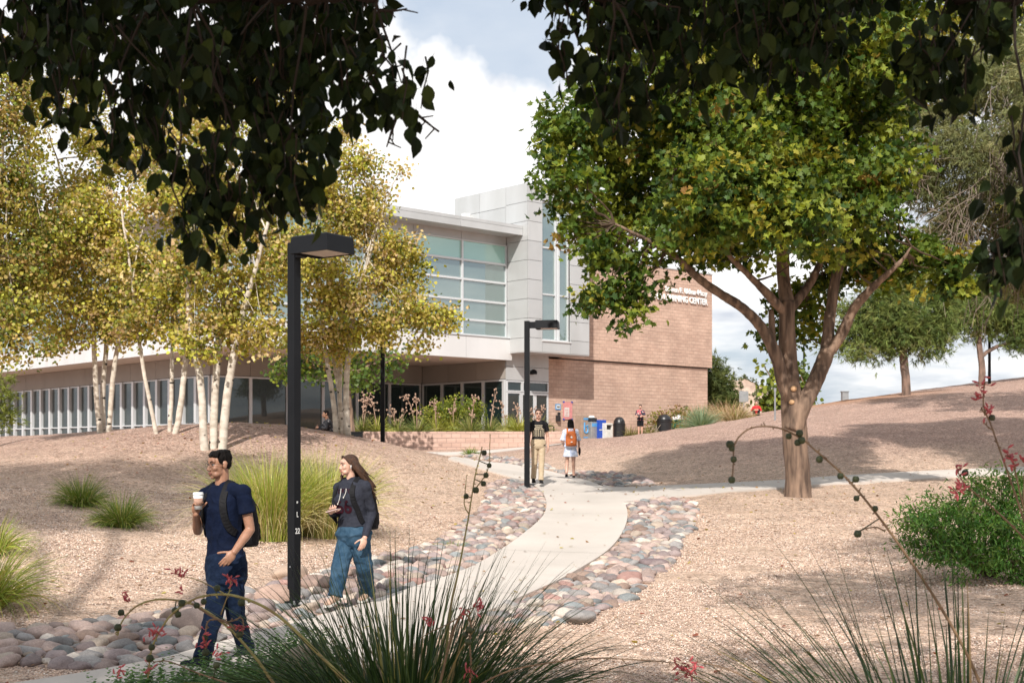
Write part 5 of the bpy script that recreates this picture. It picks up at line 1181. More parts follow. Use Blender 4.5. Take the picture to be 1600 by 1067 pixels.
lamp_post('tall square black lamp post in the foreground marked 22 between the two walking students', (at(459.5, 700, 13.95).x, 13.95, gz(-2.37, 13.95)), 3.96, math.atan2(-.57, .82), near=True)
lamp_post('black lamp post beside the path bend, next to the man in black tee', (at(823.5, 700, 29.8).x, 29.8, gz(.35, 29.8)), 3.92, R(-8), .12, lift=.0, arm=.15)
lamp_post('black lamp post in front of the planter whose top is hidden by aspen leaves', (at(598, 700, 38).x, 38, gz(-3.8, 38)), 3.95, R(0), .125)
def thing1(name, mb, mat, label, cat, group=None, smooth=False, bevel=0):
    o = mb.build(name, MAT[mat], None, smooth); recentre(o)
    if bevel: b = o.modifiers.new('bevel', 'BEVEL'); b.width = bevel; b.segments = 2; b.limit_method = 'ANGLE'
    return tag(o, label, cat, group)
for px, ytop, Y, r_, lab, m in ((1256, 480, 88, .07, 'thin dark pole rising behind the young tree beyond the maple', 'metal_black'), (1546, 470, 71, .09, 'thin dark pole standing just right of the second pine on the ridge', 'metal_black')):
    x = (px-CX)/F*Y; g = gz(x, Y); top = at(px, ytop, Y).z; t = empty('light_pole', (x, Y, g), 0, lab, 'pole')
    mb = MB(); mb.tube([(0, 0, -.2), (0, 0, (top-g)*.5), (0, 0, top-g)], [r_, r_*.85, r_*.65], 8); mb.build('pole', MAT[m], t, True, world=False)
    mb = MB(); mb.box((.45, 0, top-g+.05), (1.1, .32, .16)); mb.build('lamp_head', MAT[m], t, bevel=.02, world=False)
p = on((1211-CX)/F*49, 49); mb = MB(); mb.tube([p-Vector((0, 0, .1)), p+Vector((0, 0, 1.25))], [.035, .035], 8); mb.box((p.x, p.y, p.z+1.2), (.09, .04, .12)); thing1('marker_stake', mb, 'steel', 'slim grey metal stake standing in the gravel just left of the maple trunk', 'stake')
p = on((1162-CX)/F*86, 86); t = empty('road_sign', p, 0, 'small grey road sign seen from behind below the rocky hill', 'sign')
mb = MB(); mb.box((0, 0, 1.15), (.08, .06, 2.3)); mb.build('post', MAT['steel'], t, world=False); mb = MB(); mb.box((0, -.05, 1.95), (.62, .03, .75)); mb.build('panel', MAT['steel'], t, world=False, bevel=.01)
p = on((1320-CX)/F*66, 66); mb = MB(); mb.box((p.x, p.y, p.z+.2), (.32, .3, .6)); mb.box((p.x, p.y, p.z+.53), (.38, .36, .05)); thing1('utility_box', mb, 'steel', 'small grey utility pedestal on the skyline of the gravel slope', 'utility box')

# ------------------------------------------------------------------ things along the brick wall
WU = Vector((.74, .673, 0)).normalized(); WV = Vector((-.673, .74, 0)).normalized(); WA = math.atan2(.673, .74); P0 = Vector((2.02, 71.0, 0))
def wallpt(px, v):      # point v metres in front of (-) the brick plane seen at px
    q = P0+WV*v; k = (px-CX)/F; tt = (k*q.y-q.x)/(WU.x-k*WU.y); return q+WU*tt
def put_at(px, v): q = wallpt(px, v); return Vector((q.x, q.y, gz(q.x, q.y)))
for n_, c in (('blue_plastic', (.015, .07, .42)), ('sign_blue', (.10, .33, .62)), ('white_plastic', (.68, .67, .62)), ('brown_panel', (.34, .25, .19)), ('stainless', (.42, .42, .41)), ('black_plastic', (.018, .018, .02)), ('green_plastic', (.015, .12, .075)), ('white_dome', (.78, .78, .76)), ('pink_paper', (.66, .27, .26)), ('dark_glass', (.02, .025, .03)), ('orange_bag', (.42, .12, .035))):
    MAT[n_] = mat_simple(n_, c, .35 if 'plastic' in n_ or 'dome' in n_ else .5, tuple(x*.8 for x in c), 6, metallic=.6 if n_ == 'stainless' else 0)
BG = 'boxes and bins in a row along the brick wall'
def cabinet(px0, px1, ytop, v, label, cat, body, build, group=BG):
    c = put_at((px0+px1)/2, v); Y = c.y; w_ = (px1-px0)/F*Y/.82*1.0; h_ = at(0, ytop, Y).z-c.z; t = empty(cat.replace(' ', '_'), c, WA, label, cat, group); build(t, w_, h_); return t
def rack_brown(t, w_, h_):
    mb = MB(); mb.box((0, 0, h_/2), (w_, .55, h_)); mb.build('cabinet', MAT['brown_panel'], t, bevel=.02, world=False)
    mb = MB()     # blue curl emblem on the front: two thick arcs and a bar
    pts = [(math.cos(a)*.15, -.285, h_*.42+math.sin(a)*.17) for a in np.linspace(R(200), R(420), 14)]; mb.tube(pts, .045, 6); mb.tube([(-.13, -.285, h_*.40), (-.12, -.285, h_*.72)], .05, 6); mb.tube([(-.02, -.285, h_*.56), (.16, -.285, h_*.60)], .035, 6); mb.build('emblem', MAT['sign_blue'], t, world=False)
    mb = MB(); mb.box((0, -.28, h_*.86), (w_*.62, .012, .12)); mb.build('label_strip', MAT['sign_blue'], t, world=False)
    mb = MB(); mb.box((0, -.28, h_*.12), (w_*.62, .012, .07)); mb.build('label_strip', MAT['sign_blue'], t, world=False)
cabinet(903, 917, 649, -.9, 'brown newspaper box with a blue curl emblem, first from the left in the row', 'newspaper box', 0, rack_brown)
def rack_steel(t, w_, h_):
    mb = MB(); mb.box((0, 0, h_*.36), (w_, .5, h_*.72)); mb.build('cabinet', MAT['stainless'], t, bevel=.03, world=False)
    mb = MB(); mb.box((0, 0, h_*.80), (w_*.9, .45, h_*.16)); mb.build('opening', MAT['dark_glass'], t, bevel=.02, world=False)
    mb = MB(); mb.lathe((0, 0, h_*.88), [(w_*.40, 0), (w_*.40, .04), (w_*.28, .11), (.0, .14)], 16); mb.build('hood', MAT['white_dome'], t, True, world=False)
    mb = MB(); mb.box((0, -.255, h_*.60), (w_*.8, .012, h_*.14)); mb.build('label_strip', MAT['sign_blue'], t, world=False)
cabinet(918, 930, 648, -1.2, 'shiny steel bin with rounded hood and blue stripe, second in the row', 'litter bin', 0, rack_steel)
def rack_blue(t, w_, h_):
    mb = MB(); mb.box((-.10, 0, h_/2), (w_*.55, .42, h_)); mb.box((.12, 0, h_*.30), (w_*.6, .44, h_*.42)); mb.box((.12, 0, h_*.92), (w_*.6, .44, h_*.16)); mb.box((.12, .1, h_*.68), (w_*.5, .22, h_*.34)); mb.build('cabinet', MAT['blue_plastic'], t, bevel=.02, world=False)
    for a, b in ((.1, .05), (.5, .04)):
        mb = MB(); mb.box((.1 if a < .3 else -.16, -.232, h_*a), (w_*.4, .012, h_*b)); mb.build('label_strip', MAT['white_plastic'], t, world=False)
cabinet(930, 944, 656, -1.4, 'bright blue plastic newspaper box, third in the row', 'newspaper box', 0, rack_blue)
def rack_white(t, w_, h_):
    mb = MB(); mb.box((0, 0, h_*.3), (w_, .45, h_*.6)); mb.box((0, 0, h_*.94), (w_, .45, h_*.12)); mb.box((-w_*.46, 0, h_*.74), (w_*.08, .45, h_*.28)); mb.box((w_*.46, 0, h_*.74), (w_*.08, .45, h_*.28)); mb.build('cabinet', MAT['white_plastic'], t, bevel=.02, world=False)
    mb = MB(); mb.box((0, .05, h_*.74), (w_*.82, .3, h_*.26)); mb.build('opening', MAT['black_plastic'], t, world=False)
cabinet(942, 954, 661, -1.7, 'low cream newspaper box with dark window, fourth in the row', 'newspaper box', 0, rack_white)
def dome_bin(dome, body='black_plastic', open_=True):
    def f(t, w_, h_):
        r_ = w_/2*.82; hb = h_*.66; mb = MB(); mb.lathe((0, 0, 0), [(r_*.88, 0), (r_, .05), (r_, hb-.1), (r_*1.06, hb-.08), (r_*1.06, hb)], 20); mb.build('bin', MAT[body], t, False, world=False)
        mb = MB(); mb.lathe((0, 0, hb), [(r_*.98, 0), (r_*.98, .04), (r_*.9, (h_-hb)*.45), (r_*.66, (h_-hb)*.78), (r_*.36, (h_-hb)*.96), (.0, h_-hb)], 20); d = mb.build('dome_lid', MAT[dome], t, True, world=False)
        if open_: mb = MB(); mb.ell((-.12*r_, -r_*.74, hb+(h_-hb)*.42), (r_*.42, r_*.22, (h_-hb)*.30), nu=14, nv=8); mb.build('opening', MAT['dark_glass'], d, True, world=False)
    return f
cabinet(958, 977, 651, -1.9, 'single black litter bin with open domed lid, left of the man in floral shirt', 'litter bin', 0, dome_bin('black_plastic'))
cabinet(1026, 1049, 647, -2.4, 'wide black domed litter bin behind the gravel rise, right of the man in floral shirt', 'litter bin', 0, dome_bin('black_plastic', open_=False))
cabinet(1049, 1068, 648, -2.0, 'dark green litter bin with white domed lid beside the sotol', 'litter bin', 0, dome_bin('white_dome', 'green_plastic', False))
def notice(px0, px1, y0, y1, label, mat, inner):
    a = wallpt(px0, -.03); b = wallpt(px1, -.03); Y = (a.y+b.y)/2; z0 = at(0, y1, Y).z; z1 = at(0, y0, Y).z; w_ = (b-a).length; c = (a+b)/2
    t = empty('notice', (c.x, c.y, z0), WA, label, 'notice'); mb = MB(); mb.box((0, 0, (z1-z0)/2), (w_, .025, z1-z0)); mb.build('board', MAT[mat], t, world=False); inner(t, w_, z1-z0)
def n1(t, w, h):
    mb = MB(); mb.box((0, -.016, h*.5), (w*.72, .012, h*.62)); mb.build('white_field', MAT['white_plastic'], t, world=False); mb = MB(); mb.box((0, -.024, h*.5), (w*.5, .01, h*.2)); mb.build('dark_bar', MAT['dark_glass'], t, world=False)
notice(868, 876, 631, 640, 'small blue and white notice on the brick wall beside the door', 'sign_blue', n1)
def n2(t, w, h):
    mb = MB(); mb.box((-w*.12, -.016, h*.42), (w*.52, .012, h*.52)); mb.build('white_field', MAT['white_plastic'], t, world=False)
    for i in range(4):
        mb = MB(); mb.box((-w*.14, -.024, h*(.25+.1*i)), (w*.36, .008, h*.035)); mb.build('print_line', MAT['pink_paper'], t, world=False)
    for a in (-1, 1):
        for b in (0, 1): mb = MB(); mb.box((a*w*.46, -.02, h*b), (w*.16, .02, h*.09)); mb.build('corner_clip', MAT['blue_plastic'], t, world=False)
notice(880, 894, 628, 655, 'tall pinkish poster with blue corners on the brick wall', 'pink_paper', n2)
c = wallpt(872, -.12); z = at(0, 658, c.y).z; mb = MB(); mb.box((0, 0, .16), (.2, .18, .34), ); mb.box((.05, -.02, .42), (.14, .12, .16)); o = mb.build('wall_dispenser', MAT['black_plastic'], bevel=.01); o.location = (c.x, c.y, z); o.rotation_euler = (0, 0, WA); tag(o, 'small black dispenser box on the brick wall below the blue notice', 'dispenser')
a = at(855, 0, 62); zr = at(0, 665, 62).z; gq = gz(a.x, 62); mb = MB(); mb.tube([(a.x-.6, 62, gq), (a.x-.6, 62, zr), (a.x+.26, 62, zr), (a.x+.32, 62, zr-.05), (a.x+.32, 62, gq)], .035, 8); thing1('handrail', mb, 'metal_black', 'short black metal handrail behind the end of the planter wall', 'handrail', smooth=True)
mb = MB(); p = at(557, 678, 44); mb.box((p.x, 44, p.z-.12), (.42, .3, .36)); mb.box((p.x, 44, p.z+.07), (.46, .34, .03)); thing1('meter_box', mb, 'metal_black', 'small dark box beside the left end of the planter wall', 'box', bevel=.01)

# distant parked car, only its roof and windows clear the slope
def car():
    c = on((1131-CX)/F*92, 92); c.z = at(0, 638, 92).z-1.35; t = empty('parked_car', c, R(8), 'white parked car half hidden behind the slope below the hill', 'car'); L_ = 4.4
    def prof(P, w): return [[(x, s*w, z) for x, z in P] for s in (-1, 1)]
    body = [(-2.2, .35), (-2.2, .8), (-1.9, .92), (-1.2, .95), (1.0, .95), (1.9, .86), (2.2, .7), (2.2, .35)]; mb = MB(); mb.loft(prof(body, .87)); mb.build('body', mat_simple('white_car_paint', (.75, .75, .74), .25, coat=.6), t, bevel=.04, world=False)
    cab = [(-1.9, .93), (-1.5, 1.36), (-.9, 1.46), (.3, 1.45), (1.1, .95)]; mb = MB(); mb.loft(prof(cab, .72)); mb.build('window', MAT['dark_glass'], t, bevel=.03, world=False)
    roof = [(-1.52, 1.38), (-.9, 1.49), (.3, 1.48), (.36, 1.42), (-1.45, 1.33)]; mb = MB(); mb.loft(prof(roof, .70)); mb.build('roof', bpy.data.materials['white_car_paint'], t, world=False)
    for x in (-1.35, 1.35):
        for s in (-1, 1):
            mb = MB(); mb.lathe((x, s*.78, .33), [(.0, -.1), (.33, -.1), (.33, .1), (.0, .1)], 18, M=Matrix.Rotation(R(90), 3, 'X')); w = mb.build('wheel', MAT['black_plastic'], t, world=False)
            mb = MB(); mb.lathe((x, s*.80, .33), [(.0, -.11), (.2, -.11), (.2, .11), (.0, .11)], 12, M=Matrix.Rotation(R(90), 3, 'X')); mb.build('rim', MAT['steel'], w, world=False)
    for s in (-1, 1): mb = MB(); mb.box((2.19, s*.6, .68), (.06, .36, .14)); mb.build('headlight', MAT['white_dome'], t, world=False)
car()

# ------------------------------------------------------------------ rocky hill far off
def hill():
    m, nt, out = mat_new('rocky_hillside'); L = nt.links.new; p = nd(nt, 'ShaderNodeBsdfPrincipled', i_Roughness=.95); tc = nd(nt, 'ShaderNodeTexCoord')
    n = nd(nt, 'ShaderNodeTexNoise', i_Scale=.12, i_Detail=8.0, i_Roughness=.7); L(tc.outputs['Object'], n.inputs[0]); r = ramp(nt, [(.3, (.26, .18, .135)), (.5, (.38, .275, .21)), (.65, (.46, .36, .28))]); L(n.outputs['Fac'], r.inputs[0]); L(r.outputs[0], p.inputs['Base Color']); L(p.outputs[0], out.inputs[0])
    xs = np.linspace(20, 130, 150); ys = np.linspace(250, 420, 110); X, Y = np.meshgrid(xs, ys); r_ = np.random.default_rng(4)
    # two rounded summits, seen at px 1165 and 1300
    def bump(cx, cy, h, s): return h*np.exp(-(((X-cx)/s)**2+((Y-cy)/(s*1.4))**2))
    Z = 1+bump(60.5, 340, 16.2, 13)+bump(76, 345, 6, 15)+bump(95, 345, 8.5, 12)
    N = np.array([noise.noise(Vector((x*.12, y*.12, 3)))*2.2+abs(noise.noise(Vector((x*.35, y*.35, 9))))*1.6 for x, y in zip(X.ravel(), Y.ravel())]).reshape(X.shape)
    Z = Z+N*np.clip((Z-3)/6, 0, 1); V = np.stack([X, Y, Z], -1).reshape(-1, 3); a = (np.arange(109)[:, None]*150+np.arange(149)).ravel()
    o = link('hill', mesh_np('hill', V, [np.stack([a, a+1, a+151, a+150], -1)], False), m); tag(o, kind='structure')
    fol = Foliage(); pal = np.array([(.06, .085, .035), (.10, .12, .05), (.14, .14, .07)])
    for _ in range(2400):
        i = r_.integers(5, 100); j = r_.integers(5, 145)
        if Z[i, j] < 4 or Y[i, j] > 350: continue
        c = np.array([X[i, j], Y[i, j], Z[i, j]+.4]); s = r_.uniform(.4, 1.0); m_ = 18; pos = c+r_.normal(0, s*.42, (m_, 3)); fol.add(*scatter(T_HEX, pos, r_.normal(size=(m_, 3)), r_.normal(size=(m_, 3)), s*.75, pal[r_.integers(0, 3, m_)]))
    o = fol.build('scrub', MAT['leaf']); tag(o, 'dark scrub bushes dotted over the rocky hill', 'scrub', kind='stuff')
    V = []; Fc = []; C = []; nv = 0
    for _ in range(160):
        i = r_.integers(5, 100); j = r_.integers(5, 145)
        if Z[i, j] < 5: continue
        s = r_.uniform(.4, 1.3); v = SHAPES[r_.integers(9)]*s*(1, 1, 1.4)+(X[i, j], Y[i, j], Z[i, j]); V.append(v); Fc.append(ICO2[1]+nv); nv += len(v); C.append(np.tile(np.array((.36, .27, .21))*r_.uniform(.7, 1.15), (len(v), 1)))
    o = link('outcrops', mesh_np('outcrops', np.concatenate(V), [np.concatenate(Fc)], False, np.concatenate(C)), MAT['stone']); tag(o, 'pale weathered boulders over the top of the rocky hill', 'boulders', kind='stuff')
hill()
# ------------------------------------------------------------------ fallen leaves
def litter():
    r = np.random.default_rng(77); fol = Foliage(); pal = np.array([(.40, .30, .10), (.32, .18, .08), (.22, .13, .07), (.45, .38, .12), (.30, .10, .06)])
    X = []; Y = []
    for cx, cy, s, n in ((5.9, 26.5, 4.0, 420), (-7, 28, 4.0, 500), (-5, 33, 3.0, 200), (0, 18, 6, 260), (3, 13, 4, 160), (-4, 13, 3, 120)): X += list(r.normal(cx, s, n)); Y += list(r.normal(cy, s*.8, n))
    X = np.array(X); Y = np.array(Y); k = (Y > 9); X = X[k]; Y = Y[k]; n = len(X); Z = hgt(X, Y)+.022+on_slab(X, Y)*.045
    nr = unit(np.c_[r.normal(0, .35, n), r.normal(0, .35, n), np.ones(n)]); tip = unit(np.c_[r.normal(size=(n, 2)), r.normal(0, .12, n)])
    fol.add(*scatter(T_HEX, np.c_[X, Y, Z], tip, nr, r.uniform(.03, .075, n), pal[r.integers(0, 5, n)]*r.uniform(.7, 1.2, (n, 1)))); o = fol.build('fallen_leaves', MAT['leaf']); tag(o, 'scattered dry yellow and brown leaves fallen on the gravel and path', 'leaves', kind='stuff')
litter()
# ------------------------------------------------------------------ people
def cloth_mat(name, c, c2=None, rough=.85, scale=14, weave=500, bump=.12, coarse=True):
    m, nt, out = mat_new(name); L = nt.links.new; p = nd(nt, 'ShaderNodeBsdfPrincipled', i_Roughness=rough); p.inputs['Specular IOR Level'].default_value = .12
    tc = nd(nt, 'ShaderNodeTexCoord'); n = nd(nt, 'ShaderNodeTexNoise', i_Scale=scale, i_Detail=6.0, i_Roughness=.6); L(tc.outputs['Object'], n.inputs[0])
    r = ramp(nt, [(.32, c), (.68, c2 or tuple(x*1.35 for x in c))]); L(n.outputs['Fac'], r.inputs[0]); L(r.outputs[0], p.inputs['Base Color'])
    p.inputs['Sheen Weight'].default_value = .0
    n2 = nd(nt, 'ShaderNodeTexNoise', i_Scale=22.0, i_Detail=3.0, i_Distortion=1.2); L(tc.outputs['Object'], n2.inputs[0]); b = nd(nt, 'ShaderNodeBump', i_Strength=.5, i_Distance=.012); L(n2.outputs['Fac'], b.inputs['Height']); L(b.outputs[0], p.inputs['Normal'])
    L(p.outputs[0], out.inputs[0]); return m
def skin_mat(name, c, lip):
    m, nt, out = mat_new(name); L = nt.links.new; p = nd(nt, 'ShaderNodeBsdfPrincipled', i_Roughness=.48); p.inputs['Subsurface Weight'].default_value = .12; p.inputs['Subsurface Scale'].default_value = .02
    p.inputs['Subsurface Radius'].default_value = (1, .35, .2)
    tc = nd(nt, 'ShaderNodeTexCoord'); n = nd(nt, 'ShaderNodeTexNoise', i_Scale=26.0, i_Detail=5.0); L(tc.outputs['Object'], n.inputs[0]); r = ramp(nt, [(.3, tuple(x*.86 for x in c)), (.7, tuple(min(1, x*1.1) for x in c))]); L(n.outputs['Fac'], r.inputs[0]); L(r.outputs[0], p.inputs['Base Color']); L(p.outputs[0], out.inputs[0]); return m
def remesh(mb, voxel, smooth=4, disp=None):
    """closed overlapping shapes -> one continuous skin"""
    o = bpy.data.objects.new('tmp', mb.mesh()); COL.objects.link(o)
    m = o.modifiers.new('r', 'REMESH'); m.mode = 'VOXEL'; m.voxel_size = voxel; m.use_smooth_shade = True
    if smooth: s = o.modifiers.new('s', 'SMOOTH'); s.factor = .5; s.iterations = smooth
    me = bpy.data.meshes.new_from_object(o.evaluated_get(bpy.context.evaluated_depsgraph_get())); bpy.data.objects.remove(o)
    if disp:
        n = len(me.vertices); co = np.empty(n*3, np.float32); me.vertices.foreach_get('co', co); co = co.reshape(-1, 3); nr = np.empty(n*3, np.float32); me.vertices.foreach_get('normal', nr); nr = nr.reshape(-1, 3)
        co = co+nr*np.array([disp(Vector(c)) for c in co])[:, None]; me.vertices.foreach_set('co', co.astype(np.float32).ravel()); me.update()
    me.polygons.foreach_set('use_smooth', [True]*len(me.polygons)); return me
def wrinkle(amp, f=9.0, fz=1.0, seed=0.0):
    def d(c):
        q = Vector((c.x*f+seed, c.y*f, c.z*f*fz)); a = noise.noise(q+Vector((noise.noise(q*.5)*2, 0, 0))); b = noise.noise(q*2.3+Vector((5, 1, 2)))
        return amp*((1-abs(a)*2.2)*.8+b*.4)
    return d
def frame(fwd, up=Vector((0, 0, 1))):
    f = Vector(fwd).normalized(); r = f.cross(up).normalized(); u = r.cross(f).normalized(); return r, f, u   # right, forward, up of the figure
def mrot(r, f, u): return np.array([[r.x, f.x, u.x], [r.y, f.y, u.y], [r.z, f.z, u.z]])
def ring_(c, a, b, ra, rb, n=20, sq=2.3):
    o = []
    for k in range(n):
        t = 2*math.pi*k/n; x = math.copysign(abs(math.cos(t))**(2/sq), math.cos(t)); y = math.copysign(abs(math.sin(t))**(2/sq), math.sin(t)); o.append(tuple(c+a*(x*ra)+b*(y*rb)))
    return o
def capsule(mb, p, q, r0, r1, mid=None, seg=14):
    p = Vector(p); q = Vector(q)
    if mid is None: mb.tube([p, q], [r0, r1], seg)
    else: mb.tube([p, p.lerp(q, .3), p.lerp(q, .6), q], [r0, mid, (mid+r1)/2, r1], seg)
    mb.ell(p, (r0,)*3, nu=14, nv=9); mb.ell(q, (r1,)*3, nu=14, nv=9)
def head_shapes(mb, c, r, f, u, k=1.0, fem=False):
    M_ = mrot(r, f, u); P = lambda x, y, z: c+(r*x+f*y+u*z)*k; E = lambda x, y, z, a, b, d, **kw: mb.ell(P(x, y, z), (a*k, b*k, d*k), M_, nu=18, nv=12)
    E(0, -.012, .032, .074, .094, .088); E(0, .030, -.020, .060, .064, .080); E(0, .018, -.055, .052 if fem else .056, .060, .052)
    E(0, .066, -.093, .021, .020, .018); E(-.033, .052, -.072, .026, .03, .026); E(.033, .052, -.072, .026, .03, .026)
    E(-.036, .062, -.022, .024, .026, .024); E(.036, .062, -.022, .024, .026, .024)      # cheeks
    E(0, .070, .040, .05, .022, .032)                                                  # forehead
    for s in (-1, 1):
        capsule(mb, P(s*.012, .088, .026), P(s*.046, .074, .028), .0085*k, .007*k, seg=8)  # brow
        E(s*.0765, -.006, .0, .009, .020, .031); E(s*.080, -.014, .012, .008, .014, .018); E(s*.011, .099, -.034, .0085, .010, .0075)
    capsule(mb, P(0, .084, .020), P(0, .106, -.026), .0075*k, .0115*k, seg=10); E(0, .108, -.029, .0115, .011, .0095)
    E(0, .078, -.060, .026, .016, .020)
def face_parts(o, c, r, f, u, k, skin_lip, brow, iris=(.03, .018, .012), fem=False):
    M_ = mrot(r, f, u); P = lambda x, y, z: c+(r*x+f*y+u*z)*k
    e = MB()
    for s in (-1, 1): e.ell(P(s*.031, .0760, .008), (.0125*k, .011*k, .0066*k), M_, nu=14, nv=8)
    e.build('eyes', MAT['eye_white'], o, True)
    e = MB()
    for s in (-1, 1): e.ell(P(s*.031-.003, .0862, .008), (.0062*k, .0035*k, .0068*k), M_, nu=12, nv=8)
    e.build('irises', MAT['iris'], o, True)
    e = MB()
    for s in (-1, 1): e.tube([P(s*.014, .0945, .028), P(s*.032, .0895, .036), P(s*.050, .074, .030)], [.0035*k, .0045*k, .002*k], 6); e.tube([P(s*.018, .0865, .016), P(s*.031, .0885, .019), P(s*.045, .0785, .013)], [.0012*k, .0020*k, .001*k], 5)
    e.build('eyebrows', brow, o, True)
    e = MB(); e.tube([P(-.023, .0905, -.0585), P(-.008, .1012, -.0550), P(0, .1005, -.0565), P(.008, .1012, -.0550), P(.023, .0905, -.0585)], [.002*k, .0042*k, .0036*k, .0042*k, .002*k], 8)
    e.tube([P(-.019, .0925, -.0630), P(0, .1012, -.0655), P(.019, .0925, -.0630)], [.002*k, .0052*k, .002*k], 8); e.build('lips', skin_lip, o, True)
def hand_shapes(mb, w, d, pn, ts, curl, k=1.0, tcurl=.5, spread=.08):
    """w wrist, d direction of the palm, pn palm normal (side the fingers close to), ts thumb side, curl in degrees per joint for four fingers"""
    d = Vector(d).normalized(); pn = (Vector(pn)-d*Vector(pn).dot(d)).normalized(); ts = Vector(ts); ts = (ts-d*ts.dot(d)-pn*ts.dot(pn)).normalized(); M_ = np.array([[ts.x, d.x, pn.x], [ts.y, d.y, pn.y], [ts.z, d.z, pn.z]])
    mb.ell(w+d*.048*k, (.040*k, .052*k, .0165*k), M_, nu=14, nv=10); mb.ell(w+d*.06*k, (.037*k, .036*k, .015*k), M_, nu=14, nv=10); mb.ell(w+d*.030*k+ts*.022*k+pn*.006*k, (.017*k, .028*k, .014*k), M_)
    tips = []
    for i, (off, ln, b0) in enumerate(((.030, .070, .084), (.0105, .078, .090), (-.010, .073, .087), (-.029, .058, .078))):
        p = w+d*b0*k+ts*off*k; a = R(curl[i] if hasattr(curl, '__len__') else curl); di = (d+ts*(.015-off*0)*0+ts*off*spread*30*.1).normalized(); r_ = .0088*k*(1 if i < 3 else .88); ang = a*.8
        for s_ in (.44, .32, .26):
            q = p+(di*math.cos(ang)+pn*math.sin(ang))*ln*s_*k; capsule(mb, p, q, r_, r_*.9, seg=9); p = q; r_ *= .92; ang += a
        tips.append(p)
    p = w+d*.026*k+ts*.030*k+pn*.004*k; dd = (ts*.75+d*.62+pn*.35).normalized()
    for s_, c_ in ((.036, 0), (.030, tcurl*.6), (.024, tcurl)):
        v = (dd*(1-c_*.5)+(d*.6+pn*.6-ts*.15)*c_).normalized(); q = p+v*s_*k; capsule(mb, p, q, .0105*k, .009*k, seg=9); p = q
    return tips
def foot(mb, an, toe, k=1.0, w=.043, h=.05):
    an = Vector(an); toe = Vector(toe); d = (toe-an); d.z = 0; L_ = d.length; d.normalize(); s = d.cross(Vector((0, 0, 1))); return d, s
class Person: pass
def build_person(label, base, J, S):
    """J: joints (world Vectors). S: style. Returns Person with the root empty and meshes"""
    P = Person(); k = S.get('k', 1.0); vx = S.get('voxel', .0055); t = empty('person', base, 0, label, 'person'); P.root = t; fem = S.get('fem', False)
    hr, hf, hu = frame(J['face'], J.get('headup', Vector((0, 0, 1)))); hc = J['head']; P.hc, P.hr, P.hf, P.hu, P.k = hc, hr, hf, hu, k
    hipc = (J['hip_r']+J['hip_l'])/2; nk = J['neck']; Rv = ((J['sh_r']-J['sh_l']).normalized()+(J['hip_r']-J['hip_l']).normalized()*.6).normalized(); U = (nk-hipc).normalized(); Rv = (Rv-U*Rv.dot(U)).normalized(); Fv = U.cross(Rv).normalized(); 
    if Fv.dot(J.get('chest', Vector(J['face']))) < 0: pass
    Rs = (J['sh_r']-J['sh_l']).normalized(); Rs = (Rs-U*Rs.dot(U)).normalized(); Fs = U.cross(Rs).normalized()
    P.C = lambda s: hipc.lerp(nk, s); P.R, P.F, P.U, P.Rs, P.Fs = Rv, Fv, U, Rs, Fs; W = S.get('wide', 1.0)
    def torso(mb, g, lo=-.18, hi=1.02, hem=0.0, boost=0):
        tab = [(-.18, .10, .085), (-.08, .150, .105), (.04, .165*S.get('hipw', 1), .112*S.get('hipw', 1)), (.18, .152, .108), (.36, .134, .098), (.54, .143, .106), (.70, .160, .120 if not fem else .128), (.84, .170, .108), (.93, .150, .085), (.975, .108, .070), (1.0, .080, .060), (1.04, .060, .056)]
        rs = []
        for s, a, b in tab:
            if s < lo-1e-6 or s > hi: continue
            m = min(1, max(0, (s-.3)/.5)); rr = (Rv*(1-m)+Rs*m).normalized(); ff = U.cross(rr).normalized(); flare = hem*max(0, 1-(s-lo)/.3)
            rs.append(ring_(hipc.lerp(nk, s)+ff*(.008 if .5 < s < .8 else 0), rr, ff, a*W*k+g+flare, b*W*k+g+flare, 22))
        mb.loft(rs)
        if fem:
            for s_ in (-1, 1): mb.ell(hipc.lerp(nk, .66)+Rs*s_*.072*k+Fs*(.075*W*k+g*.5), (.068*k+g, .060*k+g, .066*k+g), nu=14, nv=10)
        for s_ in ('r', 'l'): mb.ell(J['sh_'+s_], (.052*k*W+g*.8,)*3, nu=14, nv=10); capsule(mb, nk.lerp(J['sh_'+s_], .15)-U*.012, J['sh_'+s_], .046*k+g, .048*k*W+g*.8)
    # the body
    b = MB(); torso(b, 0.0); head_shapes(b, hc, hr, hf, hu, k, fem)
    capsule(b, nk-U*.02, hc-hu*.045*k-hf*.018*k, (.054 if fem else .060)*k, (.050 if fem else .056)*k)
    ar = S.get('arm', 1.0)
    for s_ in ('r', 'l'):
        capsule(b, J['sh_'+s_], J['el_'+s_], .050*k*ar, .038*k*ar, .047*k*ar); capsule(b, J['el_'+s_], J['wr_'+s_], .038*k*ar, .0265*k*ar, .040*k*ar)
        hd = J.get('hand_'+s_)
        if hd: setattr(P, 'tips_'+s_, hand_shapes(b, J['wr_'+s_], hd['d'], hd['pn'], hd['ts'], hd.get('curl', 25), k, hd.get('tc', .4)))
        capsule(b, J['hip_'+s_], J['kn_'+s_], .080*k, .054*k, .076*k); capsule(b, J['kn_'+s_], J['an_'+s_], .052*k, .036*k, .053*k)
        d = J['toe_'+s_]-J['an_'+s_]; capsule(b, J['an_'+s_]-Vector((0, 0, .03)), J['an_'+s_]+d*.8-Vector((0, 0, .005)), .032*k, .026*k)
    o = link('body', remesh(b, vx, S.get('smooth', 3)), S['skin'], t); P.body = o
    if S.get('facep', True): face_parts(o, hc, hr, hf, hu, k, S['lip'], S['hairmat'], fem=fem)
    # trousers / shorts
    tr = S.get('legs')
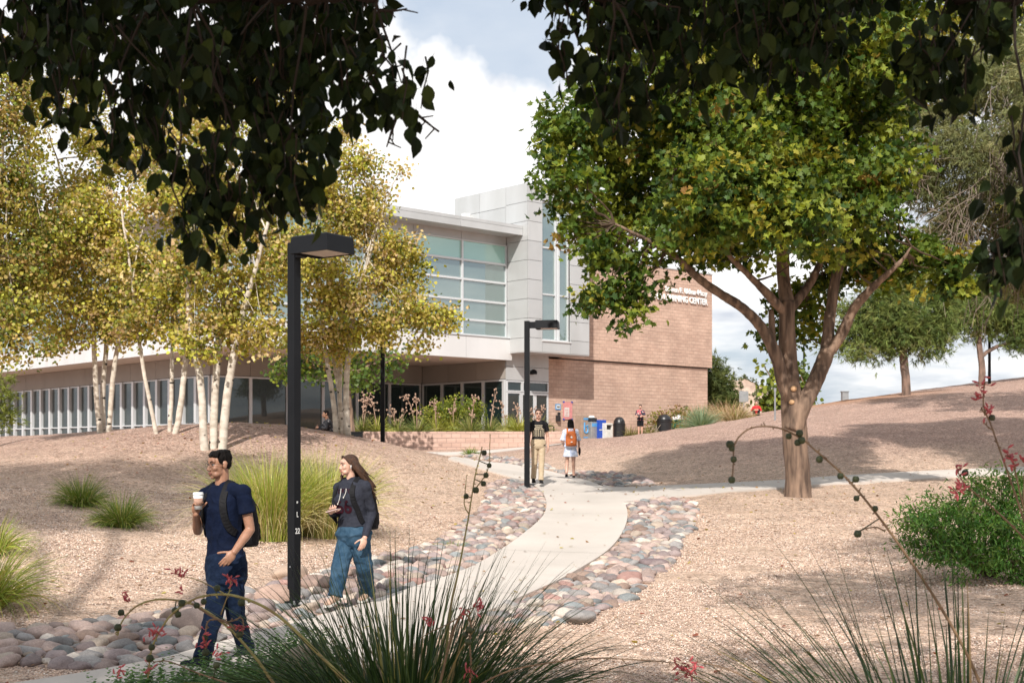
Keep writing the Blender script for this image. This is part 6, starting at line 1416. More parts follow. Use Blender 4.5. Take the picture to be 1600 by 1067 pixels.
    if tr:
        m = MB(); g = .020; hipw = S.get('hipw', 1)
        tab = [(-.20, .10, .09), (-.10, .155, .115), (.04, .168*hipw, .118*hipw), (.15, .158, .115), (tr.get('top', .24), .146, .108)]
        m.loft([ring_(hipc.lerp(nk, s), Rv, Fv, a*W*k+g, b_*W*k+g, 22) for s, a, b_ in tab])
        for s_ in ('r', 'l'):
            h, kn, an = J['hip_'+s_], J['kn_'+s_], J['an_'+s_]; r0, r1, r2 = [x*k for x in tr['r']]
            if tr.get('short'): q = h.lerp(kn, tr['short']); capsule(m, h, h.lerp(q, .6), r0, r0*.97); m.tube([h, q], [r0, r1], 16)
            else:
                capsule(m, h, kn, r0, r1, (r0+r1)/2*1.03); m.ell(kn, (r1*1.01,)*3, nu=14, nv=9); m.tube([kn, kn.lerp(an, .45), kn.lerp(an, .8), kn.lerp(an, tr.get('len', 1.02))], [r1, (r1+r2)/2, r2, r2*1.06], 16)
        link(tr['name'], remesh(m, vx, 5, wrinkle(tr.get('amp', .006), tr.get('f', 9), 1.6, 3.3)), tr['mat'], t)
    # shoes
    for s_ in ('r', 'l'):
        an, toe = J['an_'+s_], J['toe_'+s_]; d = (toe-an); fw = d.normalized(); side = fw.cross(Vector((0, 0, 1))).normalized(); up = side.cross(fw).normalized(); M_ = mrot(side, fw, up)
        heel = an+J.get('heel_'+s_, Vector((0, 0, -.055)))*k; m = MB(); L_ = (toe-heel).length; f2 = (toe-heel).normalized(); sd_ = f2.cross(Vector((0, 0, 1))).normalized(); u2 = sd_.cross(f2).normalized(); M2 = mrot(sd_, f2, u2)
        m.ell(heel+u2*.028*k, (.036*k, .045*k, .040*k), M2); m.ell(heel.lerp(toe, .42)+u2*.026*k, (.041*k, .085*k, .040*k), M2); m.ell(heel.lerp(toe, .78)+u2*.018*k, (.046*k, .062*k, .030*k), M2); capsule(m, an, heel.lerp(toe, .25)+u2*.04*k, .043*k, .042*k)
        sh = link('shoe', remesh(m, max(.005, vx), 2), S['shoe'], t)
        m = MB(); pts = [(-.036, -.030), (-.040, .05), (-.038, .12), (-.050, .20), (-.040, .262), (0, .285), (.040, .262), (.050, .20), (.038, .12), (.040, .05), (.036, -.030), (0, -.048)]
        sc_ = (L_+.03)/.285
        m.loft([[tuple(heel+sd_*x*k*1.02+f2*(y*sc_-.01)-u2*.008+u2*z) for x, y in pts] for z in (-.008, .014)]); m.build('sole', S.get('sole', MAT['white_plastic']), sh)
    # top
    tp = S.get('top')
    if tp:
        m = MB(); g = tp.get('g', .014); torso(m, g, tp.get('lo', -.08), 1.0, tp.get('hem', .01))
        for s_ in ('r', 'l'):
            a, e, w_ = J['sh_'+s_], J['el_'+s_], J['wr_'+s_]
            if tp['sleeve'] <= 1: q = a.lerp(e, tp['sleeve']); m.tube([a, a.lerp(q, .5), q], [.058*k*W, .060*k*W, tp.get('cuff', .062)*k], 16)
            else: capsule(m, a, e, .062*k*W, .052*k, .058*k); m.tube([e, e.lerp(w_, .5), e.lerp(w_, .96)], [.052*k, .046*k, .036*k], 14)
        if tp.get('skirt'):
            z0 = tp['lo']; c0 = hipc.lerp(nk, .25); c1 = c0+Vector((0, 0, -tp['skirt'])); rs = []
            for s in np.linspace(0, 1, 6):
                rg = []
                for q in range(36):
                    a = 2*math.pi*q/36; rad = (.135+.085*s+.012*s*math.sin(a*7)); rg.append(tuple(c0.lerp(c1, s)+(Rv*math.cos(a)+Fv*math.sin(a)*.78)*rad*k))
                rs.append(rg)
            m.loft(rs)
        me = remesh(m, vx, 9, wrinkle(tp.get('amp', .006), tp.get('f', 8), 1.0, 1.7)); P.top = link(tp['name'], me, tp['mat'], t); P.topbvh = BVHTree.FromPolygons([v.co+Vector(base) for v in me.vertices], [tuple(p.vertices) for p in me.polygons])
        if tp.get('collar'):
            m = MB(); c = hipc.lerp(nk, 1.0); pts = [c+(Rs*math.cos(a)*.086+Fs*math.sin(a)*.074)*k+U*(-.020*math.sin(a)+.004)*k+Fs*.006 for a in np.linspace(0, 2*math.pi, 25)]; m.tube(pts, .008*k, 7, False); m.build('collar', tp['collar'], P.top, True)
    return P
def strap_ribbon(P, pts, width, mat, name, parent, off=.007, th=.010):
    """ribbon laid on the clothing: pts = (side, height 0..1, 'f'|'b'|'t')"""
    path = []; N = []
    for sd, s, w in pts:
        c = P.C(s)+P.Rs*sd*P.k; d = {'f': -P.Fs, 'b': P.Fs, 't': -P.U}[w]; o = c-d*.6
        if w == 't': o = P.C(1.0)+P.Rs*sd*P.k+P.Fs*s*P.k+P.U*.5
        hit = P.topbvh.ray_cast(o, d)
        if hit[0] is None: continue
        path.append(hit[0]+hit[1]*off); N.append(hit[1])
    if len(path) < 2: return None
    A = resample([tuple(p) for p in path], 26); B = resample([tuple(n) for n in N], 26, True); rs = []
    for i in range(26):
        p = Vector(A[i]); n = Vector(B[i]).normalized(); t_ = (Vector(A[min(i+1, 25)])-Vector(A[max(0, i-1)])).normalized(); s_ = t_.cross(n).normalized()*width/2; rs.append([tuple(p-s_), tuple(p+s_), tuple(p+s_*.9+n*th), tuple(p-s_*.9+n*th)])
    m = MB(); m.loft(rs); return m.build(name, mat, parent)
def backpack(P, label, mat, mat2, size=(.30, .17, .44), at_=.58, drop=0.0, emblem=None, straps=True, side=.105, vx=.007, under=.40):
    w_, d_, h_ = [x*P.k for x in size]; c = P.C(at_)-P.Fs*(.115*P.k+d_*.52)-P.U*drop; t = empty('backpack', c, 0, label, 'backpack'); M_ = mrot(P.Rs, P.Fs, P.U)
    m = MB(); rs = []
    for s, a, b in ((-.5, .80, .80), (-.46, .96, .98), (-.2, 1.0, 1.06), (.1, .98, 1.0), (.32, .88, .86), (.45, .70, .62), (.5, .45, .36)): rs.append(ring_(c+P.U*h_*s, P.Rs, P.Fs, w_/2*a, d_/2*b, 20, 3.0))
    m.loft(rs); link('bag', remesh(m, vx, 3, wrinkle(.004, 9, 1, 2)), mat, t)
    m = MB(); rs = []
    for s, a in ((-.40, .7), (-.36, .8), (-.1, .8), (-.05, .7)): rs.append(ring_(c+P.U*h_*s-P.Fs*d_*.48, P.Rs, P.Fs, w_/2*a, .035*a, 16, 3.4))
    m.loft(rs); link('front_pocket', remesh(m, vx, 2), mat, t)
    m = MB(); pts = [c+P.U*h_*.5+P.Fs*d_*.2+P.Rs*.04*math.cos(a)+P.U*.045*math.sin(a) for a in np.linspace(0, math.pi, 9)]; m.tube(pts, .008, 6); m.build('grab_loop', mat2, t, True)
    m = MB(); pts = [c+P.Rs*w_*.42*math.cos(a)+P.U*(h_*.12+h_*.30*math.sin(a))-P.Fs*d_*(.50-.12*abs(math.sin(a))) for a in np.linspace(0, math.pi, 12)]; m.tube(pts, .004, 5); m.build('zip', mat2, t, True)
    if straps:
        for s_ in (-1, 1):
            strap_ribbon(P, [(s_*side, .80, 'b'), (s_*side*.95, .88, 'b'), (s_*side*.92, -.02, 't'), (s_*side*.95, .02, 't'), (s_*side, .86, 'f'), (s_*side*1.08, .74, 'f'), (s_*side*1.15, .60, 'f'), (s_*side*1.3, .48, 'f'), (s_*side*1.42, under, 'f'), (s_*side*1.56, under-.06, 'f')], .062*P.k, mat2, 'strap', t)
    if emblem: emblem(t, c, P, w_, d_, h_)
    return t
for n_, c in (('eye_white', (.40, .36, .34)), ('iris', (.02, .012, .01))): MAT[n_] = mat_simple(n_, c, .3)
MAT['hair_black'] = mat_simple('black_hair', (.005, .004, .004), .5, (.011, .009, .008), 60, spec=.06, bump= .6, bscale=160, stretch=(1, 1, .3))
MAT['hair_brown'] = mat_simple('brown_hair', (.028, .014, .008), .45, (.075, .034, .018), 50, spec=.3, bump= .6, bscale=160, stretch=(1, 1, .3))
MAT['skin_tan'] = skin_mat('tan_skin', (.34, .175, .11), 0); MAT['skin_fair'] = skin_mat('fair_skin', (.58, .35, .26), 0)
MAT['lip_a'] = mat_simple('lips', (.34, .135, .105), .5); MAT['lip_b'] = mat_simple('lips_pink', (.46, .18, .15), .45)
MAT['navy'] = cloth_mat('navy_cotton', (.003, .006, .018), (.005, .010, .030)); MAT['navy_trousers'] = cloth_mat('navy_canvas', (.004, .009, .024), (.011, .021, .048))
MAT['shoe_dark'] = cloth_mat('dark_shoe', (.012, .014, .022)); MAT['nylon'] = cloth_mat('black_nylon', (.006, .006, .007), (.010, .010, .012), rough=.6)
MAT['jeans'] = cloth_mat('blue_denim', (.011, .036, .068), (.050, .098, .150), scale=9); MAT['grey_marl'] = cloth_mat('charcoal_jersey', (.022, .024, .034), (.034, .037, .050), scale=30)
MAT['khaki'] = cloth_mat('khaki_cotton', (.42, .33, .22), (.50, .40, .28)); MAT['black_tee'] = cloth_mat('black_cotton', (.013, .013, .014)); MAT['black_short'] = cloth_mat('black_shorts', (.010, .010, .012))
MAT['maroon_print'] = mat_simple('maroon_print', (.030, .006, .011), .9, spec=.1); MAT['cord'] = mat_simple('white_cord', (.62, .60, .56), .8); MAT['cream_print'] = mat_simple('cream_print', (.45, .38, .27), .8)
MAT['glasses'] = mat_simple('spectacle_frame', (.02, .018, .016), .3)
def spectacles(P, rim=.0014):
    p = lambda x, y, z: P.hc+(P.hr*x+P.hf*y+P.hu*z)*P.k; m = MB()
    for s in (-1, 1):
        m.tube([p(s*.034+.021*math.cos(a), .100-.010*abs(s*.034+.021*math.cos(a))*6, .008+.016*math.sin(a)) for a in np.linspace(0, 2*math.pi, 17)], rim, 6, False); m.tube([p(s*.055, .085, .012), p(s*.078, .05, .012), p(s*.082, -.005, .010)], rim, 6)
    m.tube([p(-.013, .100, .010), p(0, .104, .013), p(.013, .100, .010)], rim, 6); m.build('spectacles', MAT['glasses'], P.root, True)
def short_hair(P, mat, vx=.005, len_=1.0, fringe=.0):
    p = lambda x, y, z: P.hc+(P.hr*x+P.hf*y+P.hu*z)*P.k; M_ = mrot(P.hr, P.hf, P.hu); m = MB(); k = P.k; r = np.random.default_rng(3)
    m.ell(p(0, -.022, .056), (.0775*k, .090*k, .072*k), M_, 20, 14); m.ell(p(0, -.052, .012), (.064*k, .052*k, .062*k), M_); m.ell(p(0, .030, .094), (.056*k, .046*k, .026*k), M_)
    for s in (-1, 1): m.ell(p(s*.066, .022, .045), (.012*k, .024*k, .030*k), M_); m.ell(p(s*.064, -.038, .012), (.014*k, .026*k, .042*k), M_); capsule(m, p(s*.072, .018, .03), p(s*.072, .016, .004), .006*k, .004*k, seg=8)
    for i in range(46):
        x = r.uniform(-.062, .062); a = p(x, .055-abs(x)*.35, .098+r.uniform(-.01, .014)); b = p(x+r.normal(0, .010)-.006, .086-abs(x)*.5, .070+r.uniform(-.006, .020)+fringe); capsule(m, a, b, .009*k, .0035*k, seg=7)
    for i in range(60):
        a = r.uniform(0, 6.283); z = r.uniform(.05, .12); q = p(.066*math.cos(a)*(1-(z-.05)*3), -.02+.078*math.sin(a)*(1-(z-.05)*2), z); m.ell(q, (.011*k, .013*k, .008*k), M_, 8, 6)
    link('hair', remesh(m, vx, 1, wrinkle(.0022, 60, .5, 1)), mat, P.root)

# ---- the walking man with the cup
Y = 10.45; J = dict(head=at(343, 726.5, Y), face=Vector((-.73, -.68, -.06)), neck=at(347, 759, Y+.02), sh_r=at(322, 773, Y+.10), sh_l=at(380, 769, Y-.12), el_r=at(309, 829, Y+.10), wr_r=at(306, 803, Y-.12), el_l=at(391, 827, Y-.12), wr_l=at(366, 862, Y-.28),
 hip_r=at(344, 893, Y+.05), hip_l=at(364, 893, Y-.06), kn_r=at(334, 960, Y-.22), an_r=at(316, 1028, Y-.48), kn_l=at(368, 962, Y+.0), an_l=at(385, 1012, Y+.22))
J['toe_r'] = at(284, 1040, Y-.66); J['heel_r'] = Vector((.01, .01, -.075)); J['toe_l'] = at(361, 1034, Y+.05); J['heel_l'] = Vector((.03, .02, -.045))
J['hand_r'] = dict(d=Vector((.02, -.25, 1)), pn=Vector((.75, -.6, .1)), ts=Vector((.5, .8, .1)), curl=[46, 46, 46, 46], tc=.9)
J['hand_l'] = dict(d=Vector((-.62, -.25, -.8)), pn=Vector((-.3, .9, 0)), ts=Vector((-.8, -.2, .5)), curl=[18, 22, 26, 30], tc=.3)
base = on(J['an_l'].x*.5+J['an_r'].x*.5, Y-.1, .05)
def fit_feet(J, lift=.05):
    """report how far the soles are off the ground"""
    for s_ in 'rl': h = J['an_'+s_]+J.get('heel_'+s_, Vector((0, 0, -.055))); print('sole', s_, round(h.z-gz(h.x, h.y)-lift, 3), round(J['toe_'+s_].z-gz(J['toe_'+s_].x, J['toe_'+s_].y)-lift, 3))
fit_feet(J)
man = build_person('young man with short dark hair and glasses in navy tee walking with a cup', base, J, dict(k=1.0, voxel=.0048, skin=MAT['skin_tan'], lip=MAT['lip_a'], hairmat=MAT['hair_black'], shoe=MAT['shoe_dark'],
  legs=dict(name='trousers', mat=MAT['navy_trousers'], r=(.096, .074, .066), top=.22, amp=.008, f=8), top=dict(name='tee_shirt', mat=MAT['navy'], sleeve=.56, cuff=.066, lo=-.08, hem=.012, amp=.008, collar=MAT['navy'])))
short_hair(man, MAT['hair_black']); spectacles(man)
backpack(man, 'black backpack on the back of the walking man in navy', MAT['nylon'], MAT['nylon'], under=.45)
m = MB(); q = man.C(.1)-man.Fs*.15+man.Rs*.19; m.tube([man.C(.55)-man.Fs*.06+man.Rs*.165, man.C(.4)+man.Rs*.185-man.Fs*.03, man.C(.12)+man.Rs*.205-man.Fs*.0], [.008, .010, .012], 6); 
o = m.build('loose_strap', MAT['nylon'], None, True); o.parent = [x for x in bpy.data.objects if x.name.startswith('backpack')][0]; o.data.transform(Matrix.Translation(-o.parent.location))
# lanyard hanging from the trouser pocket
m = MB(); hp = J['hip_l']+man.Rs*-.09+man.Fs*.06; m.tube([hp+Vector((0, 0, -.02)), hp+Vector((.02, -.01, -.12)), hp+Vector((.045, -.01, -.26)), hp+Vector((.05, 0, -.34))], [.005, .005, .005, .004], 6); m.tube([hp+Vector((0, 0, -.02)), hp+Vector((.035, -.02, -.13)), hp+Vector((.05, -.01, -.26))], .004, 6)
o = m.build('lanyard', MAT['navy'], None, True); recentre(o); tag(o, 'thin navy lanyard dangling from the walking man\u2019s trouser pocket', 'lanyard')
def coffee(P, tips, w):
    c = at(308.8, 783, w.y-.055); c = Vector((c.x, w.y-.035, c.z)); t = empty('coffee_cup', c-Vector((0, 0, .065)), 0, 'white paper coffee cup with brown sleeve held by the walking man', 'cup')
    m = MB(); m.lathe((0, 0, 0), [(.0, 0), (.029, 0), (.0405, .118)], 26); m.build('cup', MAT['white_dome'], t, True, world=False)
    m = MB(); m.lathe((0, 0, .028), [(.0322, 0), (.0378, .062)], 26); m.build('sleeve', mat_simple('cardboard_sleeve', (.42, .26, .19), .9, (.36, .21, .15), 40), t, True, world=False)
    m = MB(); m.lathe((0, 0, .116), [(.043, 0), (.0435, .008), (.041, .012), (.039, .020), (.036, .022), (.0, .020)], 26); m.build('lid', MAT['white_dome'], t, False, world=False)
coffee(man, None, J['wr_r'])

# ---- the woman in jeans
Y = 13.8; J = dict(head=at(544.5, 727, Y), face=Vector((-.86, -.51, -.04)), neck=at(548.5, 750.5, Y+.01), sh_r=at(530, 762.5, Y+.12), sh_l=at(570, 761, Y-.08), el_r=at(523, 803, Y+.10), wr_r=at(517, 800, Y-.14), el_l=at(581, 801, Y-.0), wr_l=at(570, 840, Y-.21),
 hip_r=at(545, 838, Y+.07), hip_l=at(561, 838, Y-.07), kn_r=at(532, 884, Y-.16), an_r=at(524, 930, Y-.24), kn_l=at(569, 885, Y+.0), an_l=at(575, 925, Y+.34))
J['toe_r'] = at(510, 946, Y-.42); J['toe_l'] = at(563, 939, Y+.16); J['heel_r'] = Vector((.01, .01, -.06)); J['heel_l'] = Vector((.03, .02, -.03))
J['hand_r'] = dict(d=Vector((.25, -.9, .25)), pn=Vector((.25, .3, 1)), ts=Vector((.9, .2, -.2)), curl=[30, 34, 38, 42], tc=.5)
J['hand_l'] = dict(d=Vector((-.25, -.3, -1)), pn=Vector((-.4, .8, 0)), ts=Vector((-.35, -.9, .1)), curl=[20, 24, 28, 32], tc=.8)
fit_feet(J)
base = on(at(548, 0, Y).x, Y, .03)
gal = build_person('young woman with long brown hair in charcoal crop hoodie and blue jeans, looking left', base, J, dict(k=.96, voxel=.0055, fem=True, wide=1.08, hipw=1.16, skin=MAT['skin_fair'], lip=MAT['lip_b'], hairmat=MAT['hair_brown'], shoe=mat_simple('tan_shoe', (.45, .30, .22), .7),
  legs=dict(name='jeans', mat=MAT['jeans'], r=(.118, .098, .078), top=.20, amp=.010, f=7), top=dict(name='cropped_hoodie', mat=MAT['grey_marl'], sleeve=2, lo=.15, g=.020, hem=.012, amp=.007, collar=MAT['grey_marl'])))
def long_hair(P, mat, n=150):
    r = np.random.default_rng(8); p = lambda x, y, z: P.hc+(P.hr*x+P.hf*y+P.hu*z)*P.k; M_ = mrot(P.hr, P.hf, P.hu); m = MB(); k = P.k
    m.ell(p(0, -.026, .046), (.084*k, .094*k, .080*k), M_, 20, 14); m.ell(p(0, -.058, -.02), (.078*k, .060*k, .085*k), M_)
    wind = Vector((.46, .26, -.74))
    for i in range(n):
        a = r.uniform(-1, 1); s = math.sin(a*1.7); th = a*1.9; x = .076*math.sin(th); y = -.030-.060*math.cos(th); z = r.uniform(-.03, .085)
        if abs(a) > .8: z = r.uniform(.0, .07)
        q0 = Vector(p(x, y+.01, z)); q1 = q0+(P.hr*x*.5-P.hf*.03)+Vector((0, 0, -.06)); q2 = q1+wind*.12+Vector(tuple(r.normal(0, .012, 3))); q3 = q2+wind*r.uniform(.08, .22)+Vector((.02, 0, -.04*r.random()))+Vector(tuple(r.normal(0, .016, 3)))
        A = resample([tuple(q0), tuple(q1), tuple(q2), tuple(q3)], 9); A[:, 2] += .006*np.sin(np.arange(9)*1.3+i); m.tube([tuple(v) for v in A], list(np.linspace(.013, .004, 9)*k), 6)
    for sgn in (-1, 1):
        for i in range(12):   # parted front locks falling past the cheek
            A = resample([tuple(p(sgn*.012*i/12, .070-.004*i, .112-.002*i)), tuple(p(sgn*.062, .052-.004*i, .075)), tuple(p(sgn*.080, .010-.004*i, .02-.005*i)), tuple(p(sgn*.078, -.03, -.06))], 8); m.tube([tuple(v) for v in A], list(np.linspace(.009, .007, 8)*k), 6)
    for i in range(16):       # a lock blown forward on her far side
        A = resample([tuple(p(.072, .015, .02)), tuple(p(.080+r.normal(0, .004), .03, -.05)), tuple(p(.080+r.normal(0, .008), .045+r.normal(0, .008), -.12)), tuple(p(.075+r.normal(0, .010), .04+r.normal(0, .012), -.19))], 8); m.tube([tuple(v) for v in A], list(np.linspace(.009, .004, 8)*k), 6)
    link('hair', remesh(m, .005, 1, wrinkle(.0015, 60, .4, 1)), mat, P.root)
long_hair(gal, MAT['hair_brown'])
# hood, drawstrings and lettering
m = MB(); c = gal.C(.985)
for i, a in enumerate(np.linspace(R(150), R(390), 20)): m.ell(c+(gal.Rs*math.cos(a)*.098-gal.Fs*(-math.sin(a))*.085)+gal.U*(.004+.02*(1 if math.sin(a) < 0 else 0))-gal.Fs*.01, (.026, .026, .024), nu=10, nv=8)
pts = [gal.C(.97)+(gal.Rs*math.cos(a)*.085+gal.Fs*math.sin(a)*.088)+gal.U*(-.022*math.sin(a)+.004) for a in np.linspace(0, 2*math.pi, 30)]; m.tube(pts, .013, 8, False)
link('hood', remesh(m, .006, 3), MAT['grey_marl'], gal.top)
def lay_text(P, body, s0, side0, h, w, mat, name, arc=0.0, off=.004):
    me = text_mesh(body, 1.0, 0.0, .02); n = len(me.vertices); a = np.empty(n*3, np.float32); me.vertices.foreach_get('co', a); a = a.reshape(-1, 3); wd = a[:, 0].max()-a[:, 0].min()
    bm = bmesh.new(); bm.from_mesh(me); bmesh.ops.triangulate(bm, faces=bm.faces); bmesh.ops.subdivide_edges(bm, edges=[e for e in bm.edges if e.calc_length() > .06], cuts=2); bm.to_mesh(me); bm.free()
    for v in me.vertices:
        x = ((v.co.x-a[:, 0].min())/wd-.5)*w; y = v.co.y/.73*h-arc*x*x; o = P.C(s0)-P.Rs*(x+side0)+P.U*y+P.Fs*.6     # reads left to right from the front
        hit = P.topbvh.ray_cast(o, -P.Fs)
        v.co = (hit[0]+hit[1]*off) if hit[0] is not None else (P.C(s0)-P.Rs*(x+side0)+P.U*y+P.Fs*.1)
    return link(name, me, mat, P.top)
lay_text(gal, 'TOKYO', .79, 0, .046, .235, MAT['maroon_print'], 'lettering', arc=.9); lay_text(gal, '66', .43, 0, .145, .20, MAT['maroon_print'], 'number')
for sgn, pts in ((1, [(.028, .86), (.026, .76), (.040, .66), (.062, .60)]), (-1, [(-.040, .86), (-.045, .80), (-.03, .73), (-.022, .705)])):
    A = []
    for sd, s in pts:
        hit = gal.topbvh.ray_cast(gal.C(s)+gal.Rs*sd+gal.Fs*.6, -gal.Fs)
        if hit[0]: A.append(tuple(hit[0]+hit[1]*.006))
    if len(A) > 1:
        m = MB(); A = resample(A, 14); m.tube([tuple(v) for v in A], .0036, 6); m.ell(A[-1], (.007, .007, .010), nu=8, nv=6); m.build('drawstring', MAT['cord'], gal.top, True)
# jeans: pocket curves and fly seam are laid on the hips
backpack(gal, 'black backpack worn by the woman in jeans', MAT['nylon'], MAT['nylon'], size=(.31, .19, .46), at_=.46, side=.115, under=.30)
m = MB(); c = gal.hc+(-gal.hr*.086-gal.hf*.0-gal.hu*.004)*gal.k; m.ell(c+gal.hf*.006, (.008, .008, .008), nu=8, nv=6); m.tube([c+gal.hf*.008, c+gal.hf*.010-gal.hu*.030], [.004, .0035], 6); o = m.build('earbud', MAT['white_dome'], None, True); recentre(o); tag(o, 'white wireless earbud in the ear of the woman in jeans', 'earbud')
t = empty('phone', J['wr_r']+Vector((.035, -.09, .022)), R(-25), 'pale phone lying in the raised palm of the woman in jeans', 'phone'); m = MB(); m.box((0, 0, 0), (.15, .072, .009), np.array(Matrix.Rotation(R(-14), 3, 'Y'))); m.build('case', mat_simple('pink_phone_case', (.66, .48, .44), .4), t, bevel=.004, world=False)
m = MB(); m.box((0, 0, .006), (.138, .064, .003), np.array(Matrix.Rotation(R(-14), 3, 'Y'))); m.build('screen', MAT['dark_glass'], t, world=False)

# ---- people farther off: one set of proportions, posed joint by joint
def stander(label, px, head_y, foot_y, Y, face, S, arms=None, legs=None, sh=12, yawR=None):
    """front/back standing figure built from photo rows; px spacing from scale at Y"""
    s = F/Y; H = (foot_y-head_y)/s; k = H/1.78; z0 = at(0, foot_y, Y).z; X = (px-CX)/F*Y; Fd = Vector(face).normalized(); Rr = Fd.cross(Vector((0, 0, 1))).normalized()
    p = lambda r_, f_, z_: Vector((X, Y, z0))+Rr*r_*k+Fd*f_*k+Vector((0, 0, z_*k))
    J = dict(head=p(0, .02, 1.655), face=Fd, neck=p(0, -.01, 1.475), sh_r=p(.175, 0, 1.41), sh_l=p(-.175, 0, 1.41), hip_r=p(.085, 0, .93), hip_l=p(-.085, 0, .93))
    A = arms or {}; Lg = legs or {}
    J['el_r'] = p(*A.get('el_r', (.225, -.03, 1.11))); J['wr_r'] = p(*A.get('wr_r', (.235, .05, .87))); J['el_l'] = p(*A.get('el_l', (-.225, -.03, 1.11))); J['wr_l'] = p(*A.get('wr_l', (-.235, .05, .87)))
    for s_, sg in (('r', 1), ('l', -1)):
        J['kn_'+s_] = p(*Lg.get('kn_'+s_, (sg*.09, .02, .50))); J['an_'+s_] = p(*Lg.get('an_'+s_, (sg*.09, -.02, .09))); a = J['an_'+s_]
        J['toe_'+s_] = a+(Fd*.19*k+Vector((0, 0, -.06*k)) if 'toe_'+s_ not in Lg else (p(*Lg['toe_'+s_])-a)); J['heel_'+s_] = -Fd*.03+Vector((0, 0, -.062))
        dd = (J['wr_'+s_]-J['el_'+s_]).normalized(); J['hand_'+s_] = dict(d=dd, pn=-Rr*sg+Fd*.2, ts=Fd, curl=A.get('curl', 30), tc=.4)
    S['k'] = k; return build_person(label, Vector((X, Y, z0)), J, S), J, p
# man in black tee
y3 = 30.7
fd = Vector((.05, -1, 0)); tee, Jt, pt_ = stander('man with glasses in black printed tee and khaki trousers walking towards the viewer behind the lamp post', 841, 638.5, 755, y3, fd,
  dict(voxel=.008, skin=MAT['skin_fair'], lip=MAT['lip_a'], hairmat=MAT['hair_brown'], shoe=MAT['black_tee'], sole=MAT['black_tee'], smooth=2, legs=dict(name='trousers', mat=MAT['khaki'], r=(.092, .070, .060), top=.22, amp=.006), top=dict(name='tee_shirt', mat=MAT['black_tee'], sleeve=.55, cuff=.068, lo=-.08, hem=.012, amp=.006)),
  legs=dict(kn_l=(-.07, .10, .50), an_l=(-.05, .22, .085), kn_r=(.09, .02, .49), an_r=(.10, -.24, .13), toe_r=(.10, -.08, .03)), arms=dict(el_l=(-.23, -.06, 1.11), wr_l=(-.235, -.02, .86)))
tee.root['label'] = 'man with glasses in black printed tee and khaki trousers beside the farther lamp post'
short_hair(tee, MAT['hair_brown'], .007); spectacles(tee, .003)
r_ = np.random.default_rng(12)
for i in range(7): lay_text(tee, 'l', .34+.01*(i % 2), (i-3)*.040, .16+.05*((i*3) % 4)/3, .016, MAT['cream_print'], 'print_stripe', off=.008)
for s, w in ((.80, .18), (.72, .15), (.66, .2)): lay_text(tee, '-', s-.035, 0.0, .09, w, MAT['cream_print'], 'print_bar', off=.008)
backpack(tee, 'black backpack on the man in black tee, its straps just showing', MAT['nylon'], MAT['nylon'], size=(.26, .14, .40), vx=.01, side=.125)
# woman walking away
MAT['tie_dye'] = cloth_mat('pale_blue_tie_dye', (.30, .40, .62), (.72, .74, .78), scale=9)
bk, Jb, pb_ = stander('woman with dark bobbed hair in pale blue and white dress walking away up the path', 891.5, 654.5, 748.5, 34.3, Vector((-.04, 1, 0)),
  dict(voxel=.008, fem=True, wide=.95, skin=MAT['skin_fair'], lip=MAT['lip_b'], hairmat=MAT['hair_black'], shoe=MAT['black_tee'], smooth=2, facep=True, top=dict(name='dress', mat=MAT['tie_dye'], sleeve=.92, cuff=.085, g=.022, lo=.0, hem=.02, skirt=.36, amp=.008)),
  legs=dict(kn_l=(-.10, .04, .50), an_l=(-.13, -.12, .12), kn_r=(.09, .04, .50), an_r=(.10, .06, .09), toe_l=(-.13, .03, .03)), arms=dict(el_r=(.245, .0, 1.12), wr_r=(.255, .12, .90), el_l=(-.245, .0, 1.12), wr_l=(-.20, .20, 1.02)))
def bob(P, mat):
    p = lambda x, y, z: P.hc+(P.hr*x+P.hf*y+P.hu*z)*P.k; M_ = mrot(P.hr, P.hf, P.hu); k = P.k; m = MB(); r = np.random.default_rng(2); m.ell(p(0, -.025, .045), (.088*k, .10*k, .085*k), M_, 18, 12); m.ell(p(0, -.05, -.05), (.088*k, .066*k, .10*k), M_, 18, 12)
    for i in range(70):
        th = r.uniform(-2.0, 2.0); a = p(.082*math.sin(th), -.03-.07*math.cos(th), .03); b = p(.094*math.sin(th)+r.normal(0, .008), -.035-.085*math.cos(th), -.13+r.normal(0, .018)); m.tube([a, a.lerp(b, .5)-P.hf*.006, b], [.014*k, .013*k, .006*k], 6)
    link('hair', remesh(m, .008, 1), mat, P.root)
bob(bk, MAT['hair_black'])
MAT['orange_nylon'] = cloth_mat('rust_orange_nylon', (.40, .105, .03), (.50, .15, .05), rough=.6)
def emb(t, c, P, w_, d_, h_):
    m = MB(); a = c+P.U*h_*.10-P.Fs*d_*.62; m.lathe(a, [(.0, 0), (.028, 0), (.028, .006), (.0, .006)], 14, M=Matrix.Rotation(R(90), 3, 'X')); m.build('round_patch', MAT['cord'], t)
    m = MB(); a = c-P.U*h_*.22-P.Fs*d_*.82; m.box(a, (.05, .006, .03)); m.build('patch', MAT['cord'], t)
backpack(bk, 'rust orange backpack with small round patch on the woman in pale blue dress', MAT['orange_nylon'], MAT['orange_nylon'], size=(.33, .18, .44), at_=.50, emblem=emb, vx=.009)
m = MB(); q = Jb['wr_r']; m.ell(q+Vector((.02, 0, -.06)), (.035, .06, .12), nu=12, nv=9); m.tube([q+Vector((0, 0, .04)), q+Vector((.02, 0, .0))], .012, 6); o = m.build('hand_bag', MAT['nylon'], None, True); recentre(o); tag(o, 'small black pouch at the right hand of the woman in blue dress', 'pouch')
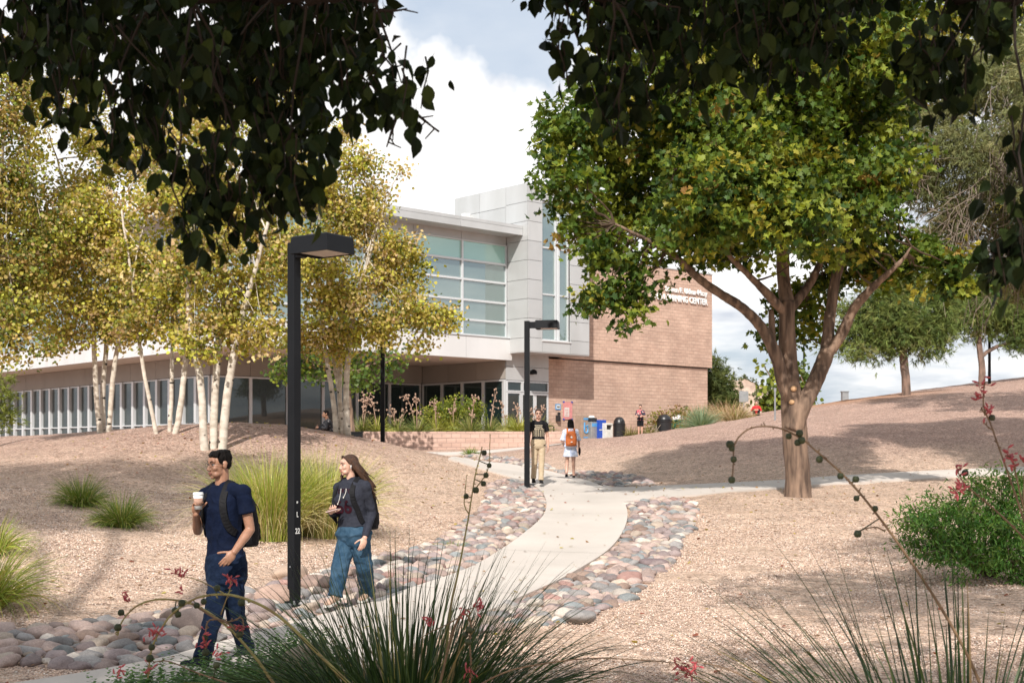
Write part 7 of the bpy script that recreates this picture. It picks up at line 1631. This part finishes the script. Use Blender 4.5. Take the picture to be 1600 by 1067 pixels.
# man in floral shirt
def floral():
    m, nt, out = mat_new('floral_cotton'); L = nt.links.new; p = nd(nt, 'ShaderNodeBsdfPrincipled', i_Roughness=.85); tc = nd(nt, 'ShaderNodeTexCoord'); v = nd(nt, 'ShaderNodeTexVoronoi', i_Scale=11.0); L(tc.outputs['Object'], v.inputs['Vector'])
    s = nd(nt, 'ShaderNodeSeparateColor'); L(v.outputs['Color'], s.inputs[0]); r = ramp(nt, [(0, (.03, .03, .05)), (.4, (.45, .10, .12)), (.6, (.60, .42, .38)), (.75, (.03, .03, .05)), (.9, (.55, .2, .2))], 'CONSTANT'); L(s.outputs[0], r.inputs[0]); L(r.outputs[0], p.inputs['Base Color']); L(p.outputs[0], out.inputs[0]); return m
fl, Jf, _ = stander('bearded man in red floral shirt and black shorts standing by the brick wall', 1000.5, 632, 682, 71.3, Vector((-.1, -1, 0)),
  dict(voxel=.012, skin=MAT['skin_fair'], lip=MAT['lip_a'], hairmat=MAT['hair_black'], shoe=MAT['black_tee'], smooth=1, legs=dict(name='shorts', mat=MAT['black_short'], r=(.098, .095, .07), short=.82, top=.2), top=dict(name='floral_shirt', mat=floral(), sleeve=.8, cuff=.075, lo=-.12, hem=.02)),
  arms=dict(el_r=(.25, .03, 1.13), wr_r=(.04, .24, 1.10), el_l=(-.25, .03, 1.13), wr_l=(-.03, .24, 1.14)))
short_hair(fl, MAT['hair_black'], .009)
m = MB(); p = lambda x, y, z: fl.hc+(fl.hr*x+fl.hf*y+fl.hu*z)*fl.k; m.ell(p(0, .052, -.088), (.044, .042, .030), mrot(fl.hr, fl.hf, fl.hu)); m.build('beard', MAT['hair_black'], fl.root, True)
m = MB(); m.box(Jf['wr_r']+Vector((-.03, -.08, .03)), (.08, .02, .13)); o = m.build('phone', MAT['dark_glass'], bevel=.004); recentre(o); tag(o, 'dark phone held by the man in floral shirt', 'phone')
# two seated figures
def sitter(label, px, Y, top_y, face, S, k=1.0):
    X = (px-CX)/F*Y; z0 = at(0, top_y, Y).z-1.0*k; Fd = Vector(face).normalized(); Rr = Fd.cross(Vector((0, 0, 1))).normalized(); p = lambda r_, f_, z_: Vector((X, Y, z0))+Rr*r_*k+Fd*f_*k+Vector((0, 0, z_*k))
    J = dict(head=p(0, .10, .875), face=Fd, neck=p(0, .05, .70), sh_r=p(.17, .06, .63), sh_l=p(-.17, .06, .63), hip_r=p(.09, -.08, .14), hip_l=p(-.09, -.08, .14), el_r=p(.27, .18, .44), el_l=p(-.27, .18, .44), wr_r=p(.12, .36, .46), wr_l=p(-.12, .36, .46),
             kn_r=p(.16, .30, .46), kn_l=p(-.16, .30, .46), an_r=p(.12, .42, .10), an_l=p(-.12, .42, .10), toe_r=p(.13, .60, .04), toe_l=p(-.13, .60, .04), heel_r=Vector((0, 0, -.06)), heel_l=Vector((0, 0, -.06)))
    for s_, sg in (('r', 1), ('l', -1)): J['hand_'+s_] = dict(d=Fd*.5-Rr*sg, pn=-Fd, ts=Vector((0, 0, 1)), curl=30, tc=.4)
    S['k'] = k; return build_person(label, Vector((X, Y, z0)), J, S)
MAT['red_cotton'] = cloth_mat('red_cotton', (.50, .02, .025), (.60, .04, .05)); MAT['red_shoe'] = cloth_mat('red_shoe', (.45, .02, .02))
yr = 73.5; red = sitter('person in bright red top sitting on the gravel slope with knees drawn up', 1182, yr, at(1182, 0, yr).z and 626, Vector((-.25, -1, 0)), dict(voxel=.012, skin=MAT['skin_fair'], lip=MAT['lip_a'], hairmat=MAT['hair_brown'], shoe=MAT['red_shoe'], sole=MAT['red_shoe'], smooth=1, legs=dict(name='trousers', mat=MAT['black_short'], r=(.088, .066, .052), top=.2), top=dict(name='red_top', mat=MAT['red_cotton'], sleeve=2, lo=-.06, hem=.01)))
short_hair(red, MAT['hair_brown'], .009); print('red ground', red.root.location.z, gz(red.root.location.x, yr))
def speckle():
    m, nt, out = mat_new('black_white_print'); L = nt.links.new; p = nd(nt, 'ShaderNodeBsdfPrincipled', i_Roughness=.85); tc = nd(nt, 'ShaderNodeTexCoord'); v = nd(nt, 'ShaderNodeTexVoronoi', i_Scale=26.0); L(tc.outputs['Object'], v.inputs['Vector']); s = nd(nt, 'ShaderNodeSeparateColor'); L(v.outputs['Color'], s.inputs[0]); r = ramp(nt, [(0, (.015, .015, .02)), (.62, (.30, .28, .28)), (.8, (.02, .02, .02))], 'CONSTANT'); L(s.outputs[0], r.inputs[0]); L(r.outputs[0], p.inputs['Base Color']); L(p.outputs[0], out.inputs[0]); return m
ys = 40; dk = sitter('person in dark speckled top sitting bent over by the pale trunks near the planter', 513.5, ys, 641, Vector((-.9, -.4, 0)), dict(voxel=.012, skin=MAT['skin_tan'], lip=MAT['lip_a'], hairmat=MAT['hair_black'], shoe=MAT['black_tee'], smooth=1, legs=dict(name='trousers', mat=MAT['black_short'], r=(.088, .066, .052), top=.2), top=dict(name='printed_top', mat=speckle(), sleeve=2, lo=-.06, hem=.01)))
short_hair(dk, MAT['hair_black'], .009); print('dark ground', dk.root.location.z, gz(dk.root.location.x, ys))
